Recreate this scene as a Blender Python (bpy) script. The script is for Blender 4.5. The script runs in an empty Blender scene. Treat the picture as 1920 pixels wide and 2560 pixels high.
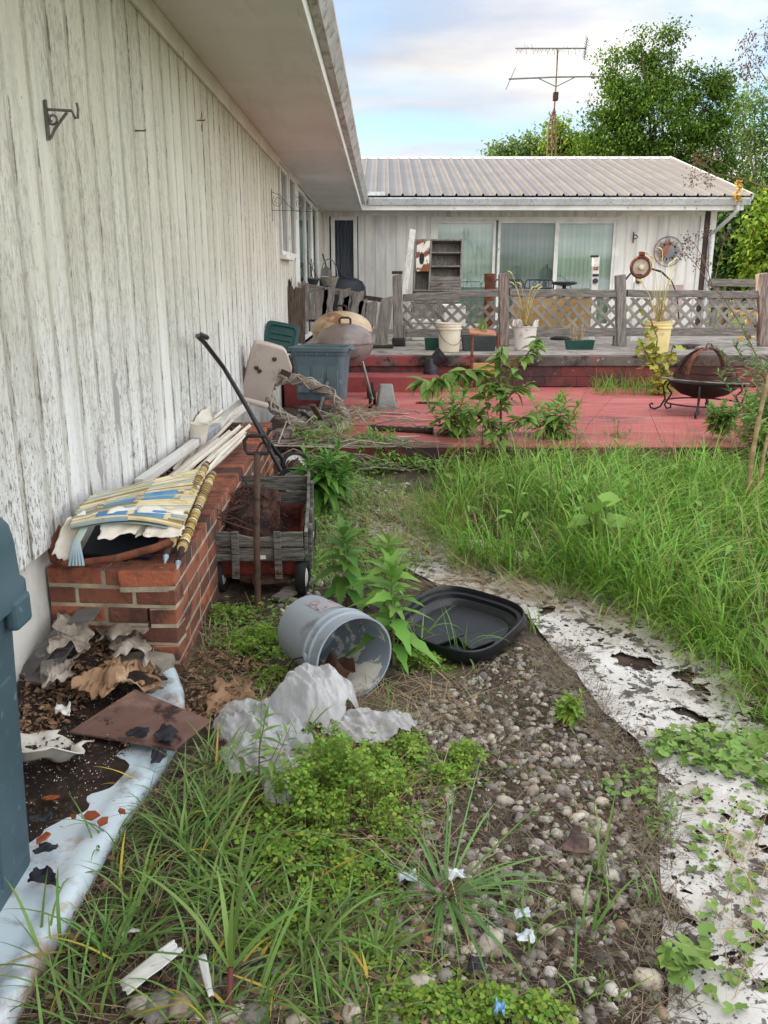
import bpy, math, random
import numpy as np
from mathutils import Vector, Matrix
from mathutils import noise as mnoise

random.seed(7)
rng = np.random.default_rng(7)
S = bpy.context.scene
C = S.collection
R = math.radians

# ------------------------------------------------------------------ camera
F_PX, PITCH, EYE = 2080.0, R(15.2), 1.40
cam_data = bpy.data.cameras.new('camera')
cam_data.sensor_fit = 'VERTICAL'
cam_data.sensor_height = 36.0
cam_data.lens = 36.0 * F_PX / 2560.0
cam_data.clip_start, cam_data.clip_end = 0.05, 2000.0
camera = bpy.data.objects.new('camera', cam_data)
C.objects.link(camera)
camera.location = (0, 0, EYE)
camera.rotation_euler = (R(90) - PITCH, 0, 0)
S.camera = camera

# ------------------------------------------------------------------ sky and sun
SUN_EL, SUN_AZ = R(20), R(-84)          # azimuth measured clockwise from +Y: low sun in the west, behind the house
world = bpy.data.worlds.new('World')
S.world = world
world.use_nodes = True
wn, wl = world.node_tree.nodes, world.node_tree.links
wn.clear()
w_out = wn.new('ShaderNodeOutputWorld')
w_bg = wn.new('ShaderNodeBackground')
w_bg.inputs['Strength'].default_value = 0.12
sky = wn.new('ShaderNodeTexSky')
sky.sky_type = 'NISHITA'
sky.sun_disc = False
sky.sun_elevation, sky.sun_rotation = SUN_EL, SUN_AZ
sky.air_density, sky.dust_density, sky.ozone_density = 1.0, 0.6, 1.6


def wmath(op, a, b=None):
    n = wn.new('ShaderNodeMath')
    n.operation = op
    for i, x in enumerate((a, b)):
        if x is None:
            continue
        if isinstance(x, (int, float)):
            n.inputs[i].default_value = x
        else:
            wl.new(x, n.inputs[i])
    return n.outputs[0]


w_tc = wn.new('ShaderNodeTexCoord')
w_sep = wn.new('ShaderNodeSeparateXYZ')
wl.new(w_tc.outputs['Generated'], w_sep.inputs[0])
w_den = wmath('ADD', wmath('MAXIMUM', w_sep.outputs['Z'], 0.0), 0.16)
w_com = wn.new('ShaderNodeCombineXYZ')
wl.new(wmath('DIVIDE', w_sep.outputs['X'], w_den), w_com.inputs[0])
wl.new(wmath('DIVIDE', w_sep.outputs['Y'], w_den), w_com.inputs[1])
w_map = wn.new('ShaderNodeMapping')
w_map.inputs['Scale'].default_value = (0.75, 1.25, 1)
w_map.inputs['Location'].default_value = (3.1, 0.35, 0)
w_map.inputs['Rotation'].default_value = (0, 0, R(-14))
wl.new(w_com.outputs[0], w_map.inputs[0])
w_no = wn.new('ShaderNodeTexNoise')
w_no.inputs['Scale'].default_value = 1.15
w_no.inputs['Detail'].default_value = 9
w_no.inputs['Roughness'].default_value = 0.52
w_no.inputs['Distortion'].default_value = 0.35
wl.new(w_map.outputs[0], w_no.inputs[0])
w_ramp = wn.new('ShaderNodeValToRGB')
w_ramp.color_ramp.elements[0].position = 0.37
w_ramp.color_ramp.elements[0].color = (0, 0, 0, 1)
w_ramp.color_ramp.elements[1].position = 0.57
w_ramp.color_ramp.elements[1].color = (1, 1, 1, 1)
wl.new(w_no.outputs[0], w_ramp.inputs[0])
w_no2 = wn.new('ShaderNodeTexNoise')
w_no2.inputs['Scale'].default_value = 2.2
w_no2.inputs['Detail'].default_value = 7
wl.new(w_map.outputs[0], w_no2.inputs[0])
w_cc = wn.new('ShaderNodeValToRGB')         # clouds: grey-lilac bases to white tops
w_cc.color_ramp.elements[0].position = 0.32
w_cc.color_ramp.elements[0].color = (0.64, 0.66, 0.74, 1)
w_cc.color_ramp.elements[1].position = 0.62
w_cc.color_ramp.elements[1].color = (1.0, 0.96, 0.915, 1)
wl.new(w_no2.outputs[0], w_cc.inputs[0])
# added gain: unseen clouds behind camera, overhead and east light the shaded yard
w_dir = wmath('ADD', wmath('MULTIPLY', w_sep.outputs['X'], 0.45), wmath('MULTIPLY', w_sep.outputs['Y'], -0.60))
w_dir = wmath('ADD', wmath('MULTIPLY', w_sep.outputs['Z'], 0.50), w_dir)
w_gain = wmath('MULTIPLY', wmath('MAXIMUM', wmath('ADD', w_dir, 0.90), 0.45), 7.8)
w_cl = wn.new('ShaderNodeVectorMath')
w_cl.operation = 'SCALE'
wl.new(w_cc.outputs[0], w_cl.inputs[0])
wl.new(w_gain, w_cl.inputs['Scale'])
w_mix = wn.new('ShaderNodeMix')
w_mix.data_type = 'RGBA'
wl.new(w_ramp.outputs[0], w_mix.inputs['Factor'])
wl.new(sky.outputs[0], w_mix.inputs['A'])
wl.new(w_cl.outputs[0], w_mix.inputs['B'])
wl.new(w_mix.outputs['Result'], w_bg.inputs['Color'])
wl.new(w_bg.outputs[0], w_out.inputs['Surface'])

sun_data = bpy.data.lights.new('sun', 'SUN')
sun_data.energy = 3.0
sun_data.angle = R(0.5)
sun_data.color = (1.0, 0.86, 0.68)
sun = bpy.data.objects.new('sun', sun_data)
C.objects.link(sun)
sd = Vector((math.sin(SUN_AZ) * math.cos(SUN_EL), math.cos(SUN_AZ) * math.cos(SUN_EL), math.sin(SUN_EL)))
sun.rotation_euler = sd.to_track_quat('Z', 'Y').to_euler()

S.view_settings.view_transform = 'Standard'
S.view_settings.look = 'None'
S.view_settings.exposure = 1.28
S.view_settings.gamma = 1.0
S.cycles.max_bounces = 7
S.cycles.diffuse_bounces = 4
S.cycles.transparent_max_bounces = 12
S.cycles.use_denoising = True

# ------------------------------------------------------------------ places: a photo position plus a distance gives a point in the yard
CP, SP, KD = math.cos(PITCH), math.sin(PITCH), 1920 / 1659.0


def ray(u, v):
    dx, dy = (u * KD - 960) / F_PX, (1280 - v * KD) / F_PX
    return dx, CP + dy * SP, -SP + dy * CP


def gz(u, v, z=0.0):
    a, b, c = ray(u, v)
    t = (z - EYE) / c
    return Vector((a * t, b * t, z))


def gy(u, v, y):
    a, b, c = ray(u, v)
    t = y / b
    return Vector((a * t, y, EYE + c * t))


def gx(u, v, x):
    a, b, c = ray(u, v)
    t = x / a
    return Vector((x, b * t, EYE + c * t))


# ------------------------------------------------------------------ mesh helpers
def col(h):
    h = h.lstrip('#')
    c = [int(h[i:i + 2], 16) / 255 for i in (0, 2, 4)]
    return tuple(x / 12.92 if x <= 0.04045 else ((x + 0.055) / 1.055) ** 2.4 for x in c) + (1,)


def bar_matrix(p0, p1, up=(0, 0, 1)):
    p0, p1 = Vector(p0), Vector(p1)
    x = (p1 - p0)
    L = x.length
    x = x / max(L, 1e-9)
    u = Vector(up)
    if abs(x.dot(u)) > 0.98:
        u = Vector((0, 1, 0))
    y = u.cross(x).normalized()
    z = x.cross(y)
    m = Matrix((x, y, z)).transposed().to_4x4()
    m.translation = (p0 + p1) / 2
    return m, L


class MB:
    def __init__(self):
        self.v, self.f, self.m = [], [], []

    def add(self, vs, fs, m=0):
        o = len(self.v)
        self.v += [tuple(q) for q in vs]
        self.f += [tuple(i + o for i in q) for q in fs]
        self.m += [m] * len(fs)
        return self

    def boxm(self, mat4, sx, sy, sz, m=0, taper=1.0):
        vs = []
        for z in (-.5, .5):
            k = taper if z > 0 else 1.0
            for x, y in ((-.5, -.5), (.5, -.5), (.5, .5), (-.5, .5)):
                vs.append(mat4 @ Vector((x * sx * k, y * sy * k, z * sz)))
        return self.add(vs, [(3, 2, 1, 0), (4, 5, 6, 7), (0, 1, 5, 4), (1, 2, 6, 5), (2, 3, 7, 6), (3, 0, 4, 7)], m)

    def box(self, x0, x1, y0, y1, z0, z1, m=0):
        return self.boxm(Matrix.Translation(((x0 + x1) / 2, (y0 + y1) / 2, (z0 + z1) / 2)), x1 - x0, y1 - y0, z1 - z0, m)

    def bar(self, p0, p1, w, h, m=0, up=(0, 0, 1)):
        mt, L = bar_matrix(p0, p1, up)
        return self.boxm(mt, L, w, h, m)

    def tube(self, pts, r, n=8, m=0, closed=False):
        pts = [Vector(p) for p in pts]
        k = len(pts)
        rs = r if isinstance(r, (list, tuple)) else [r] * k
        vs, fs = [], []
        nrm = None
        for i, p in enumerate(pts):
            a = pts[(i - 1) % k] if (i > 0 or closed) else p
            b = pts[(i + 1) % k] if (i < k - 1 or closed) else p
            d = (b - a).normalized()
            if nrm is None:
                nrm = Vector((0, 0, 1)) if abs(d.z) < 0.9 else Vector((1, 0, 0))
            nrm = (nrm - d * nrm.dot(d))
            if nrm.length < 1e-6:
                nrm = d.orthogonal()
            nrm.normalize()
            bn = d.cross(nrm)
            for j in range(n):
                t = 2 * math.pi * j / n
                vs.append(p + (nrm * math.cos(t) + bn * math.sin(t)) * rs[i])
        for i in range(k if closed else k - 1):
            a, b = i * n, ((i + 1) % k) * n
            for j in range(n):
                fs.append((a + j, a + (j + 1) % n, b + (j + 1) % n, b + j))
        if not closed:
            fs.append(tuple(range(n - 1, -1, -1)))
            fs.append(tuple((k - 1) * n + j for j in range(n)))
        return self.add(vs, fs, m)

    def lathe(self, prof, n=32, mat4=None, m=0, wob=0.0):
        mat4 = mat4 or Matrix.Identity(4)
        vs, fs = [], []
        for r, z in prof:
            for j in range(n):
                t = 2 * math.pi * j / n
                rr = r * (1 + wob * math.sin(3 * t + 9 * z))
                vs.append(mat4 @ Vector((rr * math.cos(t), rr * math.sin(t), z)))
        for i in range(len(prof) - 1):
            for j in range(n):
                a, b = i * n + j, i * n + (j + 1) % n
                fs.append((a, b, b + n, a + n))
        return self.add(vs, fs, m)

    def prism(self, poly, h, mat4=None, m=0):
        mat4 = mat4 or Matrix.Identity(4)
        n = len(poly)
        vs = [mat4 @ Vector((x, y, 0)) for x, y in poly] + [mat4 @ Vector((x, y, h)) for x, y in poly]
        fs = [tuple(range(n - 1, -1, -1)), tuple(range(n, 2 * n))]
        fs += [(i, (i + 1) % n, (i + 1) % n + n, i + n) for i in range(n)]
        return self.add(vs, fs, m)

    def loft(self, rings, m=0, cap0=True, cap1=True):
        n = len(rings[0])
        vs = [p for r in rings for p in r]
        fs = []
        for i in range(len(rings) - 1):
            for j in range(n):
                a, b = i * n + j, i * n + (j + 1) % n
                fs.append((a, b, b + n, a + n))
        if cap0:
            fs.append(tuple(range(n - 1, -1, -1)))
        if cap1:
            fs.append(tuple((len(rings) - 1) * n + j for j in range(n)))
        return self.add(vs, fs, m)

    def extrude(self, prof, p0, p1, ax, az=Vector((0, 0, 1)), m=0, closed=True):
        """prof: (a, z) pairs; a runs along ax, z along az; swept from p0 to p1"""
        p0, p1, ax = Vector(p0), Vector(p1), Vector(ax)
        n = len(prof)
        vs = [p0 + ax * a + az * z for a, z in prof] + [p1 + ax * a + az * z for a, z in prof]
        fs = [(i, (i + 1) % n, (i + 1) % n + n, i + n) for i in range(n if closed else n - 1)]
        if closed:
            fs += [tuple(range(n - 1, -1, -1)), tuple(range(n, 2 * n))]
        return self.add(vs, fs, m)

    def sheet(self, nu, nv, fn, m=0):
        vs = [fn(i / nu, j / nv) for j in range(nv + 1) for i in range(nu + 1)]
        fs = [(j * (nu + 1) + i, j * (nu + 1) + i + 1, (j + 1) * (nu + 1) + i + 1, (j + 1) * (nu + 1) + i)
              for j in range(nv) for i in range(nu)]
        return self.add(vs, fs, m)

    def build(self, name, mats, parent=None, smooth=None, bevel=0, solid=0, sub=0, local=False):
        me = bpy.data.meshes.new(name)
        me.from_pydata([tuple(p) for p in self.v], [], self.f)
        return finish(name, me, mats, parent, smooth, bevel, solid, sub, local, self.m)


def finish(name, me, mats, parent=None, smooth=None, bevel=0, solid=0, sub=0, local=False, mi=None):
    if not isinstance(mats, (list, tuple)):
        mats = [mats]
    for k in mats:
        me.materials.append(k)
    if mi is not None and len(mats) > 1:
        me.polygons.foreach_set('material_index', mi)
    if smooth is not None:
        me.polygons.foreach_set('use_smooth', [True] * len(me.polygons))
        if smooth < 180:
            me.set_sharp_from_angle(angle=R(smooth))
    me.update()
    o = bpy.data.objects.new(name, me)
    C.objects.link(o)
    if solid:
        md = o.modifiers.new('solid', 'SOLIDIFY')
        md.thickness = solid
    if bevel:
        md = o.modifiers.new('bevel', 'BEVEL')
        md.width = bevel
        md.segments = 2
        md.limit_method = 'ANGLE'
    if sub:
        md = o.modifiers.new('sub', 'SUBSURF')
        md.levels = md.render_levels = sub
    if parent is not None:
        o.parent = parent
        if not local:
            o.matrix_parent_inverse = parent_inverse(parent)
    return o


def parent_inverse(p):
    m = Matrix.Identity(4)
    chain = []
    while p is not None:
        chain.append(p)
        p = p.parent
    for q in reversed(chain):
        m = m @ q.matrix_parent_inverse @ q.matrix_basis
    return m.inverted()


def tag(o, label, cat, group=None, kind=None):
    if label:
        o['label'] = label
    if cat:
        o['category'] = cat
    if group:
        o['group'] = group
    if kind:
        o['kind'] = kind
    return o


def thing(name, label, cat, loc=(0, 0, 0), rz=0.0, group=None):
    o = bpy.data.objects.new(name, None)
    o.empty_display_size = 0.1
    C.objects.link(o)
    o.location = loc
    o.rotation_euler = (0, 0, rz)
    return tag(o, label, cat, group)


def structure(o):
    o['kind'] = 'structure'
    return o


def copy_tree(o, parent=None):
    c = o.copy()
    C.objects.link(c)
    if parent is not None:
        c.parent = parent
    for ch in [q for q in bpy.data.objects if q.parent == o]:
        copy_tree(ch, c)
    return c


def np_mesh(name, verts, faces):
    """verts (n,3); faces: list of (k, 3|4) index arrays"""
    me = bpy.data.meshes.new(name)
    nv = len(verts)
    me.vertices.add(nv)
    me.vertices.foreach_set('co', np.asarray(verts, dtype=np.float32).ravel())
    nl = sum(f.size for f in faces)
    npoly = sum(len(f) for f in faces)
    me.loops.add(nl)
    me.polygons.add(npoly)
    me.loops.foreach_set('vertex_index', np.concatenate([f.ravel() for f in faces]).astype(np.int32))
    tot = np.concatenate([np.full(len(f), f.shape[1]) for f in faces])
    me.polygons.foreach_set('loop_start', np.concatenate([[0], np.cumsum(tot)[:-1]]).astype(np.int32))
    me.update(calc_edges=True)
    me.validate()
    return me


def rots(yaw, tilt=None, roll=None):
    """(n,3,3) rotations: roll about x, then tilt about y, then yaw about z"""
    n = len(yaw)
    tilt = np.zeros(n) if tilt is None else tilt
    roll = np.zeros(n) if roll is None else roll
    cz, sz, cy, sy, cx, sx = np.cos(yaw), np.sin(yaw), np.cos(tilt), np.sin(tilt), np.cos(roll), np.sin(roll)
    o, l = np.zeros(n), np.ones(n)
    A = np.stack([np.stack([cz, -sz, o], 1), np.stack([sz, cz, o], 1), np.stack([o, o, l], 1)], 1)
    B = np.stack([np.stack([cy, o, sy], 1), np.stack([o, l, o], 1), np.stack([-sy, o, cy], 1)], 1)
    D = np.stack([np.stack([l, o, o], 1), np.stack([o, cx, -sx], 1), np.stack([o, sx, cx], 1)], 1)
    return A @ B @ D


class Scatter:
    """many small copies of a template gathered into one mesh"""

    def __init__(self):
        self.v, self.f, self.n = [], [], 0

    def put(self, tmpl, pos, rot, scale):
        tv, tf = tmpl
        pos = np.asarray(pos, float).reshape(-1, 3)
        k = len(pos)
        if k == 0:
            return self
        scale = np.broadcast_to(np.asarray(scale, float), (k,)) if np.ndim(scale) < 2 else np.asarray(scale)
        if scale.ndim == 1:
            loc = tv[None] * scale[:, None, None]
        else:
            loc = tv[None] * scale[:, None, :]
        w = np.einsum('nij,nkj->nki', rot, loc) + pos[:, None, :]
        self.v.append(w.reshape(-1, 3))
        off = (np.arange(k) * len(tv))[:, None, None] + self.n
        self.f.append((tf[None] + off).reshape(-1, tf.shape[1]))
        self.n += k * len(tv)
        return self

    def raw(self, verts, faces):
        self.v.append(verts)
        self.f.append(faces + self.n)
        self.n += len(verts)
        return self

    def build(self, name, mats, parent=None, smooth=None):
        me = np_mesh(name, np.concatenate(self.v), self.f)
        return finish(name, me, mats, parent, smooth)


def blades(pos, h, w, lean, curve, yaw, segs=5, power=1.6, twist=0.0, fold=0.0):
    """grass blades as tapered, bending strips -> (verts, quads)"""
    n = len(pos)
    t = np.linspace(0, 1, segs + 1)
    ang = lean[:, None] + curve[:, None] * t[None] ** 1.3
    ds = (h / segs)[:, None]
    hx = np.concatenate([np.zeros((n, 1)), np.cumsum(np.sin(ang[:, :-1]) * ds, 1)], 1)
    hz = np.concatenate([np.zeros((n, 1)), np.cumsum(np.cos(ang[:, :-1]) * ds, 1)], 1)
    wd = w[:, None] * np.clip(1 - t[None] ** power, 0.03, 1) * (0.6 + 0.4 * np.minimum(1, t[None] * 6))
    cx, sx = np.cos(yaw)[:, None], np.sin(yaw)[:, None]
    tw = yaw[:, None] + math.pi / 2 + twist * t[None]
    px, py = pos[:, 0:1] + hx * cx, pos[:, 1:2] + hx * sx
    pz = pos[:, 2:3] + hz
    ox, oy = np.cos(tw) * wd / 2, np.sin(tw) * wd / 2
    a = np.stack([px - ox, py - oy, pz], 2)
    b = np.stack([px + ox, py + oy, pz + fold * wd], 2)
    v = np.stack([a, b], 2).reshape(n, -1, 3)
    q = np.array([[2 * i, 2 * i + 1, 2 * i + 3, 2 * i + 2] for i in range(segs)])
    f = (q[None] + (np.arange(n) * 2 * (segs + 1))[:, None, None]).reshape(-1, 4)
    return v.reshape(-1, 3), f


def leaf_template(length=1.0, width=0.3, segs=6, droop=0.25, fold=0.12, serrate=0.0, peak=0.4, tip=1.0):
    """a leaf lying along +x, midrib at y=0, folded slightly and drooping to the tip"""
    vs = []
    for i in range(segs + 1):
        t = i / segs
        wd = width * (t / peak) ** 0.7 if t < peak else width * max(0.0, 1 - ((t - peak) / (1 - peak)) ** (1.25 * tip))
        wd = max(wd, 0.012 * length)
        if serrate and 0 < i < segs:
            wd *= 1 + (serrate if i % 2 else -serrate)
        x, z = length * t, -droop * length * t * t
        vs += [(x - serrate * wd * .6, wd / 2, z + fold * wd), (x, 0, z), (x - serrate * wd * .6, -wd / 2, z + fold * wd)]
    fs = []
    for i in range(segs):
        a = 3 * i
        fs += [(a, a + 1, a + 4, a + 3), (a + 1, a + 2, a + 5, a + 4)]
    return np.array(vs, float), np.array(fs)


# ------------------------------------------------------------------ materials
def mat(name, base, var=None, scale=5.0, rough=0.75, metal=0.0, bump=0.0, bscale=None, stretch=(1, 1, 1), spots=(),
        island=0.0, pal=None, trans=0.0, spec=0.3, detail=6, lo=0.38, hi=0.62, coat=0.0, hue=0.0):
    m = bpy.data.materials.new(name)
    m.use_nodes = True
    nt = m.node_tree
    N, L = nt.nodes, nt.links
    N.clear()
    out = N.new('ShaderNodeOutputMaterial')
    b = N.new('ShaderNodeBsdfPrincipled')
    tc = N.new('ShaderNodeTexCoord')

    def noise(sc, st=(1, 1, 1), det=detail, dist=0.0, rgh=0.6):
        mp = N.new('ShaderNodeMapping')
        mp.inputs['Scale'].default_value = st
        L.new(tc.outputs['Object'], mp.inputs[0])
        n = N.new('ShaderNodeTexNoise')
        n.inputs['Scale'].default_value = sc
        n.inputs['Detail'].default_value = det
        n.inputs['Roughness'].default_value = rgh
        n.inputs['Distortion'].default_value = dist
        L.new(mp.outputs[0], n.inputs[0])
        return n.outputs[0]

    def ramp(src, a, b_):
        r = N.new('ShaderNodeMapRange')
        r.interpolation_type = 'SMOOTHSTEP'
        r.inputs['From Min'].default_value = a
        r.inputs['From Max'].default_value = b_
        L.new(src, r.inputs[0])
        return r.outputs[0]

    def mix(f, a, c):
        x = N.new('ShaderNodeMix')
        x.data_type = 'RGBA'
        for s, k in ((f, 'Factor'), (a, 'A'), (c, 'B')):
            if isinstance(s, (tuple, float)):
                x.inputs[k].default_value = s
            else:
                L.new(s, x.inputs[k])
        return x.outputs['Result']

    geo = N.new('ShaderNodeNewGeometry')
    if pal:
        cr = N.new('ShaderNodeValToRGB')
        els = cr.color_ramp.elements
        while len(els) < len(pal):
            els.new(0.5)
        for i, h in enumerate(pal):
            els[i].position = i / max(1, len(pal) - 1)
            els[i].color = col(h)
        L.new(geo.outputs['Random Per Island'], cr.inputs[0])
        c = cr.outputs[0]
        if var:
            c = mix(ramp(noise(scale, stretch), lo, hi), c, col(var))
    else:
        c = col(base)
        if var:
            c = mix(ramp(noise(scale, stretch), lo, hi), c, col(var))
    for s in spots:                       # (colour, scale, threshold, softness[, stretch, strength])
        st = s[4] if len(s) > 4 else (1, 1, 1)
        f = ramp(noise(s[1], st, 8, 0.3, 0.65), s[2] - s[3], s[2] + s[3])
        if len(s) > 5:
            k = N.new('ShaderNodeMath')
            k.operation = 'MULTIPLY'
            k.inputs[1].default_value = s[5]
            L.new(f, k.inputs[0])
            f = k.outputs[0]
        c = mix(f, c, col(s[0]))
    if island or hue:
        hs = N.new('ShaderNodeHueSaturation')
        if isinstance(c, tuple):
            hs.inputs['Color'].default_value = c
        else:
            L.new(c, hs.inputs['Color'])
        r1 = N.new('ShaderNodeMapRange')
        r1.inputs['To Min'].default_value, r1.inputs['To Max'].default_value = 1 - island, 1 + island
        L.new(geo.outputs['Random Per Island'], r1.inputs[0])
        L.new(r1.outputs[0], hs.inputs['Value'])
        if hue:
            wnz = N.new('ShaderNodeTexWhiteNoise')
            wnz.noise_dimensions = '1D'
            L.new(geo.outputs['Random Per Island'], wnz.inputs['W'])
            r2 = N.new('ShaderNodeMapRange')
            r2.inputs['To Min'].default_value, r2.inputs['To Max'].default_value = 0.5 - hue, 0.5 + hue
            L.new(wnz.outputs[0], r2.inputs[0])
            L.new(r2.outputs[0], hs.inputs['Hue'])
        c = hs.outputs[0]
    if isinstance(c, tuple):
        b.inputs['Base Color'].default_value = c
    else:
        L.new(c, b.inputs['Base Color'])
    b.inputs['Roughness'].default_value = rough
    b.inputs['Metallic'].default_value = metal
    b.inputs['Specular IOR Level'].default_value = spec
    b.inputs['Coat Weight'].default_value = coat
    if bump:
        bp = N.new('ShaderNodeBump')
        bp.inputs['Strength'].default_value = min(1.0, bump)
        bp.inputs['Distance'].default_value = 0.01
        L.new(noise(bscale or scale * 3, stretch, 8), bp.inputs['Height'])
        L.new(bp.outputs[0], b.inputs['Normal'])
    sh = b.outputs[0]
    if trans:
        t = N.new('ShaderNodeBsdfTranslucent')
        if isinstance(c, tuple):
            t.inputs['Color'].default_value = c
        else:
            L.new(c, t.inputs['Color'])
        mx = N.new('ShaderNodeMixShader')
        mx.inputs[0].default_value = trans
        L.new(b.outputs[0], mx.inputs[1])
        L.new(t.outputs[0], mx.inputs[2])
        sh = mx.outputs[0]
    L.new(sh, out.inputs['Surface'])
    m_tools[name] = (N, L, b, out, noise, ramp, mix, tc)
    return m


m_tools = {}


def recolour(m, fn):
    """fn(N, L, noise, ramp, mix, tc, colour) -> new colour socket, put in front of the shader's base colour"""
    N, L, b, out, noise, ramp, mix, tc = m_tools[m.name]
    s = b.inputs['Base Color']
    c = s.links[0].from_socket if s.links else tuple(s.default_value)
    L.new(fn(N, L, noise, ramp, mix, tc, c), s)
    return m


def math_node(N, L, op, a, b=None, c=None):
    n = N.new('ShaderNodeMath')
    n.operation = op
    for i, x in enumerate((a, b, c)):
        if x is None:
            continue
        if isinstance(x, (int, float)):
            n.inputs[i].default_value = x
        else:
            L.new(x, n.inputs[i])
    return n.outputs[0]

# ================================================================== GROUND AND PAVING
def gh(x, y):
    x, y = np.asarray(x, float), np.asarray(y, float)
    h = 0.010 * np.sin(3.1 * x + 1.3) * np.cos(2.3 * y) + 0.006 * np.sin(9 * x + 5 * y) + 0.004 * np.sin(17 * x - 13 * y)
    h += 0.15 * np.exp(-(((x + 1.12) / .30) ** 2 + ((y - 2.95) / .34) ** 2))
    h += 0.05 * np.exp(-(((x + .35) / .5) ** 2 + ((y - 1.95) / .4) ** 2))
    h += 0.05 * np.exp(-(((x - 1.2) / .9) ** 2 + ((y - 4.8) / 1.2) ** 2))
    return h * np.clip((9 - y) / 2, 0, 1)


def ghs(x, y):
    return float(gh(x, y))


xs = np.concatenate([[-900, -300, -100, -40, -15, -6, -3], np.arange(-2, 3.0, .035), np.arange(3, 9, .25), [10, 14, 20, 40, 100, 300, 900]])
ys = np.concatenate([[-60, -20, -6, -2], np.arange(.4, 6.5, .035), np.arange(6.6, 12, .4), [14, 18, 25, 35, 50, 90, 200, 500, 1500]])
GX, GY = np.meshgrid(xs, ys)
gv = np.stack([GX, GY, gh(GX, GY)], 2).reshape(-1, 3)
nx = len(xs)
ii, jj = np.meshgrid(np.arange(nx - 1), np.arange(len(ys) - 1))
a0 = (jj * nx + ii).ravel()
gf = np.stack([a0, a0 + 1, a0 + nx + 1, a0 + nx], 1)
m_soil = mat('soil', '#463b31', '#5d5146', 6, .95, bump=.9, bscale=45,
             spots=[('#2e2620', 9, .55, .10), ('#756955', 60, .66, .05), ('#5d6136', 4, .60, .07), ('#a89f90', 150, .70, .04)])


def far_green(N, L, noise, ramp, mix, tc, c):
    sp = N.new('ShaderNodeSeparateXYZ')
    L.new(tc.outputs['Object'], sp.inputs[0])
    f = math_node(N, L, 'MAXIMUM', math_node(N, L, 'MULTIPLY', ramp(sp.outputs['Y'], 9, 12), ramp(sp.outputs['X'], -.3, .3)), math_node(N, L, 'MULTIPLY', ramp(sp.outputs['X'], .9, 1.5), ramp(sp.outputs['Y'], 3.0, 3.8)))
    g = mix(ramp(noise(.8), .4, .6), col('#4f5c2a'), col('#6b7038'))
    return mix(f, c, g)


recolour(m_soil, far_green)
ground = structure(finish('ground', np_mesh('ground', gv, [gf]), m_soil, smooth=180))

m_redtop = mat('red_floor_paint', '#a3524e', '#ad605a', 2.2, .7, bump=.25, bscale=60, stretch=(.6, 1.6, 1),
               spots=[('#b5786f', 3.0, .57, .10, (.35, 1.6, 1), .8), ('#5d3a38', 2.0, .58, .08, (.3, 1.2, 1), .85), ('#7a5a54', 7, .62, .06, (.5, 1.3, 1), .7),
                      ('#4e3a38', 12, .72, .05, (.5, 1, 1), .8), ('#dcb9b2', 40, .76, .02)])
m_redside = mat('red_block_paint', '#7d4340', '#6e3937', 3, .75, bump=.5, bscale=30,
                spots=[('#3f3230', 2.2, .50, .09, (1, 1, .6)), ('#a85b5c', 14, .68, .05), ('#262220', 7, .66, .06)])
m_step = mat('red_step_paint', '#904846', '#83403e', 3, .7, bump=.4, bscale=30,
             spots=[('#b9686a', 10, .66, .06), ('#4a2f2e', 3, .64, .07), ('#c8a9a0', 38, .75, .02)])
m_conc = mat('porch_concrete', '#98928a', '#837d76', 3, .9, bump=.4, bscale=40,
             spots=[('#5e5a55', 4, .58, .08), ('#b9b2a6', 20, .68, .05)])
m_cap = mat('stained_concrete', '#6a655e', '#55504a', 4, .9, bump=.6, bscale=35,
            spots=[('#2d2a27', 3.5, .54, .08, (.6, 1, 1)), ('#a09a8c', 16, .64, .04), ('#8a4745', 1.1, .56, .05), ('#2d2a27', 5, .62, .06)])

b = MB()
b.box(-.66, 5.6, 6.45, 10.43, .0, .18)
structure(b.build('patio_slab', m_redtop, bevel=.012))
b = MB()
b.box(-.655, 5.59, 6.446, 6.4495, .0, .172)
structure(b.build('patio_slab_edge', m_redside))
b = MB()
b.box(-1.19, .66, 9.93, 10.45, .0, .362)
structure(b.build('porch_step', m_step, bevel=.012))
# porch: block riser with a projecting cap
b = MB()
for row in range(2):
    z0 = .182 + row * .125
    xo = -1.19 - (.2 if row else 0)
    while xo < 9.6:
        b.box(max(xo, -1.19), xo + .396, 10.475, 10.60, z0, z0 + .121)
        xo += .40
b.box(-1.19, 9.6, 10.482, 10.62, .18, .432)
structure(b.build('porch_riser', m_redside, bevel=.004))
b = MB()
b.box(-1.19, 9.6, 10.45, 17.0, .433, .565)
structure(b.build('porch_floor', m_cap, bevel=.015))
b = MB()
b.box(-1.188, 9.58, 10.53, 17.0, .566, .569)
structure(b.build('porch_floor_surface', m_conc))

# ================================================================== THE HOUSE
PITCH_B, GW, GD = .2032, .044, .0045


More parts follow.
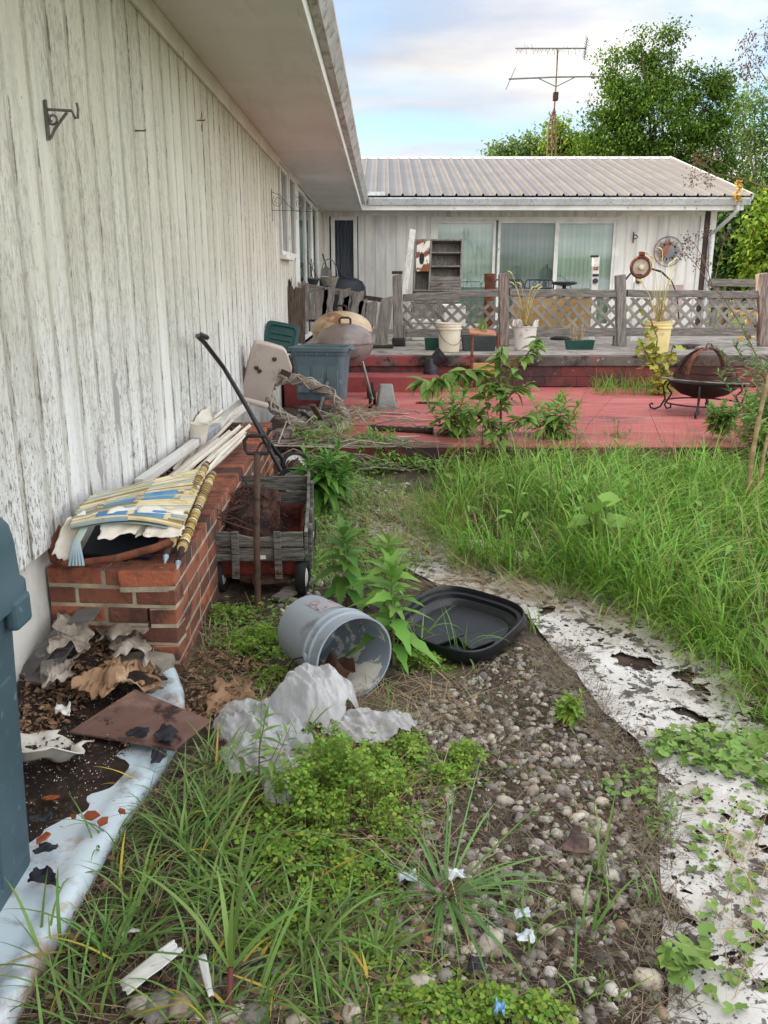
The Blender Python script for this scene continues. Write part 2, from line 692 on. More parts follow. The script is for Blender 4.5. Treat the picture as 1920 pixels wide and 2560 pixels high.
def siding_mat(name, axis, dirty):
    m = mat(name, '#dfdccf' if dirty else '#e6e3dc', '#cfccbb' if dirty else '#d8d4cc', 2.0, .8, bump=.25, bscale=60, stretch=(2.5, 2.5, .35))

    def fn(N, L, noise, ramp, mix, tc, c):
        sp = N.new('ShaderNodeSeparateXYZ')
        L.new(tc.outputs['Object'], sp.inputs[0])
        y, z = sp.outputs[axis], sp.outputs['Z']
        fr = math_node(N, L, 'FRACT', math_node(N, L, 'DIVIDE', math_node(N, L, 'ADD', y, 40.64), PITCH_B))
        e1 = math_node(N, L, 'ABSOLUTE', math_node(N, L, 'SUBTRACT', fr, .10))
        near = ramp(e1, .20, .07)                        # in and beside the groove
        hi = ramp(z, 1.1, 2.7)
        lowz = ramp(z, 1.6, .6)
        if dirty:
            c = mix(math_node(N, L, 'MULTIPLY', hi, .50), c, col('#cfcdb2'))
            c = mix(math_node(N, L, 'MULTIPLY', lowz, .8), c, col('#eceded'))
            s1 = ramp(noise(3.0, (8, 8, .4), 8, .2, .7), .44, .60)
            c = mix(math_node(N, L, 'MULTIPLY', s1, .32), c, col('#a9a699'))
            veil = ramp(noise(1.1, (1.4, 2.2, .7), 5, .3), .42, .62)
            c = mix(math_node(N, L, 'MULTIPLY', veil, .14), c, col('#9b978a'))
            # the recessed strips have weathered to bare grey-brown
            inn = ramp(e1, .122, .085)
            lip = ramp(math_node(N, L, 'ABSOLUTE', math_node(N, L, 'SUBTRACT', e1, .115)), .055, .010)
            gst = ramp(noise(9, (4, 4, .5), 10, .2, .75), .36, .58)
            c = mix(math_node(N, L, 'MULTIPLY', inn, math_node(N, L, 'ADD', math_node(N, L, 'MULTIPLY', gst, .48), .16)), c, col('#938d7b'))
            # mildew grain on the boards, in broad patches
            mott = ramp(noise(48, (1, 1, .36), 9, 0, .85), .49, .57)
            big = ramp(noise(1.5, (1, 1.6, .45), 5), .36, .58)
            c = mix(math_node(N, L, 'MULTIPLY', math_node(N, L, 'MULTIPLY', mott, big), .52), c, col('#7d7767'))
            # dark dashes of bare wood, mostly where board and strip meet
            st = noise(15, (2.6, 2.6, .26), 10, .25, .8)
            st = math_node(N, L, 'ADD', st, math_node(N, L, 'MULTIPLY', lip, .13))
            st = math_node(N, L, 'ADD', st, math_node(N, L, 'MULTIPLY', lowz, .02))
            c = mix(math_node(N, L, 'MULTIPLY', ramp(st, .655, .70), .75), c, col('#5a5446'))
            sp2 = noise(80, (1, 1, .4), 6, 0, .75)
            sp2 = math_node(N, L, 'ADD', sp2, math_node(N, L, 'MULTIPLY', math_node(N, L, 'MULTIPLY', lowz, big), .09))
            c = mix(math_node(N, L, 'MULTIPLY', ramp(sp2, .63, .67), .8), c, col('#4e483d'))
            pl = ramp(noise(4, (1, 1.2, .4), 6, .4), .665, .675)
            c = mix(pl, c, col('#a3a0a0'))
        else:
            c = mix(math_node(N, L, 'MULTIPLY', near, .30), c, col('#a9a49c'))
            s1 = ramp(noise(2.0, (3, 3, .5), 6, .2, .6), .48, .66)
            c = mix(math_node(N, L, 'MULTIPLY', s1, .5), c, col('#b3b2b4'))
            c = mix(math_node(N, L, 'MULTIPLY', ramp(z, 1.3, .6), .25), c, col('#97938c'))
        return c
    return recolour(m, fn)


m_side = siding_mat('weathered_white_siding', 'Y', True)
m_farw = siding_mat('white_siding', 'X', False)
m_trim = mat('white_trim', '#e2e1da', '#d2d1c8', 3, .6, bump=.1, spots=[('#8c8a7c', 9, .66, .06, (1, 1, .5))])
m_sof = mat('soffit_board', '#e0dedb', '#d8d6d2', 1.5, .75, spots=[('#b9b5af', 3, .62, .10, (2, .4, 1), .3)])
m_gut = mat('gutter_metal', '#d3d5d6', '#c3c5c5', 3, .42, spots=[('#77776f', 7, .60, .10, (3, .6, 3), .7)], spec=.5)
m_gutdirt = mat('mildewed_gutter_metal', '#c4c4c0', '#b0b0aa', 4, .5, spots=[('#6d6b60', 6, .58, .09, (4, 1, .6), .85)], spec=.4)
m_fnd = mat('painted_foundation', '#d4d2ca', '#bcb9ae', 3, .85, bump=.4, bscale=25, spots=[('#8a7a5c', 4, .66, .04, (2, 2, .5)), ('#7d7a72', 14, .66, .05)])
m_roof = mat('metal_roofing', '#7f7970', '#767068', 1.2, .38, metal=0.0, spec=.6, spots=[('#6e6661', 3, .62, .1, (.4, .4, 1), .5)])
m_dark = mat('dark_interior', '#2a2c2e', rough=.9)
m_brown = mat('brown_trim', '#4a3d38', '#3a302c', 4, .7)
m_blind = mat('blind_slats', '#c3dccb', '#b8cfbf', 1, .7, island=.10)
m_curt = mat('dark_curtain', '#717b88', '#5a6472', 4, .8, stretch=(6, 6, .2))


def glass_mat(name, tint, refl=.12):
    m = bpy.data.materials.new(name)
    m.use_nodes = True
    N, L = m.node_tree.nodes, m.node_tree.links
    N.clear()
    out = N.new('ShaderNodeOutputMaterial')
    tr = N.new('ShaderNodeBsdfTransparent')
    tr.inputs[0].default_value = col(tint)
    gl = N.new('ShaderNodeBsdfGlossy')
    gl.inputs['Roughness'].default_value = .02
    fr = N.new('ShaderNodeFresnel')
    fr.inputs['IOR'].default_value = 1.5
    ad = math_node(N, L, 'ADD', fr.outputs[0], refl)
    mx = N.new('ShaderNodeMixShader')
    L.new(ad, mx.inputs[0])
    L.new(tr.outputs[0], mx.inputs[1])
    L.new(gl.outputs[0], mx.inputs[2])
    L.new(mx.outputs[0], out.inputs[0])
    return m


m_glass = glass_mat('window_glass', '#dfe8e6', .06)
m_screen = glass_mat('screened_glass', '#c6ccce', .02)
m_darkglass = glass_mat('dark_window_glass', '#dfe4e8', .02)

house = thing('ranch_house', 'L-shaped white ranch house with mildewed grooved siding and ribbed grey metal roof', 'house', (-1.19, 8, 0))
WX, FY, SOF = -1.19, 17.0, 2.79


def siding(a0, a1, z0, z1, put):
    """one long grooved sheet; put(a, off, z) -> point"""
    br = []
    k = math.floor(a0 / PITCH_B) - 1
    pts = [(a0, 0)]
    while k * PITCH_B < a1:
        s = k * PITCH_B
        for q, off in ((s, 0), (s + .004, -GD), (s + GW - .004, -GD), (s + GW, 0)):
            if a0 < q < a1:
                pts.append((q, off))
        k += 1
    pts.append((a1, 0))
    mb = MB()
    vs, fs = [], []
    for a, off in pts:
        vs += [put(a, off, z0), put(a, off, z1)]
    for i in range(len(pts) - 1):
        fs.append((2 * i, 2 * i + 2, 2 * i + 3, 2 * i + 1))
    mb.add(vs, fs)
    return mb


sw = lambda a, o, z: (WX + o, a, z)
w = siding(-3, 10.0, .50, SOF, sw)
s2 = siding(15.62, 17, .57, SOF, sw)
w.add(s2.v, s2.f)
w.box(WX - .02, WX, 10.0, 11.55, .50, 1.72)
w.build('side_wall', m_side, house)
b = MB()
b.box(WX - .22, WX - .035, -3, 12, -.05, .50)
b.build('foundation', m_fnd, house, bevel=.005)
b = MB()
b.box(WX, WX + .022, -3, 9.98, SOF - .11, SOF - .002)
b.box(WX, WX + .022, 11.56, 12.02, .57, SOF - .003)
b.box(WX, WX + .02, 15.5, 15.62, .57, SOF - .003)
b.box(WX, WX + .025, 9.98, 17.0, SOF - .05, SOF - .002)
b.build('wall_trim', m_trim, house, bevel=.004)
b = MB()
b.box(WX, -.43, -3, 16.3, SOF, SOF + .012)
b.box(WX, 6.62, 16.3, FY, SOF, SOF + .012)
b.build('soffit', m_sof, house)
# fascia and gutters
b = MB()
b.box(-.428, -.40, -3, 16.26, SOF - .045, 2.965)
b.box(-.455, -.429, -3, 16.28, SOF - .014, SOF - .001)
b.build('fascia', m_trim, house, bevel=.004)
gp = [(0, -.005), (0, -.125), (.055, -.125), (.066, -.105), (.098, -.05), (.112, -.03), (.112, 0), (.098, 0), (.098, -.022), (.06, -.10), (.01, -.115), (.01, -.005)]
b = MB()
b.extrude(gp, (-.398, -3, 2.96), (-.398, 16.15, 2.96), (1, 0, 0))
b.build('gutter', m_gutdirt, house, smooth=30)
b = MB()
b.box(-.42, 6.62, 16.24, 16.27, SOF - .045, 2.955)
b.build('front_fascia', m_trim, house, bevel=.004)
b = MB()
b.extrude(gp, (-.285, 16.238, 2.96), (6.69, 16.238, 2.96), (0, -1, 0))
b.box(6.675, 6.69, 16.128, 16.236, 2.836, 2.955)
b.build('gutter', m_gut, house, smooth=30)
b = MB()
ds = [(6.36, 16.19, 2.84), (6.36, 16.19, 2.76), (6.35, 16.22, 2.71), (6.26, 16.55, 2.52), (6.22, 16.80, 2.42), (6.22, 16.92, 2.36), (6.22, 16.94, 2.25), (6.22, 16.94, .6)]
ds = [(6.47 + .0 * i, p[1], p[2]) for i, p in enumerate(ds)]
ds = [(6.48, 16.19, 2.84), (6.48, 16.19, 2.74), (6.46, 16.24, 2.69), (6.36, 16.75, 2.44), (6.345, 16.92, 2.38), (6.345, 16.93, 2.25), (6.345, 16.93, .6)]
b.tube(ds, .036, 10)
b.build('downspout', m_gut, house, smooth=40)
# far wall with openings
fw = lambda a, o, z: (a, FY - o, z)
w = MB()
for x0, x1, z0, z1 in ((-1.19, -1.06, .57, SOF), (-.5, .90, .57, SOF), (4.58, 6.30, .57, SOF)):
    q = siding(x0, x1, z0, z1, fw)
    w.add(q.v, q.f)
w.box(-1.06, -.5, FY, FY + .02, 2.70, SOF)
w.box(.90, 4.58, FY, FY + .02, 2.69, SOF)
w.build('front_wall', m_farw, house)
b = MB()
b.box(-.5, .90, FY - .02, FY, SOF - .075, SOF - .002)
b.build('corner_trim', m_trim, house, bevel=.004)
b = MB()
b.box(4.58, 6.2, FY - .02, FY, SOF - .075, SOF - .002)
b.build('corner_trim', m_trim, house, bevel=.004)
b = MB()
b.box(6.30, 6.42, FY - .03, FY + .1, .57, SOF - .002)
b.build('corner_trim', m_trim, house, bevel=.004)
b = MB()
b.box(6.12, 6.19, FY - .026, FY - .001, .57, SOF - .08)
b.build('corner_trim', m_trim, house, bevel=.004)
b = MB()
b.box(6.195, 6.296, FY - .022, FY, .57, SOF - .003)
b.build('brown_corner_board', m_brown, house)
b = MB()
b.box(6.30, 6.32, FY + .1, 25.6, .3, 3.0)
b.add([(6.31, 16.3, 2.80), (6.31, 25.6, 2.80), (6.31, 21, 4.2)], [(0, 1, 2)])
b.add([(-9, -3, -.1), (-9, 26, -.1), (-9, 26, 2.9), (-9, -3, 2.9)], [(0, 1, 2, 3)])
b.add([(-9, 25.6, -.1), (6.3, 25.6, -.1), (6.3, 25.6, 2.9), (-9, 25.6, 2.9)], [(0, 1, 2, 3)])
b.add([(-9, -3, -.1), (-1.2, -3, -.1), (-1.2, -3, 2.9), (-5, -3, 4.2), (-9, -3, 2.9)], [(0, 1, 2, 3, 4)])
b.build('outer_walls', m_farw, house)
b = MB()
b.box(-8, 6.25, 21, 21.1, .4, 2.8)
b.box(-4.2, -4.1, 8, 17, .4, 2.8)
b.box(-4.1, 6.2, 17.03, 21, .42, .45)
b.build('rooms', m_dark, house)
# far roof: ribbed sheet metal
E0, RG = Vector((0, 16.10, 2.985)), Vector((0, 21.0, 4.285))
sl = (RG - E0)
nrm = Vector((0, -sl.z, sl.y)).normalized()
prof = []
x = -7.0
while x < 6.66:
    for dx, h in ((0, 0), (.014, .036), (.034, .036), (.048, 0), (.105, 0), (.112, .004), (.124, .004), (.131, 0), (.178, 0), (.185, .004), (.197, .004), (.204, 0)):
        if x + dx <= 6.69:
            prof.append((x + dx, h))
    x += .2438
prof.append((6.69, 0))
b = MB()
vs, fs = [], []
for px, ph in prof:
    vs += [Vector((px, 0, 0)) + E0 + nrm * ph, Vector((px, 0, 0)) + RG + nrm * ph]
for i in range(len(prof) - 1):
    fs.append((2 * i, 2 * i + 2, 2 * i + 3, 2 * i + 1))
b.add(vs, fs)
b.add([(-7, 21, 4.285), (6.69, 21, 4.285), (6.69, 26.2, 2.9), (-7, 26.2, 2.9)], [(0, 1, 2, 3)])
b.build('ribbed_roof', m_roof, house)
b = MB()
b.extrude([(-.17, -.045), (-.01, .022), (.01, .022), (.17, -.045), (.17, -.06), (0, .0), (-.17, -.06)], (-3, 21, 4.305), (6.7, 21, 4.305), (0, 1, 0))
b.bar((6.70, 16.08, 2.97), (6.70, 21, 4.29), .02, .10)
b.build('ridge_cap', m_gut, house)
b = MB()
b.box(-.29, .02, 16.08, 16.30, 2.985, 3.05)
b.build('valley_flashing', m_gut, house)
b = MB()
b.add([(-.34, -4, 2.97), (-.34, 16.2, 2.97), (-5, 20.9, 4.3), (-5, -4, 4.3)], [(0, 1, 2, 3)])
b.add([(-9.6, -4, 2.95), (-9.6, 26, 2.95), (-5, 26, 4.3), (-5, -4, 4.3)], [(3, 2, 1, 0)])
b.build('side_roof', m_roof, house)


# sliding doors and windows
def framed(name, x0, x1, z0, z1, y, fwid, mg, parent):
    """a glazed panel in the far wall: frame with a pane as its child"""
    f = MB()
    f.box(x0, x0 + fwid, y - .02, y + .03, z0, z1)
    f.box(x1 - fwid, x1, y - .02, y + .03, z0, z1)
    f.box(x0 + fwid, x1 - fwid, y - .018, y + .028, z1 - fwid, z1)
    f.box(x0 + fwid, x1 - fwid, y - .018, y + .028, z0, z0 + fwid)
    fo = f.build(name, m_trim, parent, bevel=.004)
    p = MB()
    p.add([(x0 + fwid, y + .005, z0 + fwid), (x1 - fwid, y + .005, z0 + fwid), (x1 - fwid, y + .005, z1 - fwid), (x0 + fwid, y + .005, z1 - fwid)], [(0, 1, 2, 3)])
    p.build('pane', mg, fo)
    return fo


b = MB()
b.box(.90, .985, FY - .03, FY + .05, .57, 2.69)
b.box(4.50, 4.58, FY - .03, FY + .05, .57, 2.69)
b.box(.985, 4.50, FY - .03, FY + .05, 2.62, 2.69)
b.box(.985, 4.50, FY - .05, FY + .05, .571, .62)
b.build('patio_door_frame', m_trim, house, bevel=.004)
framed('sliding_panel', .985, 2.17, .62, 2.62, FY + .0, .055, m_glass, house)
framed('sliding_panel', 2.21, 3.36, .62, 2.62, FY - .022, .05, m_screen, house)
framed('sliding_panel', 3.34, 4.50, .62, 2.62, FY + .0, .055, m_glass, house)
b = MB()
x = 1.0
i = 0
while x < 4.5:
    a = .25 + .08 * math.sin(i * 2.1)
    c0, s0 = .05 * math.cos(a), .05 * math.sin(a)
    b.add([(x - c0, FY + .12 - s0, .64), (x + c0, FY + .12 + s0, .64), (x + c0, FY + .12 + s0, 2.6), (x - c0, FY + .12 - s0, 2.6)], [(0, 1, 2, 3)])
    x += .088
    i += 1
b.build('vertical_blinds', m_blind, house)
framed('narrow_window', -1.03, -.52, .62, 2.70, FY - .005, .075, m_darkglass, house)
b = MB()
b.sheet(60, 1, lambda u, v: Vector((-1.03 + .51 * u, FY + .09 + .022 * math.sin(u * 48), .6 + 2.1 * v)))
b.build('dark_curtain', m_curt, house, smooth=180)


def framed_side(name, y0, y1, z0, z1, x, fwid, mg, parent, sill=False):
    f = MB()
    f.box(x - .03, x + .02, y0, y0 + fwid, z0, z1)
    f.box(x - .03, x + .02, y1 - fwid, y1, z0, z1)
    f.box(x - .028, x + .018, y0 + fwid, y1 - fwid, z1 - fwid, z1)
    f.box(x - .028, x + .018, y0 + fwid, y1 - fwid, z0, z0 + fwid)
    fo = f.build(name, m_trim, parent, bevel=.004)
    p = MB()
    p.add([(x - .005, y0 + fwid, z0 + fwid), (x - .005, y1 - fwid, z0 + fwid), (x - .005, y1 - fwid, z1 - fwid), (x - .005, y0 + fwid, z1 - fwid)], [(0, 1, 2, 3)])
    p.build('pane', mg, fo)
    if sill:
        q = MB()
        q.box(x - .02, x + .07, y0 - .06, y1 + .06, z0 - .05, z0 - .002)
        q.build('sill', m_trim, fo, bevel=.004)
    return fo


framed_side('window', 10.03, 10.78, 1.75, 2.73, WX + .005, .05, m_glass, house, True)
framed_side('window', 10.79, 11.53, 1.75, 2.73, WX + .02, .05, m_glass, house)
framed_side('sliding_panel', 12.04, 13.2, .62, 2.72, WX, .06, m_glass, house)
framed_side('sliding_panel', 13.2, 14.35, .62, 2.72, WX - .01, .06, m_screen, house)
framed_side('sliding_panel', 14.35, 15.48, .62, 2.72, WX, .06, m_glass, house)
b = MB()
y = 10.03
while y < 15.5:
    b.add([(WX - .12, y, .64), (WX - .10, y + .085, .64), (WX - .10, y + .085, 2.75), (WX - .12, y, 2.75)], [(0, 1, 2, 3)])
    y += .088
b.build('vertical_blinds', m_blind, house)
b = MB()
b.box(WX, WX + .012, 15.95, 16.03, 1.35, 1.75)
b.box(5.60, 5.67, FY - .02, FY, 1.42, 1.54)
b.build('outlet_box', m_trim, house, bevel=.006)
b = MB()
b.box(5.62, 5.90, FY - .006, FY - .0005, .75, 1.42)
b.build('wall_patch', mat('primer_patch', '#b9a49b', '#a8978f', 6, .8), house)

# ================================================================== PLACES IN THE PHOTO (crop number -> photo position)
ZR = {1: (0, 0, 960, 1659), 2: (860, 360, 640, 1659), 3: (1380, 460, 540, 1659), 4: (1150, 50, 770, 1659), 5: (560, 640, 560, 1659),
      6: (0, 1080, 560, 1659), 7: (460, 1080, 540, 1659), 8: (540, 1420, 800, 1659), 9: (0, 1560, 640, 1416), 10: (440, 1880, 800, 1659),
      11: (1160, 1480, 760, 1557), 12: (860, 1000, 1060, 1659), 13: (680, 480, 320, 1659), 14: (340, 960, 420, 1659), 15: (1040, 760, 520, 1659),
      16: (1560, 60, 360, 1207)}


def d(k, x, y):
    x0, y0, w, o = ZR[k]
    return (x0 + x * w / o) / KD, (y0 + y * w / o) / KD


def py(k, x, y, Y):
    return gy(*d(k, x, y), Y)


def pz(k, x, y, z):
    return gz(*d(k, x, y), z)


# ================================================================== MATERIALS FOR WOOD, METAL, PLASTIC
m_gwood = mat('weathered_grey_wood', '#8d877f', '#6f6962', 4, .88, bump=.8, bscale=10, stretch=(9, 9, 1.2),
              spots=[('#4b4640', 8, .60, .08, (12, 12, .8)), ('#a9a3a0', 6, .64, .06, (8, 8, .8)), ('#7a4a44', 3, .70, .05, (4, 4, 1), .6)])
m_gwoodx = mat('weathered_grey_rail', '#857f78', '#67615a', 4, .88, bump=.8, bscale=10, stretch=(1.2, 9, 9),
               spots=[('#45403b', 8, .60, .08, (.8, 12, 12)), ('#a39d97', 6, .66, .06, (.8, 8, 8))])
m_lattice = mat('lattice_wood', '#8f8a80', '#78736a', 3, .88, bump=.4, bscale=20, spots=[('#6a655d', 5, .60, .10)])
m_lattice_d = mat('dark_lattice_wood', '#7a756b', '#625d54', 3, .88, bump=.4, bscale=20, spots=[('#55514a', 5, .56, .10)])
m_bark = mat('old_brown_board', '#6d6055', '#554a40', 5, .92, bump=1, bscale=9, stretch=(14, 14, 1), spots=[('#3a322b', 9, .56, .07, (14, 14, .7))])
m_darkwood = mat('dark_board', '#453d37', '#342e2a', 5, .92, bump=.8, bscale=9, stretch=(12, 12, 1))
m_redpost = mat('red_stained_post', '#96897f', '#6f6259', 4, .88, bump=.8, bscale=10, stretch=(9, 9, 1.2),
                spots=[('#7d4a42', 3, .62, .07, (6, 6, .6), .8), ('#4b4640', 8, .62, .07, (12, 12, .8))])
m_black = mat('black_plastic', '#1b1d21', '#24272c', 4, .45, spec=.5)
m_blackm = mat('black_iron', '#1d1c1c', '#2c2624', 8, .55, spec=.4)
m_rust = mat('rust', '#5d3627', '#7a4a33', 9, .85, bump=.5, bscale=50, spots=[('#3a241c', 14, .58, .08), ('#8f5a3c', 22, .66, .05)])
m_drust = mat('dark_rust', '#3f2a24', '#50352b', 12, .85, bump=.5, bscale=50, spots=[('#241a17', 14, .58, .08)])
m_steel = mat('dull_steel', '#a7a5a0', '#8f8d88', 8, .4, metal=.7)
m_cream = mat('cream_plastic', '#d8d0bb', '#cfc5ab', 3, .5, spots=[('#a39a84', 8, .66, .06)], spec=.4)
m_white = mat('white_plastic', '#dbdad4', '#cfccc2', 3, .5, spots=[('#a09a8a', 10, .66, .05)], spec=.4)
m_pinkish = mat('stained_white_plastic', '#d6cdc6', '#c6bcb4', 4, .55, spots=[('#9c9188', 7, .62, .07)])
m_yellow = mat('yellow_plastic', '#d9cc92', '#cdbd7d', 3, .5, spots=[('#a6986a', 8, .66, .06)])
m_green = mat('green_plastic', '#1f4a3c', '#1a4034', 3, .5)
m_dgreen = mat('dark_planter_plastic', '#3c4444', '#2f3737', 3, .55)
m_terra = mat('terracotta', '#b07a63', '#9c6a55', 6, .85)
m_tan = mat('tan_plywood', '#b3905a', '#a5824f', 3, .8, spots=[('#8a6c42', 5, .62, .08)])
m_whitepaint = mat('peeling_white_board', '#cfccc3', '#b5b1a6', 4, .75, stretch=(6, 6, 1), spots=[('#7a756c', 6, .62, .06, (6, 6, 1))])
m_rustwhite = mat('rusty_white_enamel', '#d9d3c5', '#cfc7b6', 3, .5, spots=[('#7a4526', 5.5, .53, .03), ('#4b2a1c', 9, .60, .03)])

# ================================================================== PORCH RAILING
PY = 12.1
rail = thing('porch_railing', 'weathered grey porch railing with diagonal lattice panels between thick posts', 'railing', (2.7, PY, .57))
post_x = [(858, 590, 15), (1087, 592, 13), (1340, 585, 15), (1646, 588, 14)]
pxs = []
for i, (u, v, wd) in enumerate(post_x):
    p = gy(u, v, PY)
    q = gy(u + 2, 745, PY)
    hw = .066
    b = MB()
    b.loft([[Vector((q.x + sx * hw, PY + sy * hw, .57)) for sx, sy in ((-1, -1), (1, -1), (1, 1), (-1, 1))],
            [Vector((p.x + sx * hw, PY + sy * hw, 1.55 + .02 * (i % 2) + .01 * sx)) for sx, sy in ((-1, -1), (1, -1), (1, 1), (-1, 1))]])
    b.build('post', [m_gwood, m_redpost, m_gwood, m_redpost][i], rail, bevel=.012)
    pxs.append((p.x + q.x) / 2)
    if i in (0, 1, 2):
        k = MB()
        s = 1 if i == 0 else -1
        k.box(q.x + s * (hw + .004), q.x + s * (hw + .05), PY - .03, PY + .06, .57, .90 if i == 0 else .84)
        k.build('post_brace', m_gwood, rail, bevel=.006)
    if i == 0:
        k = MB()
        k.box(q.x - .085, q.x + .10, PY - .085, PY + .08, .569, .69)
        k.build('post_foot', m_blackm, rail, bevel=.02)
        k = MB()
        k.box(p.x - .075, p.x + .075, PY - .075, PY + .075, 1.561, 1.60)
        k.build('post_cap', m_darkwood, rail, bevel=.006)


def lattice_panel(x0, x1, z0, z1, y, pitch, wd):
    """diagonal strips clipped to the panel; two layers"""
    a, c = MB(), MB()
    for layer, mb, yy in ((1, a, y - .006), (-1, c, y + .006)):
        s = x0 - (z1 - z0) - pitch
        while s < x1 + (z1 - z0) + pitch:
            # line: x = s + layer*(z - z0) ; layer=-1 leans the other way
            def clip(off):
                pts = []
                t0, t1 = 0.0, z1 - z0
                if layer > 0:
                    t0, t1 = max(t0, x0 - (s + off)), min(t1, x1 - (s + off))
                    return (s + off + t0, z0 + t0), (s + off + t1, z0 + t1), t1 > t0
                t0, t1 = max(t0, (s + off) - x1), min(t1, (s + off) - x0)
                return (s + off - t0, z0 + t0), (s + off - t1, z0 + t1), t1 > t0
            A0, A1, ok1 = clip(-wd * .71)
            B0, B1, ok2 = clip(wd * .71)
            if ok1 and ok2:
                vs = []
                for dy in (-.004, .004):
                    vs += [(A0[0], yy + dy, A0[1]), (B0[0], yy + dy, B0[1]), (B1[0], yy + dy, B1[1]), (A1[0], yy + dy, A1[1])]
                mb.add(vs, [(0, 1, 2, 3), (7, 6, 5, 4), (0, 4, 5, 1), (1, 5, 6, 2), (2, 6, 7, 3), (3, 7, 4, 0)])
            s += pitch
    return a, c


for i, (za, zb, zl) in enumerate([(1.225, 1.30, .755), (1.30, 1.285, .76), (1.285, 1.27, .77)]):
    x0, x1 = pxs[i] + .07, pxs[i + 1] - .07
    b = MB()
    n = 6
    b.loft([[Vector((x0 + (x1 - x0) * t / n, PY + sy * .045, za + (zb - za) * t / n + sz * .050 + .012 + .006 * math.sin(t * 2 + i)))
             for sy, sz in ((-1, -1), (1, -1), (1, 1), (-1, 1))] for t in range(n + 1)])
    b.build('top_rail', m_gwoodx, rail, bevel=.008)
    b = MB()
    b.bar((x0 + (.05 if i == 0 else 0), PY, zl), (x1, PY, zl + .005), .09, .115)
    b.build('bottom_rail', m_gwoodx, rail, bevel=.008)
    a, c = lattice_panel(x0, x1, zl + .05, min(za, zb) - .035, PY + .0, .180, .043)
    # the strips that run down to the right lie in front
    f = a if False else c
    for v in range(len(c.v)):
        x, y, z = c.v[v]
        c.v[v] = (x, y - .020, z)
    c.build('lattice', m_lattice_d if i == 0 else m_lattice, rail)
    a.build('lattice', m_lattice, rail)

# the collapsed stretch to its left
BY = 11.7
brk = thing('broken_railing', 'collapsed grey picket railing with leaning split boards beside the house wall', 'railing', (-.5, BY, .57))
b = MB()
b.bar(py(5, 610, 235, BY), py(5, 760, 262, BY), .05, .11)
b.build('rail', m_gwoodx, brk, bevel=.006)
b = MB()
b.bar(py(5, 760, 250, BY + .02), py(5, 1000, 290, BY + .02), .05, .08)
b.build('rail', m_gwoodx, brk, bevel=.006)
b = MB()
b.bar(py(5, 1030, 305, BY), py(5, 1235, 335, BY), .05, .06)
b.build('rail', m_darkwood, brk, bevel=.006)
b = MB()
b.bar(py(5, 600, 465, BY + .1), py(5, 1100, 525, BY + .1), .05, .06)
b.build('lower_rail', m_darkwood, brk, bevel=.006)
for (xa, ya, xb, yb, wd) in ((712, 258, 690, 470, .24), (792, 222, 760, 470, .15), (895, 244, 880, 470, .15), (915, 300, 890, 470, .10), (1000, 265, 975, 470, .16),
                             (1040, 325, 1015, 460, .11), (1095, 340, 1080, 520, .17), (1208, 305, 1155, 705, .18)):
    b = MB()
    p0, p1 = py(5, xb, yb, BY - .06), py(5, xa, ya, BY - .06)
    wd *= .95
    k = 5
    rings = []
    for t in range(k + 1):
        c = p0.lerp(p1, t / k)
        jg = .012 * random.uniform(-1, 1)
        rings.append([c + Vector((sx * wd / 2 + jg, sy * .014, 0 if t < k else sx * .02)) for sx, sy in ((-1, -1), (1, -1), (1, 1), (-1, 1))])
    b.loft(rings)
    b.build('picket', m_gwood, brk)
b = MB()
b.box(py(5, 1190, 705, BY).x - .16, py(5, 1190, 705, BY).x + .12, BY - .08, BY + .05, .57, .62)
b.build('rotten_stub', m_darkwood, brk, bevel=.015)


def jagged_board(name, label, x0, x1, yt, yb, Y, th, m, jag, group=None):
    o = thing(name, label, 'board', py(5, (x0 + x1) / 2, yb, Y))
    pts = []
    n = 9
    tl, tr, bl, br = py(5, x0, yt, Y), py(5, x1, yt, Y), py(5, x0, yb, Y), py(5, x1, yb, Y)
    top = [tl.lerp(tr, i / n) + Vector((0, 0, random.uniform(-jag, jag))) for i in range(n + 1)]
    ring = [bl, br] + top[::-1]
    b = MB()
    nn = len(ring)
    b.add(ring + [p + Vector((0, th, 0)) for p in ring],
          [tuple(range(nn)), tuple(range(2 * nn - 1, nn - 1, -1))] + [(i, i + nn, (i + 1) % nn + nn, (i + 1) % nn) for i in range(nn)])
    o2 = b.build('plank', m, o)
    return o


jagged_board('dark_plank', 'thin dark upright plank with a pointed top against the house wall', 432, 500, 165, 600, 10.7, .03, m_darkwood, .06)
jagged_board('split_brown_board', 'wide brown weather-split board with jagged top standing by the broken railing', 474, 600, 240, 650, 10.6, .04, m_bark, .05)
jagged_board('grey_plank', 'short grey plank with worn top behind the split brown board', 545, 625, 195, 480, 11.3, .04, m_gwood, .03)

# ================================================================== THINGS ON THE PORCH
PF = .569


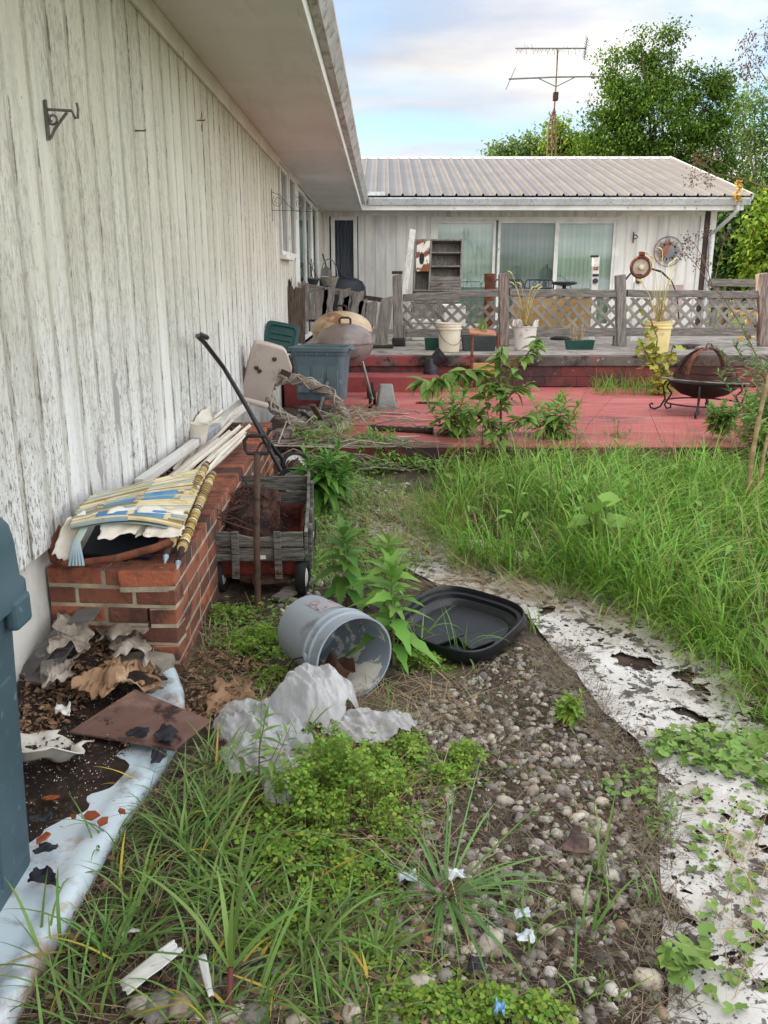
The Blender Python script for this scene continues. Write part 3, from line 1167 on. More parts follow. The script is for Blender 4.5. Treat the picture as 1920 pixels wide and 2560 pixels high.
def bucket(name, label, base, r0, r1, h, m, rz=0, broken=False, handle=True, group=None, soil=True):
    t = thing(name, label, 'bucket', base, rz, group)
    b = MB()
    prof = [(0.001, .004), (r0 - .01, 0), (r0, .008), (r0 + (r1 - r0) * .78, h * .78), (r1 + .012, h * .785), (r1 + .012, h * .81), (r1, h * .82),
            (r1, h * .88), (r1 + .010, h * .885), (r1 + .010, h * .91), (r1 + .002, h * .915), (r1 + .004, h * .975), (r1 + .012, h * .98), (r1 + .012, h), (r1 - .002, h), (r1 - .008, h * .9), (r0 - .004, .02), (0.001, .015)]
    b.lathe(prof, 36)
    if broken:
        for i, (x, y, z) in enumerate(b.v):
            a = math.atan2(y, x)
            cut = .10 * max(0, math.sin(a * 2.5 + 1.2)) ** .5 + .03 * math.sin(9 * a)
            if z > h * .80:
                b.v[i] = (x, y, max(h * .80, z - max(0, cut)))
    b.build('shell', m, t, smooth=40, local=True)
    if soil:
        k = MB()
        k.lathe([(r1 - .012, h * .80), (r1 * .5, h * .83), (.001, h * .84)], 20)
        k.build('soil', m_soil, t, smooth=180, local=True)
    if handle:
        k = MB()
        k.tube([(r1 * math.cos(a) * 1.06, -(r1 + .012) * math.sin(a) * .98 - .004, h * .80 - .20 * math.sin(a)) for a in [math.pi * i / 12 for i in range(13)]], .0035, 6)
        k.build('handle', m_blackm, t, smooth=180, local=True)
    return t


p = gz(972, 762, PF)
bucket('bucket', 'cream bucket with a wire handle standing at the porch edge', (p.x, p.y + .15, PF), .130, .152, .37, m_cream, .3, soil=False)
p = gz(1136, 758, PF)
wb = bucket('bucket', 'broken white bucket with dry grass growing in it', (p.x, p.y + .12, PF), .135, .158, .40, m_pinkish, .8, broken=True, handle=False)
wb_p = Vector((p.x, p.y + .12, PF))
p = gz(1425, 765, PF)
yb_p = Vector((p.x, p.y + .14, PF))
bucket('bucket', 'yellow bucket planted with tall foxtail grass on the porch edge', yb_p, .140, .165, .40, m_yellow, .2, handle=False)


def trough(name, label, base, L, W, H, m, rz=0, taper=1.12, cat='planter'):
    t = thing(name, label, cat, base, rz)
    b = MB()

    def ring(sc, z, ins=0):
        return [Vector((sx * (L / 2 * sc - ins), sy * (W / 2 * sc - ins), z)) for sx, sy in ((-1, -1), (1, -1), (1, 1), (-1, 1))]
    b.loft([ring(1, 0), ring(taper, H * .88), ring(taper + .03, H * .885), ring(taper + .03, H), ring(taper, H, .006), ring(taper, H * .8, .01)])
    b.build('box', m, t, bevel=.006, local=True)
    k = MB()
    k.add(ring(taper, H * .82, .012), [(0, 1, 2, 3)])
    k.build('soil', m_soil, t, local=True)
    return t


p = pz(2, 1535, 1335, PF)
gp_p = Vector((p.x, p.y + .1, PF))
trough('window_box', 'long green window box with dry grass on the porch edge', gp_p, .33, .16, .125, m_green)
p = pz(2, 880, 1345, PF)
dp_p = Vector((p.x, p.y + .16, PF))
trough('planter_box', 'dark grey planter box below a tilted terracotta tray', dp_p, .40, .24, .20, m_dgreen)
p = pz(2, 590, 1345, PF)
trough('planter_box', 'small green planter box half hidden behind the cream bucket', (p.x, p.y + .3, PF), .22, .16, .16, m_green)
t = thing('terracotta_tray', 'tilted terracotta tray with small green seedlings on the dark grey planter box', 'tray', dp_p + Vector((.02, 0, .20)))
b = MB()
b.boxm(Matrix.Translation(dp_p + Vector((.04, -.02, .235))) @ Matrix.Rotation(R(6), 4, 'Y') @ Matrix.Rotation(R(14), 4, 'X'), .36, .22, .04)
b.build('tray', m_terra, t, bevel=.01)
# rusty chair frame in front of the porch
FRY = 10.15
t = thing('rusty_chair_frame', 'rusty bare chair frame with a torn tan seat panel in front of the porch', 'chair', gy(1038, 850, FRY))
for xx, yt, yb in ((450, 245, 720), (655, 235, 640)):
    b = MB()
    b.tube([py(15, xx - 12, yb, FRY - .05), py(15, xx - 6, (yt + yb) / 2, FRY), py(15, xx, yt, FRY + .05)], .017, 8)
    b.build('leg', m_rust, t, smooth=60)
b = MB()
b.bar(py(15, 445, 530, FRY + .02), py(15, 640, 530, FRY + .02), .02, .18)
b.build('seat_panel', m_tan, t, bevel=.006)
# black pots on the step
for (xx, yy, tilt, z, lb) in ((120, 560, 0, .362, 'upside-down black flower pot on the red step below the tilted pot'), (160, 470, 50, .53, 'black flower pot tipped over on top of the upside-down pot')):
    c = py(15, xx, yy, 10.25)
    t = thing('flower_pot', lb, 'flower pot', (c.x, 10.25, z))
    t.rotation_euler = (0, R(tilt), 0)
    b = MB()
    if tilt == 0:
        b.lathe([(.001, .19), (.065, .19), (.07, .185), (.088, .05), (.095, .045), (.098, 0), (.09, 0), (.06, .17), (.001, .175)], 28)
    else:
        b.lathe([(.001, -.07), (.07, -.07), (.092, .06), (.10, .062), (.103, .12), (.095, .12), (.07, -.05), (.001, -.055)], 28)
    b.build('pot', m_black, t, smooth=40, local=True)

# hutch leaning on the patio door
HY = 15.2
hut = thing('hutch', 'weathered grey wooden hutch with rusty white door leaning on the patio door', 'hutch', py(2, 610, 950, HY))
hm = bar_matrix(py(2, 452, 945, HY), py(2, 762, 945, HY))[0]
bl, br_, tl, tr = py(2, 447, 955, HY), py(2, 757, 955, HY), py(2, 462, 612, HY), py(2, 778, 622, HY)
tl.y += .12
tr.y += .12
hx = (br_ - bl).normalized()
hz = (tl - bl).normalized()
hyv = hz.cross(hx).normalized()
Wd, Ht = (br_ - bl).length, (tl - bl).length


def hb(x0, x1, y0, y1, z0, z1):
    m = Matrix((hx, hyv, hz)).transposed().to_4x4()
    m.translation = bl + hx * (x0 + x1) / 2 + hyv * (y0 + y1) / 2 + hz * (z0 + z1) / 2
    return MB().boxm(m, x1 - x0, y1 - y0, z1 - z0)


DP = .28
b = hb(0, .03, 0, DP, 0, Ht)
for q in (hb(Wd - .03, Wd, 0, DP, 0, Ht), hb(.03, Wd - .03, 0, DP, Ht - .03, Ht), hb(.03, Wd - .03, 0, DP, 0, .03), hb(.03, Wd - .03, DP - .012, DP, .03, Ht - .03),
          hb(Wd * .32, Wd * .32 + .03, 0, DP - .013, .03, Ht - .03)):
    b.add(q.v, q.f)
b.build('carcass', m_gwood, hut, bevel=.004)
for f in (.73, .47, .26):
    q = hb(Wd * .32 + .031, Wd - .031, .02, DP - .013, Ht * f, Ht * f + .025)
    q.build('shelf', m_gwoodx, hut, bevel=.003)
q = MB()
for k in range(4):
    s = hb(Wd * .32 + .032, Wd - .032, .0, .015, .035 + k * .052, .035 + k * .052 + .047)
    q.add(s.v, s.f)
q.build('slatted_front', m_gwoodx, hut)
dr = hb(.034, Wd * .32 - .004, -.012, .008, Ht * .38, Ht - .034).build('rusty_door', m_rustwhite, hut, bevel=.004)
ov = MB()
cc = bl + hx * Wd * .155 + hz * Ht * .62 - hyv * .016
ov.add([cc + hx * .045 * math.cos(a) + hz * .10 * math.sin(a) for a in [2 * math.pi * i / 20 for i in range(20)]], [tuple(range(20))])
ov.build('oval_opening', m_dark, dr)
hb(.03, Wd - .03, .02, .10, -.20, -.01).build('drawer_rail', m_gwoodx, hut, bevel=.004)
b = MB()
b.box(bl.x - .02, br_.x + .02, HY - .02, HY + .42, PF, bl.z - .21)
b.build('base_cabinet', m_gwood, hut, bevel=.01)
t = tag(MB().bar(py(2, 385, 1010, 14.6), py(2, 446, 555, 14.9), .10, .035, up=(0, 1, 0)).build('leaning_board', m_whitepaint, bevel=.004),
        'long white-painted board leaning beside the hutch', 'board')
tag(MB().bar(py(2, 560, 925, HY - .12), py(2, 640, 905, HY - .1), .06, .03).build('driftwood', m_bark), 'small piece of dark driftwood lying in front of the hutch shelves', 'wood')

# patio chairs whose backs rise over the rail
def patio_chair(name, label, c):
    t = thing(name, label, 'chair', (c.x, c.y, PF), R(8), 'black metal patio chairs behind the railing')
    H = c.z - PF
    b = MB()
    b.tube([(-.24, .22, 0), (-.24, .0, .42), (-.24, -.06, H - .05), (-.20, -.06, H), (.20, -.06, H), (.24, -.06, H - .05), (.24, .0, .42), (.24, .22, 0)], .012, 8)
    b.tube([(-.24, -.05, H - .13), (.24, -.05, H - .13)], .008, 6)
    for k in range(5):
        x = -.16 + k * .08
        if k % 2:
            b.tube([(x - .03, -.055, H - .065), (x, -.055, H - .02), (x + .03, -.055, H - .065), (x, -.055, H - .11)], .006, 6, closed=True)
        else:
            b.tube([(x, -.055, H - .13), (x, -.055, H)], .006, 6)
    b.build('back_frame', m_blackm, t, smooth=60, local=True)
    b = MB()
    b.boxm(Matrix.Translation((0, -.24, .43)), .46, .44, .03)
    b.build('seat', m_blackm, t, bevel=.01, local=True)
    for sx in (-1, 1):
        b = MB()
        b.tube([(sx * .22, -.44, .42), (sx * .22, -.46, 0)], .012, 8)
        b.build('leg', m_blackm, t, smooth=60, local=True)


patio_chair('patio_chair', 'black metal patio chair behind the railing beside the second post', py(2, 1062, 880, 14.0))
patio_chair('patio_chair', 'black metal patio chair behind the railing in front of the middle glass panel', py(2, 1260, 880, 14.0))
c = py(2, 945, 840, 13.4)
t = thing('clay_pipe', 'upright brown and dark clay pipe standing behind the railing', 'pipe', (c.x, c.y, PF))
b = MB()
b.lathe([(.075, 0), (.075, c.z - PF - .12), (.085, c.z - PF - .10), (.085, c.z - PF), (.06, c.z - PF), (.06, 0)], 20, Matrix.Translation((0, 0, 0)))
b.build('pipe_body', m_rust, t, smooth=40, local=True)
c = py(2, 1428, 905, 13.6)
t = thing('stool', 'black swivel stool with a flat padded seat behind the lattice', 'stool', (c.x, c.y, PF))
b = MB()
b.lathe([(.001, c.z - PF + .03), (.15, c.z - PF + .035), (.20, c.z - PF + .02), (.19, c.z - PF - .01), (.05, c.z - PF - .04), (.001, c.z - PF - .04)], 24)
b.build('seat', m_black, t, smooth=50, local=True)
b = MB()
b.lathe([(.03, c.z - PF - .04), (.025, .06), (.18, .03), (.18, 0), (.001, 0)], 16)
b.build('pedestal', m_blackm, t, smooth=40, local=True)
b = MB()
b.bar(py(2, 1090, 1100, 12.65), py(2, 1600, 1100, 12.65), .02, .48)
tag(b.build('plywood_sheet', m_tan, bevel=.004), 'tan plywood sheet standing behind the middle lattice panel', 'plywood')
# gaunt white stands with black knobs, ring lantern and hoop
for (xx, yt, lb, knobs) in ((338, 560, 'white upright stand with black knob in front of the glass door', True), (660, 690, 'short white stand with black knob under the round red lantern', True)):
    c = py(3, xx, yt, 13.2)
    t = thing('white_stand', lb, 'stand', (c.x, 13.2, PF))
    b = MB()
    b.boxm(Matrix.Translation((0, 0, (c.z - PF) / 2)), .10, .08, c.z - PF)
    b.build('upright', m_white, t, bevel=.008, local=True)
    b = MB()
    b.lathe([(.001, .0), (.04, .0), (.04, .03), (.001, .03)], 16, Matrix.Translation((0, -.04, py(3, xx, 745, 13.2).z - PF)) @ Matrix.Rotation(R(90), 4, 'X'))
    b.build('knob', m_black, t, smooth=40, local=True)
    b = MB()
    b.boxm(Matrix.Translation((0, -.045, py(3, xx, 700, 13.2).z - PF)), .09, .03, .035)
    b.build('bracket', m_blackm, t, bevel=.004, local=True)
    if yt < 600:
        b = MB()
        b.boxm(Matrix.Translation((-.03, -.02, c.z - PF + .008)), .12, .05, .03)
        b.build('latch', m_blackm, t, bevel=.004, local=True)
        b = MB()
        b.boxm(Matrix.Translation((0, -.044, py(3, xx, 635, 13.2).z - PF)), .08, .014, .10)
        b.build('rusty_plate', m_rustwhite, t, bevel=.004, local=True)
c = py(3, 682, 638, 13.15)
t = thing('ring_lantern', 'round rusty red lantern with pale glass face above the short white stand', 'lantern', c)
b = MB()
b.lathe([(.13, -.03), (.155, -.035), (.17, 0), (.155, .035), (.13, .03), (.12, 0), (.13, -.03)], 28, Matrix.Rotation(R(90), 4, 'X'))
b.build('ring', m_rust, t, smooth=60, local=True)
b = MB()
b.lathe([(.001, 0), (.125, 0)], 24, Matrix.Rotation(R(90), 4, 'X'))
b.build('face', mat('pale_lens', '#b9aa98', '#a3907c', 9, .4), t, local=True)
b = MB()
b.lathe([(.03, -.015), (.035, .03), (.001, .035)], 12, Matrix.Translation((.0, -.02, 0)) @ Matrix.Rotation(R(90), 4, 'X'))
b.build('bulb', m_cream, t, smooth=60, local=True)
b = MB()
b.boxm(Matrix.Translation((0, 0, .195)), .09, .05, .06)
b.build('neck', m_rust, t, bevel=.008, local=True)
b = MB()
for o in (0, .03):
    b.tube([py(3, 560, 735 + o * 300, 13.3 + o), py(3, 620, 668, 13.3 + o), py(3, 730, 640 + o * 100, 13.3 + o), py(3, 840, 670 + o * 200, 13.3 + o), py(3, 920, 750, 13.3 + o), py(3, 960, 850, 13.3 + o), py(3, 975, 1050, 13.3 + o)], .011, 6)
tag(b.build('wire_hoop', m_blackm, smooth=60), 'thin black wire hoop arching beside the round red lantern', 'hoop')
# debris under the right rail, sawhorse, far deck rail
for (x0, y0, x1, y1, yy, w_, m_, nm, lb) in ((945, 1225, 1170, 1222, 11.6, .05, m_blackm, 'iron_bar', 'black iron bar lying on the porch under the right lattice'),
                                             (1040, 1245, 1130, 1240, 11.4, .06, m_darkwood, 'dark_stick', 'dark stick lying beside the black iron bar'),
                                             (655, 1262, 720, 1225, 11.3, .06, m_darkwood, 'dark_stick', 'dark stick propped at the foot of the yellow bucket'),
                                             (1110, 1262, 1215, 1238, 11.2, .07, m_gwood, 'broken_branch', 'grey broken branch lying under the right lattice'),
                                             (1230, 1238, 1290, 1245, 11.4, .10, m_gwood, 'wood_chunk', 'grey wood chunk lying under the right lattice')):
    b = MB()
    a_, b_ = pz(3, x0, y0, PF + .03), pz(3, x1, y1, PF + .03)
    a_.y = b_.y = yy
    a_ = Vector((py(3, x0, y0, yy).x, yy, PF + .03))
    b_ = Vector((py(3, x1, y1, yy).x, yy + .1, PF + .03))
    mid = a_.lerp(b_, .5) + Vector((0, .03, .006))
    b.tube([a_, mid, b_], [w_ * .4, w_ * .5, w_ * .35], 7)
    tag(b.build(nm, m_, smooth=50), lb, nm.replace('_', ' '))
t = thing('sawhorse', 'unpainted wooden sawhorse behind the right lattice panel', 'sawhorse', py(3, 1480, 1250, 13.6))
SH = 13.6
b = MB()
b.bar(py(3, 1385, 985, SH), py(3, 1640, 990, SH), .09, .07)
b.build('beam', m_tan, t, bevel=.006)
for x0, x1, dy in ((1490, 1440, -.2), (1490, 1510, .2), (1600, 1570, -.2), (1600, 1630, .2)):
    b = MB()
    q = py(3, x1, 1240, SH + dy)
    q.z = PF
    b.bar(q, py(3, x0, 1000, SH), .07, .035)
    b.build('leg', m_tan, t, bevel=.004)
t = thing('deck_railing', 'plain grey wooden deck railing in front of the dark trees beyond the house corner', 'railing', py(3, 1300, 1000, 16.8))
b = MB()
b.bar(py(3, 1205, 755, 16.8), py(3, 1720, 765, 16.8), .06, .14)
b.build('top_rail', m_gwoodx, t, bevel=.006)
b = MB()
b.bar(py(3, 1205, 925, 16.8), py(3, 1720, 930, 16.8), .06, .12)
b.build('middle_rail', m_gwoodx, t, bevel=.006)
for xx in (1270, 1560, 1700):
    b = MB()
    q = py(3, xx, 760, 16.86)
    b.box(q.x - .05, q.x + .05, 16.84, 16.94, PF, q.z + .02)
    b.build('post', m_gwood, t, bevel=.006)

# left corner of the porch: basket, hook arm, broom, covered grill
LY = 13.6
t = thing('hanging_basket', 'black hanging flower basket with a hooked hanger and withered stems by the side door', 'hanging basket', py(13, 470, 1200, LY))
c = py(13, 480, 1135, LY)
b = MB()
b.lathe([(.001, -.13), (.10, -.13), (.165, 0), (.175, 0), (.175, .02), (.155, .02), (.001, -.02)], 24, Matrix.Translation(c))
b.build('basket', m_black, t, smooth=40)
tp = py(13, 458, 880, LY)
for k in range(3):
    a = 2.1 * k + .4
    b = MB()
    b.tube([c + Vector((.16 * math.cos(a), .16 * math.sin(a), .01)), tp], .005, 5)
    b.build('hanger_wire', m_blackm, t)
b = MB()
b.tube([tp, tp + Vector((0, 0, .07)), py(13, 432, 800, LY), py(13, 432, 775, LY), py(13, 445, 766, LY), py(13, 460, 780, LY), py(13, 460, 795, LY)], [.02, .018, .014, .013, .012, .011, .008], 8)
b.build('hook', m_black, t, smooth=60)
b = MB()
for k in range(6):
    q = c + Vector((random.uniform(-.08, .08), 0, 0))
    b.tube([q, q + Vector((random.uniform(-.05, .05), 0, .12)), q + Vector((random.uniform(-.10, .10), 0, .26 + .05 * k % .1))], .006, 5)
b.build('withered_stems', m_darkwood, t)
b = MB()
b.tube([py(13, 330, 1140, 13.0), py(13, 322, 1060, 13.0), py(13, 335, 990, 13.0), py(13, 372, 935, 13.0), py(13, 415, 940, 13.0)], [.035, .04, .04, .045, .02], 8)
tag(b.build('curved_bracket', m_black, smooth=60), 'thick curved black bracket standing by the white corner board', 'bracket')
t = thing('broom', 'old broom with a grey head standing in the porch corner', 'broom', py(13, 730, 1150, 15.2))
b = MB()
b.tube([py(13, 655, 800, 15.2), py(13, 705, 975, 15.2)], .014, 8)
b.build('handle', m_black, t, smooth=60)
b = MB()
b.loft([[py(13, x, y, 15.2) + Vector((0, dy, 0)) for x, dy in ((690 - s, -.03), (720 + s, -.03), (720 + s, .03), (690 - s, .03))] for y, s in ((965, 0), (1010, 50), (1090, 60))])
b.build('bristles', m_gwood, t)
t = thing('wicker_basket', 'small wicker basket with a tall hoop handle on the broken rail', 'basket', py(13, 745, 1215, 12.4))
c = py(13, 745, 1215, 12.4)
b = MB()
b.lathe([(.001, 0), (.09, 0), (.125, .10), (.132, .10), (.132, .12), (.115, .12), (.001, .05)], 20, Matrix.Translation(c))
b.build('bowl', mat('wicker', '#8d877a', '#6f6a5e', 30, .9, bump=.8, bscale=40), t, smooth=40)
b = MB()
b.tube([c + Vector((-.12 * math.cos(a), 0, .11 + .26 * math.sin(a))) for a in [math.pi * i / 10 for i in range(11)]], .008, 6)
b.build('hoop_handle', m_gwood, t, smooth=60)
t = thing('covered_grill', 'dark rounded grill under a black cover before the narrow window', 'grill', py(13, 850, 1280, 15.6))
c = py(13, 850, 1280, 15.6)
b = MB()
prof = [(.58, -.9), (.58, 0), (.56, .12), (.50, .22), (.38, .28), (.2, .31), (.001, .32)]
b.lathe(prof, 28, Matrix.Translation((c.x, 15.9, c.z - .06)) @ Matrix.Diagonal((.88, .6, 1, 1)), wob=.02)
b.build('cover', mat('black_tarp', '#2b3138', '#22262c', 4, .5, bump=.6, bscale=8), t, smooth=60)
b = MB()
b.box(c.x - .4, c.x + .4, 15.7, 16.1, PF, PF + .2)
b.build('base', m_blackm, t)
# white bins behind the first lattice panel, bench
for (x0, x1, yt, lb) in ((430, 640, 1140, 'white lidded bin behind the first lattice panel'), (640, 800, 1040, 'pale crate behind the first lattice panel near the second post')):
    a_, b_ = py(2, x0, yt, 13.3), py(2, x1, yt, 13.3)
    t = thing('storage_bin', lb, 'bin', ((a_.x + b_.x) / 2, 13.4, PF))
    b = MB()
    b.box(a_.x + .02, b_.x - .02, 13.3, 13.7, PF, a_.z - .05)
    b.build('body', m_white, t, bevel=.02)
    b = MB()
    b.box(a_.x, b_.x, 13.28, 13.72, a_.z - .049, a_.z)
    b.build('lid', m_white, t, bevel=.012)

# ================================================================== ON THE WALLS
def bracket(name, label, p, s, thick, m, flip=1, style=0):
    """scrolled iron plant bracket on the side wall; p is the top wall end, s its reach"""
    t = thing(name, label, 'bracket', p)
    b = MB()
    b.bar(p + Vector((.004, 0, .03)), p + Vector((.004, 0, -s * .95)), thick * 1.6, .006, up=(1, 0, 0))
    b.build('back_plate', m, t)
    b = MB()
    if style == 0:
        b.tube([p + Vector((0, 0, 0)), p + Vector((s * .88, 0, -.005)), p + Vector((s * .98, 0, -.03)), p + Vector((s * 1.06, 0, -.03)), p + Vector((s * 1.10, 0, .0)), p + Vector((s * 1.07, 0, .02))], thick * .5, 8)
    else:
        b.tube([p + Vector((0, 0, -s * .6)), p + Vector((s * .9, 0, -s * .62)), p + Vector((s * 1.06, 0, -s * .55)), p + Vector((s * 1.08, 0, -s * .40)), p + Vector((s * .98, 0, -s * .36))], thick * .5, 8)
    b.build('arm', m, t, smooth=60)
    b = MB()
    if style == 0:
        b.tube([p + Vector((.01, 0, -s * .9)), p + Vector((s * .25, 0, -s * .62)), p + Vector((s * .55, 0, -s * .28)), p + Vector((s * .72, 0, -.01))], thick * .55, 8)
    else:
        b.tube([p + Vector((.01, 0, 0)), p + Vector((s * .3, 0, -s * .1)), p + Vector((s * .6, 0, -s * .45)), p + Vector((s * .8, 0, -s * .6))], thick * .5, 8)
    b.build('brace', m, t, smooth=60)
    b = MB()
    pts = []
    for i in range(22):
        a = i / 21 * 2 * math.pi * 1.35
        r = s * (.20 - .12 * i / 21)
        pts.append(p + Vector((s * .22 + r * math.cos(a + 2.2), 0, -s * .30 + r * math.sin(a + 2.2))))
    b.tube(pts, thick * .42, 6)
    b.build('scroll', m, t, smooth=60)
    return t


m_bracket = mat('weathered_grey_iron', '#55534c', '#6d6a60', 12, .7, spots=[('#98978a', 20, .62, .06)])
bracket('plant_bracket', 'heavy grey scrolled plant bracket high on the near siding', gx(95, 236, WX) + Vector((.004, 0, 0)), .105, .010, m_bracket)
bracket('plant_bracket', 'thin rusty scrolled plant bracket beside the small window', gx(585, 415, WX) + Vector((.004, 0, 0)), .30, .006, m_bracket, style=1)
bracket('plant_bracket', 'thin rusty scrolled plant bracket on the corner board before the side door', gx(634, 425, WX) + Vector((.025, 0, 0)), .30, .006, m_bracket, style=1)
for (x, y, lb) in ((583, 565, 'bare nail in the siding right of the heavy bracket'), (850, 520, 'bent nail with a wire scrap high in the middle of the siding')):
    q = gx(*d(1, x, y), WX)
    b = MB()
    b.tube([q, q + Vector((.05, 0, 0)), q + Vector((.052, 0, .006))], .0035, 6)
    if x > 700:
        b.tube([q + Vector((.02, 0, 0)), q + Vector((.03, .03, .05)), q + Vector((.02, .05, -.06)), q + Vector((.03, -.02, -.03))], .002, 5)
    tag(b.build('nail', m_rust), lb, 'nail')
# sun face on the far wall
c = py(3, 893, 518, 16.95)
t = thing('sun_ornament', 'round metal sun wall ornament with wavy rays inside a ring', 'wall ornament', c)
rr = .275
m_sun = mat('grey_metal_sun', '#8d8e90', '#7b7c80', 6, .55, spots=[('#9a6246', 2.2, .57, .05)])
b = MB()
b.tube([c + Vector((rr * math.cos(a), 0, rr * math.sin(a))) for a in [2 * math.pi * i / 40 for i in range(40)]], .010, 6, closed=True)
b.build('ring', m_sun, t, smooth=60)
for k in range(16):
    a = 2 * math.pi * k / 16
    ln = .255 if k % 2 == 0 else .225
    b = MB()
    pts = []
    for i in range(7):
        s = i / 6
        w_ = .042 * (1 - s) ** .8 + .002
        off = .02 * math.sin(s * 5) * (1 if k % 2 else 0)
        pts.append((.125 + (ln - .125) * s, off, w_))
    L_ = [c + Vector((r * math.cos(a) - (o + w_) * math.sin(a), -.004, r * math.sin(a) + (o + w_) * math.cos(a))) for r, o, w_ in pts]
    R_ = [c + Vector((r * math.cos(a) - (o - w_) * math.sin(a), -.004, r * math.sin(a) + (o - w_) * math.cos(a))) for r, o, w_ in pts]
    vs = L_ + R_
    b.add(vs, [(i, i + 1, i + 8, i + 7) for i in range(6)])
    b.build('ray', m_sun, t, solid=.004)
b = MB()
b.lathe([(.135, 0), (.12, .014), (.08, .024), (.03, .03), (.001, .034)], 28, Matrix.Translation(c) @ Matrix.Rotation(R(90), 4, 'X'))
b.build('face', m_sun, t, smooth=60)
q = py(3, 625, 410, 16.95)
t = thing('wall_hook', 'small rusty red hook on the far wall left of the sun ornament', 'hook', q)
b = MB()
b.boxm(Matrix.Translation(q), .025, .01, .20)
b.build('plate', m_rust, t)
b = MB()
b.tube([q + Vector((0, -.01, .05)), q + Vector((.05, -.06, .03)), q + Vector((.07, -.08, 0)), q + Vector((.03, -.06, -.03)), q + Vector((0, -.01, -.02))], .010, 6)
b.build('hook_arm', m_rust, t, smooth=60)

# ================================================================== ANTENNA TOWER
AYY = 25.5
m_ant = mat('antenna_metal', '#77746f', '#67645f', 5, .5, metal=.4)
m_towr = mat('rusty_tower_steel', '#6a4c3b', '#7d6552', 6, .75)
ant = thing('antenna_tower', 'tall rusty lattice tower with a horizontal television antenna behind the roof', 'antenna', py(4, 495, 760, AYY))
b = MB()
L0, L1, L2 = [], [], []
for k, (x, y) in enumerate(((470, 740), (474, 640), (482, 560), (505, 480))):
    pass
foot = [py(4, 468, 745, AYY), py(4, 515, 745, AYY), py(4, 495, 745, AYY + .3)]
mid = [py(4, 478, 560, AYY), py(4, 518, 560, AYY), py(4, 497, 560, AYY + .28)]
top = py(4, 508, 475, AYY)
for q in range(3):
    g0 = foot[q].copy()
    g0.z = 0
    b.tube([g0, foot[q], mid[q], mid[q].lerp(top, .6) + (mid[q] - mid[q].lerp(top, .6)) * .15, top], .022, 6)
for yv in range(0, 12):
    z = 2.5 + yv * .33
    if z > mid[0].z:
        break
    f = (z - foot[0].z) / (mid[0].z - foot[0].z)
    ps = [foot[q].lerp(mid[q], f) for q in range(3)]
    for q in range(3):
        b.tube([ps[q], ps[(q + 1) % 3]], .013, 5)
        if yv % 2 == 0:
            z2 = f + .33 / (mid[0].z - foot[0].z)
            b.tube([ps[q], foot[(q + 1) % 3].lerp(mid[(q + 1) % 3], z2)], .010, 5)
b.build('lattice_tower', m_towr, ant, smooth=60)
b = MB()
b.tube([top, py(4, 518, 330, AYY), py(4, 527, 150, AYY)], .022, 8)
b.build('mast', m_towr, ant, smooth=60)
b = MB()
b.boxm(Matrix.Translation(py(4, 515, 412, AYY)), .14, .14, .22)
b.build('rotator', m_drust, ant, bevel=.02)
b = MB()
b.tube([py(4, 298, 153, AYY), py(4, 680, 153, AYY)], .02, 6)
k = 0
for x in list(range(315, 640, 19)):
    q = py(4, x, 153, AYY)
    l_ = .28 - .12 * (x - 315) / 325 if k % 3 else .42
    b.tube([q + Vector((0, -l_ * .9, -.12 if k % 2 else -.20)), q, q + Vector((0, l_ * .9, .10 if x > 560 else (.16 if 340 < x < 400 else -.02)))], .007, 5)
    k += 1
b.build('boom', m_ant, ant, smooth=60)
b = MB()
b.tube([py(4, 686, 95, AYY), py(4, 676, 153, AYY), py(4, 668, 213, AYY)], .016, 6)
for s in range(9):
    q = py(4, 686 - s * 2.2, 100 + s * 13, AYY)
    b.tube([q + Vector((-.10, -.25, 0)), q + Vector((.10, .25, 0))], .007, 5)
b.build('reflector', m_ant, ant, smooth=60)
b = MB()
b.tube([py(4, 262, 318, AYY), py(4, 520, 307, AYY), py(4, 760, 304, AYY)], .022, 6)
b.tube([py(4, 425, 315, AYY), py(4, 515, 358, AYY)], .014, 6)
b.tube([py(4, 620, 308, AYY), py(4, 520, 358, AYY)], .014, 6)
b.tube([py(4, 272, 318, AYY) + Vector((0, -.9, .08)), py(4, 272, 318, AYY), py(4, 272, 318, AYY) + Vector((0, .9, -.08))], .010, 5)
b.build('lower_antenna', m_ant, ant, smooth=60)

# ================================================================== TREES
m_barkt = mat('tree_bark', '#5a5047', '#443c35', 6, .95, bump=.8, bscale=12, stretch=(3, 3, .6))
m_maple = mat('maple_leaf', '#567527', island=.45, hue=.025, trans=.25, rough=.55, spec=.25)
m_airy = mat('airy_leaf', '#6f8a4a', island=.35, hue=.03, trans=.35, rough=.6)
m_hedge = mat('hedge_leaf', '#3f5a2a', island=.40, hue=.03, trans=.28, rough=.6)
m_bright = mat('bright_leaf', '#76922f', island=.30, hue=.03, trans=.35, rough=.6)
tl_leaf = leaf_template(1, .72, 3, .25, .18, peak=.45)


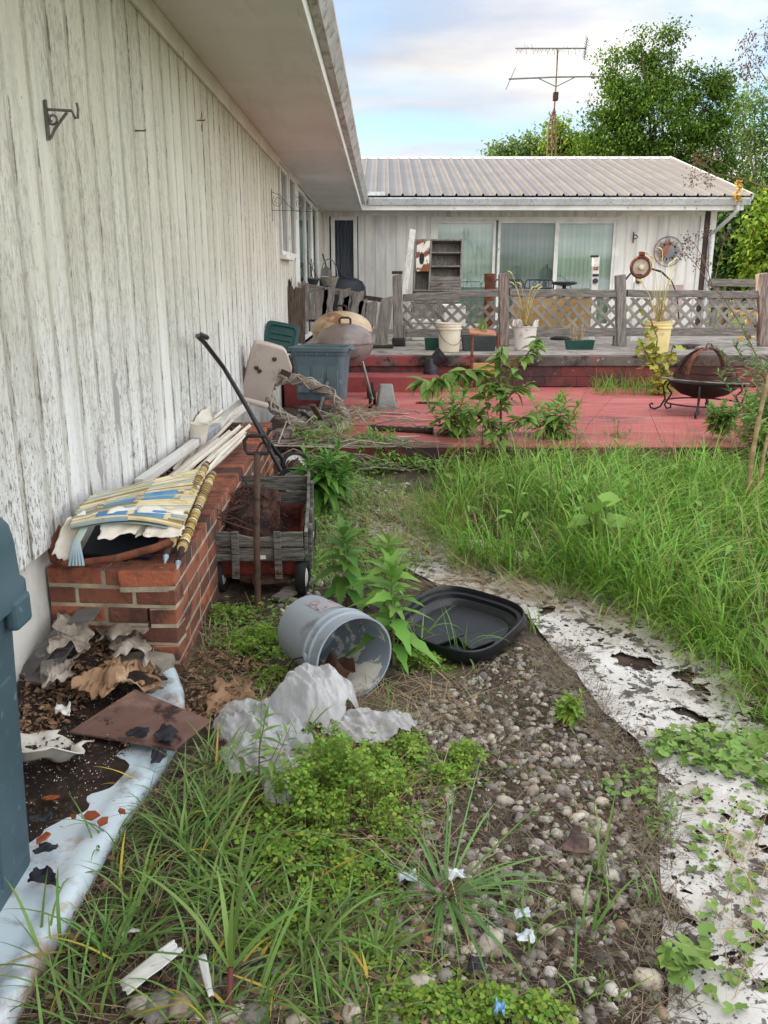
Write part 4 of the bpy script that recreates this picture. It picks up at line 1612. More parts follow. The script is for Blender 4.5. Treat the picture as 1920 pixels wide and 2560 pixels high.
def tree(name, label, base, lobes, nclump, nleaf, clr, lsize, mleaf, trunk_r=.16, cat='tree', up=.25, group=None, inner=.55):
    """lobes: (centre, rx, ry, rz); leaves gather in clumps through each lobe, denser to its outside"""
    t = thing(name, label, cat, base, 0, group)
    sc = Scatter()
    b = MB()
    base = Vector(base)
    cz = min(l[0].z for l in lobes)
    fork = Vector((base.x, base.y, base.z + max(.5, (cz - base.z) * .55)))
    b.tube([base, base.lerp(fork, .5) + Vector((.05, .03, 0)), fork], [trunk_r * 1.2, trunk_r, trunk_r * .85], 9)
    vol = [l[1] * l[2] * l[3] for l in lobes]
    area = [(l[1] * l[3]) for l in lobes]
    sa = sum(area)
    for (c, rx, ry, rz), ar in zip(lobes, area):
        b.tube([fork, fork.lerp(c, .5) + Vector((random.uniform(-.2, .2), random.uniform(-.2, .2), .1)), c], [trunk_r * .55, trunk_r * .3, trunk_r * .12], 6)
        n = max(3, int(nclump * ar / sa))
        dirs = rng.normal(size=(n, 3))
        dirs /= np.linalg.norm(dirs, axis=1)[:, None]
        rad = inner + (1 - inner) * rng.random(n) ** .6
        cc = np.array(c)[None] + dirs * rad[:, None] * np.array([rx, ry, rz])[None]
        for q in cc[::4]:
            b.tube([c, Vector(c).lerp(Vector(q), .6) + Vector((0, 0, .05)), Vector(q)], [trunk_r * .10, trunk_r * .06, trunk_r * .03], 4)
        sz = clr * rng.uniform(.6, 1.3, n)
        m_ = rng.poisson(nleaf, n)
        idx = np.repeat(np.arange(n), m_)
        off = rng.normal(size=(len(idx), 3)) * np.array([.5, .5, .34])[None]
        pos = cc[idx] + off * sz[idx][:, None]
        sc.put(tl_leaf, pos, rots(rng.uniform(0, 6.28, len(idx)), rng.normal(.35, .45, len(idx)), rng.normal(0, .5, len(idx))), lsize * rng.uniform(.6, 1.25, len(idx)))
    b.build('trunk', m_barkt, t, smooth=60)
    sc.build('crown', mleaf, t)
    return t


def lobes_at(Y, rows, deep=.8):
    out = []
    for u, v, ru, rv in rows:
        c = gy(u, v, Y + random.uniform(-.6, .6))
        mpp = (gy(u + 1, v, Y) - gy(u, v, Y)).length
        out.append((c, ru * mpp, min(ru, rv * 1.2) * mpp * deep, rv * mpp))
    return out


MY = 33.0
q = gy(1420, 600, MY)
tree('maple_tree', 'tall dense dark green maple tree behind the roof ridge', (q.x, MY, 0), lobes_at(MY, [
    (1415, 270, 95, 90), (1372, 165, 42, 62), (1430, 140, 34, 66), (1320, 150, 16, 45), (1345, 215, 48, 50), (1300, 275, 40, 40), (1345, 320, 70, 45),
    (1520, 235, 52, 62), (1550, 165, 20, 50), (1480, 180, 24, 40), (1548, 310, 48, 60), (1470, 340, 90, 60), (1400, 370, 110, 45), (1565, 400, 50, 60), (1290, 330, 40, 30), (1450, 95, 10, 35), (1384, 92, 9, 35)]),
    420, 135, .52, .115, m_maple, .2, inner=.74)
q = gy(1130, 600, 40)
tree('young_tree', 'light airy young tree showing over the roof left of the antenna tower', (q.x, 40, 0), lobes_at(40, [
    (1100, 325, 38, 18), (1150, 315, 30, 22), (1130, 335, 60, 12), (1080, 335, 25, 12)]), 90, 26, .55, .17, m_airy, .12, inner=.3)
tree('young_tree', 'light green tree showing over the roof between antenna tower and maple', (gy(1225, 600, 38).x, 38, 0), lobes_at(38, [
    (1225, 315, 40, 26), (1195, 300, 16, 32), (1265, 320, 40, 26), (1210, 270, 10, 14)]), 130, 32, .5, .17, m_bright, .12, inner=.3)
tree('thin_tree', 'tall thin-leaved tree with bare branches at the right edge of the sky', (gy(1625, 600, 36).x, 36, 0), lobes_at(36, [
    (1630, 230, 45, 50), (1600, 300, 40, 40), (1650, 330, 50, 50), (1620, 400, 40, 40), (1680, 260, 40, 60), (1600, 230, 25, 30), (1690, 400, 40, 60)]), 260, 20, .6, .15, m_airy, .16, inner=.15)
for (u, Y, rows, ml, lb, nc) in (
        (1570, 27, [(1575, 560, 45, 50), (1560, 500, 40, 45), (1600, 470, 40, 50), (1590, 600, 50, 40), (1620, 560, 50, 60)], m_hedge, 'dark green hedge tree beyond the deck railing', 240),
        (1650, 25, [(1650, 530, 35, 45), (1675, 470, 40, 50), (1640, 580, 35, 30), (1690, 560, 50, 60)], m_bright, 'bright yellow-green bush at the right edge beyond the deck railing', 170),
        (1600, 40, [(1590, 430, 60, 50), (1650, 420, 60, 60), (1620, 500, 70, 50), (1700, 450, 60, 80)], m_hedge, 'broad dull green tree far behind the hedge tree', 260),
        (1760, 30, [(1740, 500, 60, 90), (1800, 430, 70, 120), (1780, 580, 80, 60)], m_hedge, 'dark tree outside the right edge of the yard', 200),
        (1480, 46, [(1400, 420, 90, 30), (1500, 430, 90, 40), (1300, 420, 60, 20)], m_hedge, 'low green tree line piece behind the maple trunk', 120)):
    tree('hedge_tree', lb, (gy(u, 600, Y).x, Y, 0), lobes_at(Y, rows), nc, 34, .55, .17, ml, .13, inner=.35)

# ================================================================== ALONG THE HOUSE WALL
# ---- brick planter
m_brick = mat('old_brick', '#8a4a38', pal=['#674539', '#84503f', '#9c5e46', '#754b3e', '#523c35', '#8c5843', '#ad6548', '#785145'], var='#5a4339', scale=14, rough=.9,
              bump=.9, bscale=55, spots=[('#4a342d', 7, .60, .10), ('#b8a594', 18, .70, .05), ('#3a2f2b', 4, .68, .06)], lo=.45, hi=.75)
m_mortar = mat('mortar', '#b3a890', '#978d78', 9, .95, bump=.6, bscale=60, spots=[('#6f6a58', 5, .60, .10)])
plant = thing('brick_planter', 'long low red brick planter against the house wall, full of junk', 'planter', (-.98, 3, 0))
A = Vector((-1.215, 2.835, 0))
B_ = Vector((-.748, 2.80, 0))
C_ = Vector((-.835, 6.15, 0))
D_ = Vector((-1.215, 6.15, 0))
NC, CH = 6, .072
ZT = .42
bricks, mort = MB(), MB()


def brick_run(p, q, start, z, brick_len=.203, dep=.098, j=.011):
    dirv = (q - p).normalized()
    nin = Vector((-dirv.y, dirv.x, 0))
    L = (q - p).length
    s = -start
    while s < L - .02:
        a, e = max(0, s), min(L, s + brick_len)
        if e - a > .02:
            c = p + dirv * (a + e) / 2 + nin * (dep / 2 + random.uniform(-.002, .002))
            m = Matrix((dirv, nin, Vector((0, 0, 1)))).transposed().to_4x4()
            m.translation = c + Vector((0, 0, z - .029 + random.uniform(-.001, .001)))
            bricks.boxm(m @ Matrix.Rotation(random.uniform(-.008, .008), 4, 'Z'), e - a, dep, .0605)
        s += brick_len + j
    m = Matrix((dirv, nin, Vector((0, 0, 1)))).transposed().to_4x4()
    m.translation = p + dirv * L / 2 + nin * (.0025 + (dep - .006) / 2) + Vector((0, 0, z - .036 - (.006 if z > ZT - .001 else 0)))
    mort.boxm(m, L - .002, dep - .006, .0715)


for k in range(NC):
    z = ZT - k * CH
    brick_run(A, B_ - (B_ - A).normalized() * (.0 if k % 2 else .11), .0 if k % 2 == 0 else .105, z)
    if k == 0:
        brick_run(B_, C_, .0, z, .098, .20)
    else:
        brick_run(B_ + (C_ - B_).normalized() * (.11 if k % 2 else 0), C_, .0 if k % 2 == 0 else .09, z)
brick_run(C_, D_, 0, ZT)
# the cap bricks on the long side lie across the wall
bricks.build('brickwork', m_brick, plant, bevel=.005)
mort.build('mortar', m_mortar, plant)
m_psoil = mat('potting_soil', '#2a211b', '#3a2e26', 14, .97, bump=1, bscale=70, spots=[('#1f1814', 20, .58, .08), ('#d9d5ca', 130, .74, .02), ('#7a6a55', 60, .70, .03)])
b = MB()
b.sheet(14, 80, lambda u, v: Vector((-1.22 + .42 * u, 2.9 + 3.2 * v, .355 + .03 * math.sin(9 * u + 23 * v) * math.cos(17 * v) + .02 * random.random() + .02 * v)))
b.build('planter_soil', m_psoil, plant, smooth=180)

# ---- chaise with vinyl straps, folded and dropped on the planter
m_vcream = mat('cream_vinyl', '#d8cba4', '#c5b486', 6, .5, island=.12, spots=[('#7d6a48', 12, .66, .06)])
m_vblue = mat('blue_vinyl', '#4a86b4', '#6797b8', 6, .5, island=.12)
m_vtan = mat('olive_tan_vinyl', '#96845a', '#7a6a48', 6, .55, island=.15)
m_vgrey = mat('blue_grey_vinyl', '#8ba2ab', '#a5ac9a', 6, .5, island=.14, spots=[('#6a5b40', 14, .66, .06)])
m_vband = mat('banded_vinyl', '#c9a95e', pal=['#3a261b', '#d9c07a', '#5b3a22', '#c9a95e', '#e3d5a8', '#2e1f18', '#b08c46'], rough=.55)
chs = thing('folded_lounge_chair', 'folded lounge chair of blue and cream vinyl straps lying on the brick planter', 'lounge chair', (-.95, 3.2, .5))
eLf = [Vector((-1.10, 2.80, .585)), Vector((-1.115, 2.90, .605)), Vector((-1.12, 3.06, .62))]
TRp, BRp = Vector((-.865, 4.0, .545)), Vector((-.758, 2.98, .525))


def web(u, v):
    if v < .5:
        a = eLf[0].lerp(eLf[1], v * 2)
    else:
        a = eLf[1].lerp(eLf[2], v * 2 - 1)
    c = BRp.lerp(TRp, v)
    p = a.lerp(c, u)
    p.z += .030 * math.sin(math.pi * u) * (1 - .3 * v) - .02 * math.sin(math.pi * u) * v
    return p


NS = 34
for k in range(NS):
    v = (k + .5) / NS
    segs = []
    st = .45 + .35 * math.sin(k * .35)
    blue = (1 < k < 8) or (12 < k < 19)
    cuts = [0, .16, .20, .46, .52, .80, .86, 1] if blue else [0, .5, 1]
    for i in range(len(cuts) - 1):
        u0, u1 = cuts[i], cuts[i + 1]
        n = max(2, int((u1 - u0) * 16))
        pts = [web(u0 + (u1 - u0) * j / n, v + .010 * math.sin(3 * (u0 + (u1 - u0) * j / n) + k)) for j in range(n + 1)]
        kind = 'b' if blue and i in (2, 4) and random.random() < .85 else ('g' if (k + i) % 5 == 0 else ('t' if (k * 7 + i) % 4 == 0 else 'c'))
        segs.append((pts, kind))
    b = MB()
    for pts, kind in segs:
        sh = random.uniform(-.003, .003)
        b.tube([p + Vector((0, 0, sh)) for p in pts], .0088, 6, {'b': 1, 'g': 2, 'c': 0, 't': 3}[kind])
    # two straps' worth of width
    b.build('strap', [m_vcream, m_vblue, m_vgrey, m_vtan], chs, smooth=60)
b = MB()
b.sheet(12, 20, lambda u, v: web(u, v) + Vector((0, 0, -.012)))
b.build('under_straps', m_vgrey, chs, smooth=180)
# two side tubes wrapped in strap ends
for (p0, p1, off) in ((Vector((-.775, 2.80, .475)), TRp + Vector((-.01, .03, .01)), 0), (Vector((-.735, 2.805, .455)), TRp + Vector((.035, -.03, -.02)), 1)):
    b = MB()
    b.tube([p0, p0.lerp(p1, .5) + Vector((0, 0, .012)), p1], .012, 8)
    b.build('side_tube', m_drust, chs, smooth=60)
    b = MB()
    n = 46
    for i in range(n):
        f0 = (i + .1) / n
        f1 = (i + .85) / n
        f0, f1 = .10 + f0 * .86, .10 + f1 * .86
        r = .0185 + .003 * random.random()
        q0, q1 = p0.lerp(p1, f0), p0.lerp(p1, f1)
        q0.z += .024 * f0 * (1 - f0) * 2
        q1.z += .024 * f1 * (1 - f1) * 2
        b.tube([q0, q1], [r, r * .96], 9)
    b.build('strap_wraps', m_vband, chs, smooth=50)
b = MB()
b.tube([Vector((-1.20, 2.93, .55)), Vector((-1.195, 2.85, .50)), Vector((-1.17, 2.80, .465)), Vector((-1.10, 2.775, .455)), Vector((-.95, 2.80, .468)), Vector((-.82, 2.84, .495)), Vector((-.77, 2.87, .51))], .0145, 10)
b.build('rusty_front_tube', m_rust, chs, smooth=60)
b = MB()
for dx in (0, .022):
    b.tube([Vector((-.772 + dx * 1.9, 2.803, .476 - dx)), Vector((-.768 + dx * 1.9, 2.765, .462 - dx))], [.011, .002], 6)
b.build('tube_tip', m_vgrey, chs, smooth=40)


def torn_sheet(name, corners, mats, parent, seed, nu=14, nv=10, wob=.02, torn=.10, solid=.0015, label=None, cat=None, wave=None):
    """a scrap with ragged edges over four corner points"""
    r = random.Random(seed)
    c00, c10, c11, c01 = [Vector(c) for c in corners]
    ph = [r.uniform(0, 6) for _ in range(8)]

    def fn(u, v):
        uu = u + torn * (.5 * math.sin(7 * v + ph[0]) + .5 * math.sin(17 * v + ph[1])) * (abs(u - .5) * 2) ** 3 * .5
        vv = v + torn * (.5 * math.sin(8 * u + ph[2]) + .5 * math.sin(19 * u + ph[3])) * (abs(v - .5) * 2) ** 3 * .5
        p = (c00 * (1 - uu) + c10 * uu) * (1 - vv) + (c01 * (1 - uu) + c11 * uu) * vv
        nz = wob * (math.sin(5 * u + 3 * v + ph[4]) + .6 * math.sin(11 * u - 7 * v + ph[5]) + .35 * math.sin(23 * v + 9 * u + ph[6]))
        p = p + Vector((0, 0, nz + r.uniform(-.15, .15) * wob))
        if wave:
            p = p + wave(u, v)
        return p
    b = MB()
    b.sheet(nu, nv, fn)
    o = b.build(name, mats, parent, smooth=40, solid=solid)
    if label:
        tag(o, label, cat)
    return o


m_vwhite = mat('torn_white_vinyl', '#e2ded4', '#d3cab6', 8, .5, spots=[('#a2875a', 9, .66, .05)])
torn_sheet('torn_flap', [web(.28, .10) + Vector((-.0, -.10, -.05)), web(.60, .10) + Vector((.0, -.09, -.045)), web(.70, .22) + Vector((0, 0, .02)), web(.30, .20) + Vector((0, 0, .02))], m_vwhite, chs, 3, wob=.004)
torn_sheet('torn_flap', [web(.60, .10) + Vector((.0, -.07, -.055)), web(.97, .06) + Vector((.0, -.02, -.03)), web(.98, .2) + Vector((0, 0, .022)), web(.55, .19) + Vector((0, 0, .02))], m_vwhite, chs, 5, wob=.004)
torn_sheet('torn_flap', [Vector((-1.165, 2.77, .485)), Vector((-1.10, 2.78, .47)), web(.10, .30) + Vector((0, 0, .014)), web(0, .25) + Vector((-.02, 0, .01))], m_vwhite, chs, 8, wob=.006)
torn_sheet('torn_flap', [web(.68, .04) + Vector((.0, -.075, -.04)), web(.98, -.02) + Vector((.02, -.03, -.02)), web(1, .10), web(.7, .1)], m_vwhite, chs, 11, wob=.004)
b = MB()
for k in range(5):
    b.tube([web(.12 + .012 * k, .12), web(.10 + .012 * k, .05) + Vector((-.02, -.05, -.06)), Vector((-1.10 + .012 * k, 2.76, .455))], .006, 5)
b.build('hanging_straps', m_vgrey, chs, smooth=60)
b = MB()
b.prism([(0, 0), (.26, 0), (.26, .22), (0, .22)], .02, Matrix.Translation((-1.12, 2.93, .43)) @ Matrix.Rotation(R(24), 4, 'X') @ Matrix.Rotation(R(-4), 4, 'Z'))
tag(b.build('dark_board_piece', mat('blue_black_board', '#20262d', '#171b20', 5, .6), bevel=.004), 'blue-black board piece lying under the folded lounge chair', 'board')

# ---- blinds and white tube
m_vinyl = mat('ivory_blind', '#dcd6c8', '#cfc7b6', 5, .5, island=.06, spots=[('#8d7f6a', 14, .68, .05)])


def blind_bundle(name, label, p, q, n, spread, seed):
    t = thing(name, label, 'blinds', p)
    r = random.Random(seed)
    p, q = Vector(p), Vector(q)
    dv = (q - p).normalized()
    side = Vector((dv.y, -dv.x, 0)).normalized()
    for k in range(n):
        f = (k - (n - 1) / 2) * spread + r.uniform(-.012, .012)
        a = p + side * f + dv * r.uniform(-.18, .12) + side * r.uniform(-.03, .03) + Vector((0, 0, .016 * (k % 3) + .03 * math.exp(-k * .25)))
        c = q + side * f * .75 + dv * r.uniform(-.25, .16) + side * r.uniform(-.035, .035) + Vector((0, 0, .012 * (k % 3) + .02))
        mid = a.lerp(c, .5) + Vector((0, 0, r.uniform(-.01, .02)))
        b = MB()
        w = .010
        tl = Matrix.Rotation(r.uniform(.3, 1.3), 3, dv)
        s = tl @ side
        nn = s.cross(dv)
        rings = []
        for c_ in (a, a.lerp(mid, .5), mid, mid.lerp(c, .5), c):
            rings.append([c_ - s * w + nn * .004, c_ + nn * -.003, c_ + s * w + nn * .004, c_ + nn * -.006])
        b.loft(rings)
        b.build('slat', m_vinyl, t)
    b = MB()
    for f in (.08, .5, .93):
        c_ = p.lerp(q, f)
        for k in range(n - 1):
            fa, fb = (k - (n - 1) / 2) * spread, (k + 1 - (n - 1) / 2) * spread
            b.tube([c_ + side * fa + Vector((0, 0, .028)), c_ + side * (fa + fb) / 2 + Vector((0, 0, .016)), c_ + side * fb + Vector((0, 0, .028))], .0022, 4)
    b.build('ladder_cord', m_vinyl, t)
    return t


blind_bundle('blind_bundle', 'bundle of ivory blind slats on the planter edge right of the white tube', (-.96, 3.75, .475), (-.90, 5.15, .50), 8, .022, 4)
blind_bundle('blind_bundle', 'bundle of ivory blind slats between the white tube and the house wall', (-1.13, 4.55, .43), (-1.06, 5.75, .53), 7, .021, 9)
b = MB()
b.bar((-1.125, 3.72, .525), (-1.03, 6.2, .535), .042, .042)
o = b.build('square_tube', m_white, bevel=.003)
tag(o, 'long white square tube lying between the two bundles of blinds', 'tube')
b = MB()
b.bar((-1.0865, 4.73, .529), (-1.0655, 5.27, .531), .052, .052)
b.build('tape_wrap', mat('silver_tape', '#b9bcc2', '#9a9da3', 20, .45, metal=.3, bump=1, bscale=40), o, bevel=.006)
t = thing('plaster_jug', 'pale ribbed plastic pitcher propped against the siding behind the blinds', 'pitcher', gx(*d(14, 580, 400), -1.1))
c = gx(*d(14, 580, 400), -1.1)
b = MB()
b.lathe([(.001, 0), (.03, 0), (.045, .10), (.055, .2), (.058, .21), (.05, .21), (.03, .02)], 16, Matrix.Translation((-1.10, c.y, .42)) @ Matrix.Rotation(R(8), 4, 'Y'))
b.build('shell', m_vinyl, t, smooth=40)
torn_sheet('ivory_scrap', [(-1.17, 5.0, .42), (-1.10, 5.45, .42), (-1.15, 5.5, .64), (-1.18, 5.05, .60)], m_vinyl, None, 21, wob=.006, label='folded ivory plastic scrap leaning on the siding behind the blinds', cat='plastic scrap')

# ---- push mower with a tube handle
mow = thing('push_mower', 'old push reel mower with its black tube handle leaning on the house wall', 'mower', (-.60, 5.45, 0))
b = MB()
b.tube([py(7, 745, 300, 5.35), py(5, 200, 1170, 5.45), gx(*d(5, 0, 830), -1.06), gx(440, 738, -1.09), gx(427, 726, -1.10), gx(432, 722, -1.06), gx(447, 729, -1.05)], .0155, 8)
b.build('handle', m_black, mow, smooth=60)
b = MB()
b.tube([py(7, 760, 215, 5.7), py(5, 300, 1330, 5.6), py(5, 200, 1170, 5.47)], .0145, 8)
b.build('handle_brace', m_black, mow, smooth=60)
m_tyre = mat('black_tyre', '#1b1b1c', '#262626', 9, .8)
m_hub = mat('grey_hub', '#a7a6a2', '#8e8d88', 8, .6, spots=[('#6d6a62', 10, .62, .08)])
for (xx, yy, Y_, hubm, rr) in ((855, 262, 5.72, m_white, .105), (842, 400, 5.25, m_hub, .11)):
    c = py(7, xx, yy, Y_)
    ax = Vector((.35, -.80, .48)).normalized()
    rot = ax.to_track_quat('Z', 'Y').to_matrix().to_4x4()
    b = MB()
    mt = Matrix.Translation(c) @ rot
    b.lathe([(rr * .72, -.02), (rr * .95, -.025), (rr * 1.02, 0), (rr * .95, .025), (rr * .72, .02), (rr * .72, -.02)], 30, mt)
    w_ = b.build('wheel', m_tyre, mow, smooth=50)
    b = MB()
    b.lathe([(.001, .018), (rr * .15, .02), (rr * .2, .006), (rr * .6, .010), (rr * .72, .022), (rr * .74, -.015)], 30, mt)
    for k in range(14):
        a = 2 * math.pi * k / 14
        b.boxm(mt @ Matrix.Rotation(a, 4, 'Z') @ Matrix.Translation((rr * .5, 0, .012)), rr * .36, .006, .008)
    b.build('hub', hubm, w_, smooth=50)
c0, c1 = py(7, 855, 262, 5.7), py(7, 842, 400, 5.27)
b = MB()
b.tube([c0, c1], .05, 10)
for k in range(5):
    a = 2 * math.pi * k / 5
    b.tube([c0 + Vector((.06 * math.cos(a), 0, .06 * math.sin(a))), c0.lerp(c1, .5) + Vector((.06 * math.cos(a + .4), 0, .06 * math.sin(a + .4))), c1 + Vector((.06 * math.cos(a + .8), 0, .06 * math.sin(a + .8)))], .008, 5)
b.build('reel', m_drust, mow, smooth=50)

# ---- stake wagon
WY0, WY1 = 3.66, 4.52
m_wood_w = mat('wagon_stake_wood', '#77746c', '#57544d', 5, .9, bump=.8, bscale=14, stretch=(1.5, 1.5, 10), spots=[('#35322d', 9, .57, .08, (1, 1, 14)), ('#8f8c84', 8, .64, .06, (1, 1, 12))])
m_redw = mat('rusty_red_metal', '#74291f', '#5f241c', 7, .7, bump=.3, bscale=40, spots=[('#3d2218', 9, .56, .08), ('#8c4b30', 18, .66, .05)])
wag = thing('stake_wagon', 'red toy wagon with weathered wooden stake sides parked by the brick planter', 'wagon', (-.59, 4.05, 0))
wx0, wx1, wx2, wx3 = -.785, -.375, -.80, -.44     # front left/right, back left/right
zb, zt = .155, .175
b = MB()


def tub(z, i):
    return [Vector((wx0 + i, WY0 + i, z)), Vector((wx1 - i, WY0 + i, z)), Vector((wx3 - i, WY1 - i, z)), Vector((wx2 + i, WY1 - i, z))]


b.loft([tub(.085, .03), tub(.10, .018), tub(.215, .014), tub(.225, .006), tub(.215, .022), tub(.11, .03)], cap0=True, cap1=True)
b.build('tub', m_redw, wag, bevel=.012)


def stake_board(p, q, z0, z1, th, curve, name='side_board'):
    p, q = Vector(p), Vector(q)
    n = 12
    dv = (q - p).normalized()
    nn = Vector((-dv.y, dv.x, 0)) * th / 2
    rings = []
    for i in range(n + 1):
        t = i / n
        c = p.lerp(q, t)
        top = z1 + curve(t)
        rings.append([c - nn + Vector((0, 0, z0)), c + nn + Vector((0, 0, z0)), c + nn + Vector((0, 0, top)), c - nn + Vector((0, 0, top))])
    return MB().loft(rings).build(name, m_wood_w, wag, bevel=.003)


dip = lambda t: -.028 * max(0, math.sin(math.pi * min(1, max(0, (t - .22) / .56)))) ** 1.0 if .22 < t < .78 else 0
zero = lambda t: .002 * math.sin(9 * t)
FLp, FRp, BLp, BRq = Vector((wx0 - .004, WY0 - .012, 0)), Vector((wx1 + .004, WY0 - .012, 0)), Vector((wx2, WY1, 0)), Vector((wx3 + .01, WY1, 0))
stake_board(FLp, FRp, .175, .235, .014, zero)
stake_board(FLp, FRp, .245, .315, .014, dip)
stake_board(BLp, BRq, .22, .29, .014, zero)
stake_board(BLp, BRq, .30, .38, .014, zero)
side = lambda t: .10 * max(0, (t - .45) / .55) ** 1.2 + .02 * math.sin(7 * t) * (t > .3)
stake_board(FRp + Vector((.012, .01, 0)), BRq + Vector((.012, 0, 0)), .17, .31, .016, side)
stake_board(FLp + Vector((-.012, .01, 0)), BLp + Vector((-.012, 0, 0)), .17, .30, .016, zero)
for f in (.26, .72):
    c = FLp.lerp(FRp, f)
    b = MB()
    b.bar((c.x + .012 * (f - .5), c.y - .018, .095), (c.x, c.y - .018, .322), .034, .016, up=(0, 1, 0))
    s = b.build('stake', m_wood_w, wag, bevel=.003)
    b = MB()
    b.lathe([(.001, .006), (.009, .004), (.011, 0), (.001, -.003)], 12, Matrix.Translation((c.x + .006, c.y - .029, .130)) @ Matrix.Rotation(R(90), 4, 'X'))
    b.build('bolt', m_rust, s, smooth=60)
for f in (.12, .45, .85):
    c = (FRp + Vector((.03, .01, 0))).lerp(BRq + Vector((.03, 0, 0)), f)
    b = MB()
    b.box(c.x - .008, c.x + .008, c.y - .018, c.y + .018, .10, .32 + side(f))
    b.build('stake', m_wood_w, wag, bevel=.003)
for (x, y) in ((-.39, 3.68), (-.78, 3.72), (-.42, 4.4), (-.80, 4.4)):
    b = MB()
    mt = Matrix.Translation((x + .01, y, .085)) @ Matrix.Rotation(R(90), 4, 'Y') @ Matrix.Rotation(R(4), 4, 'X')
    b.lathe([(.055, -.02), (.08, -.024), (.086, -.01), (.088, .0), (.086, .01), (.08, .024), (.055, .02), (.055, -.02)], 28, mt)
    w_ = b.build('wheel', m_tyre, wag, smooth=40)
    b = MB()
    b.lathe([(.001, .018), (.03, .020), (.055, .010), (.057, -.012), (.001, -.018)], 20, mt)
    b.build('hub', m_white, w_, smooth=40)
b = MB()
b.tube([(-.78, 3.70, .085), (-.39, 3.70, .085)], .010, 6)
b.tube([(-.62, 3.70, .085), (-.60, 3.62, .09), (-.56, 3.50, .075)], .013, 6)
b.lathe([(.16, .0), (.15, .02), (.10, .028), (.09, .02), (.13, .0)], 24, Matrix.Translation((-.56, 3.78, .07)))
b.build('front_axle', m_drust, wag, smooth=50)
b = MB()
b.tube([gz(557, 1308, .04), Vector((-.552, 3.46, .4)), Vector((-.538, 3.47, .715))], .0145, 10)
h_ = b.build('pull_handle', mat('brown_rusted_tube', '#4d3a30', '#5e4a3d', 10, .6, spots=[('#2e241f', 14, .58, .08)]), wag, smooth=60)
b = MB()
zz = .715
b.tube([(-.578, 3.468, zz), (-.588, 3.468, zz + .02), (-.59, 3.468, zz + .055), (-.575, 3.468, zz + .075), (-.50, 3.468, zz + .075), (-.485, 3.468, zz + .055), (-.487, 3.468, zz + .02), (-.497, 3.468, zz)], .0085, 8, closed=True)
b.build('grip', m_blackm, h_, smooth=60)
b = MB()
b.boxm(Matrix.Translation(py(7, 607, 962, WY0 - .021)) @ Matrix.Rotation(R(-4), 4, 'Y'), .024, .002, .018)
b.build('white_sticker', m_white, wag)
# rusty scroll wire in the wagon
wire = thing('rusty_scrollwork', 'tangled heap of rusty wire scrollwork piled in the wagon', 'scrap iron', (-.66, 4.0, .2))
b = MB()
r = random.Random(5)


def heap(x, y):
    return .15 + .24 * max(0, 1 - ((x + .70) / .20) ** 2) * max(0, 1 - ((y - 4.10) / .46) ** 2)


for k in range(260):
    x, y = r.uniform(-.86, -.52), r.uniform(3.70, 4.5)
    z = heap(x, y) + r.uniform(-.03, .02)
    a0, R0, dr = r.uniform(0, 6), r.uniform(.014, .026), r.choice((-1, 1))
    tl = Matrix.Rotation(r.uniform(-.9, .9), 3, 'X') @ Matrix.Rotation(r.uniform(-.9, .9), 3, 'Y')
    pts = []
    for i in range(12):
        a = a0 + dr * i * .75
        q = R0 * (1 - i / 14)
        pts.append(Vector((x, y, z)) + tl @ Vector((q * math.cos(a), q * math.sin(a), 0)))
    b.tube(pts, .0022, 4)
    if k % 3 == 0:
        b.tube([pts[0], pts[0] + tl @ Vector((r.uniform(-.12, .12), r.uniform(-.12, .12), 0))], .0025, 4)
b.build('wire_scrolls', m_drust, wire)
b = MB()
b.sheet(16, 22, lambda u, v: Vector((-.87 + .36 * u, 3.72 + .76 * v, max(.13, heap(-.87 + .36 * u, 3.72 + .76 * v) - .055 + .02 * math.sin(31 * u) * math.sin(27 * v)))))
b.build('rust_heap', mat('rust_flakes', '#33231d', '#4a3126', 22, .95, bump=1, bscale=60, spots=[('#1c1412', 18, .52, .10)]), wire, smooth=180)
for (a_, c_, w_) in (((-.83, 3.62, .37), (-.70, 3.95, .36), .03), ((-.86, 3.72, .39), (-.60, 3.70, .30), .012), ((-.77, 3.72, .40), (-.52, 3.86, .22), .010)):
    b = MB()
    b.bar(a_, c_, w_, .004)
    b.build('iron_strap', m_drust, wire)
torn_sheet('rust_sheet', [(-.62, 4.02, .25), (-.53, 4.0, .20), (-.53, 4.16, .36), (-.62, 4.2, .40)], m_drust, wire, 31, wob=.008)
torn_sheet('rust_sheet', [(-.88, 3.5, .40), (-.80, 3.5, .38), (-.80, 3.62, .41), (-.88, 3.64, .42)], m_drust, wire, 33, wob=.01)

# ---- grills
m_grill = mat('faded_brown_enamel', '#776c66', '#86796f', 2.5, .26, spots=[('#4e332a', 2.2, .56, .10), ('#9a918c', 3, .62, .10), ('#7b4632', 8, .68, .05)], spec=.5)


def rusty_top(N, L, noise, ramp, mix, tc, c):
    """the crown of the lid has rusted brown, with runs down the sides"""
    sp = N.new('ShaderNodeSeparateXYZ')
    L.new(tc.outputs['Object'], sp.inputs[0])
    z = math_node(N, L, 'ADD', sp.outputs['Z'], math_node(N, L, 'MULTIPLY', noise(7, (3, 3, .4), 6), .22))
    return mix(ramp(z, 1.10, 1.20), c, col('#553a30'))


recolour(m_grill, rusty_top)
m_grillb = mat('faded_grey_enamel', '#706a66', '#807a76', 3, .38, spots=[('#6a4334', 4, .58, .06), ('#4a3a33', 6, .64, .06)], spec=.5)
m_gcream = mat('cream_enamel', '#bfa987', '#ad9673', 3, .4, spots=[('#7a4a34', 3.2, .56, .09), ('#5a3a2c', 9, .64, .05)], spec=.5)


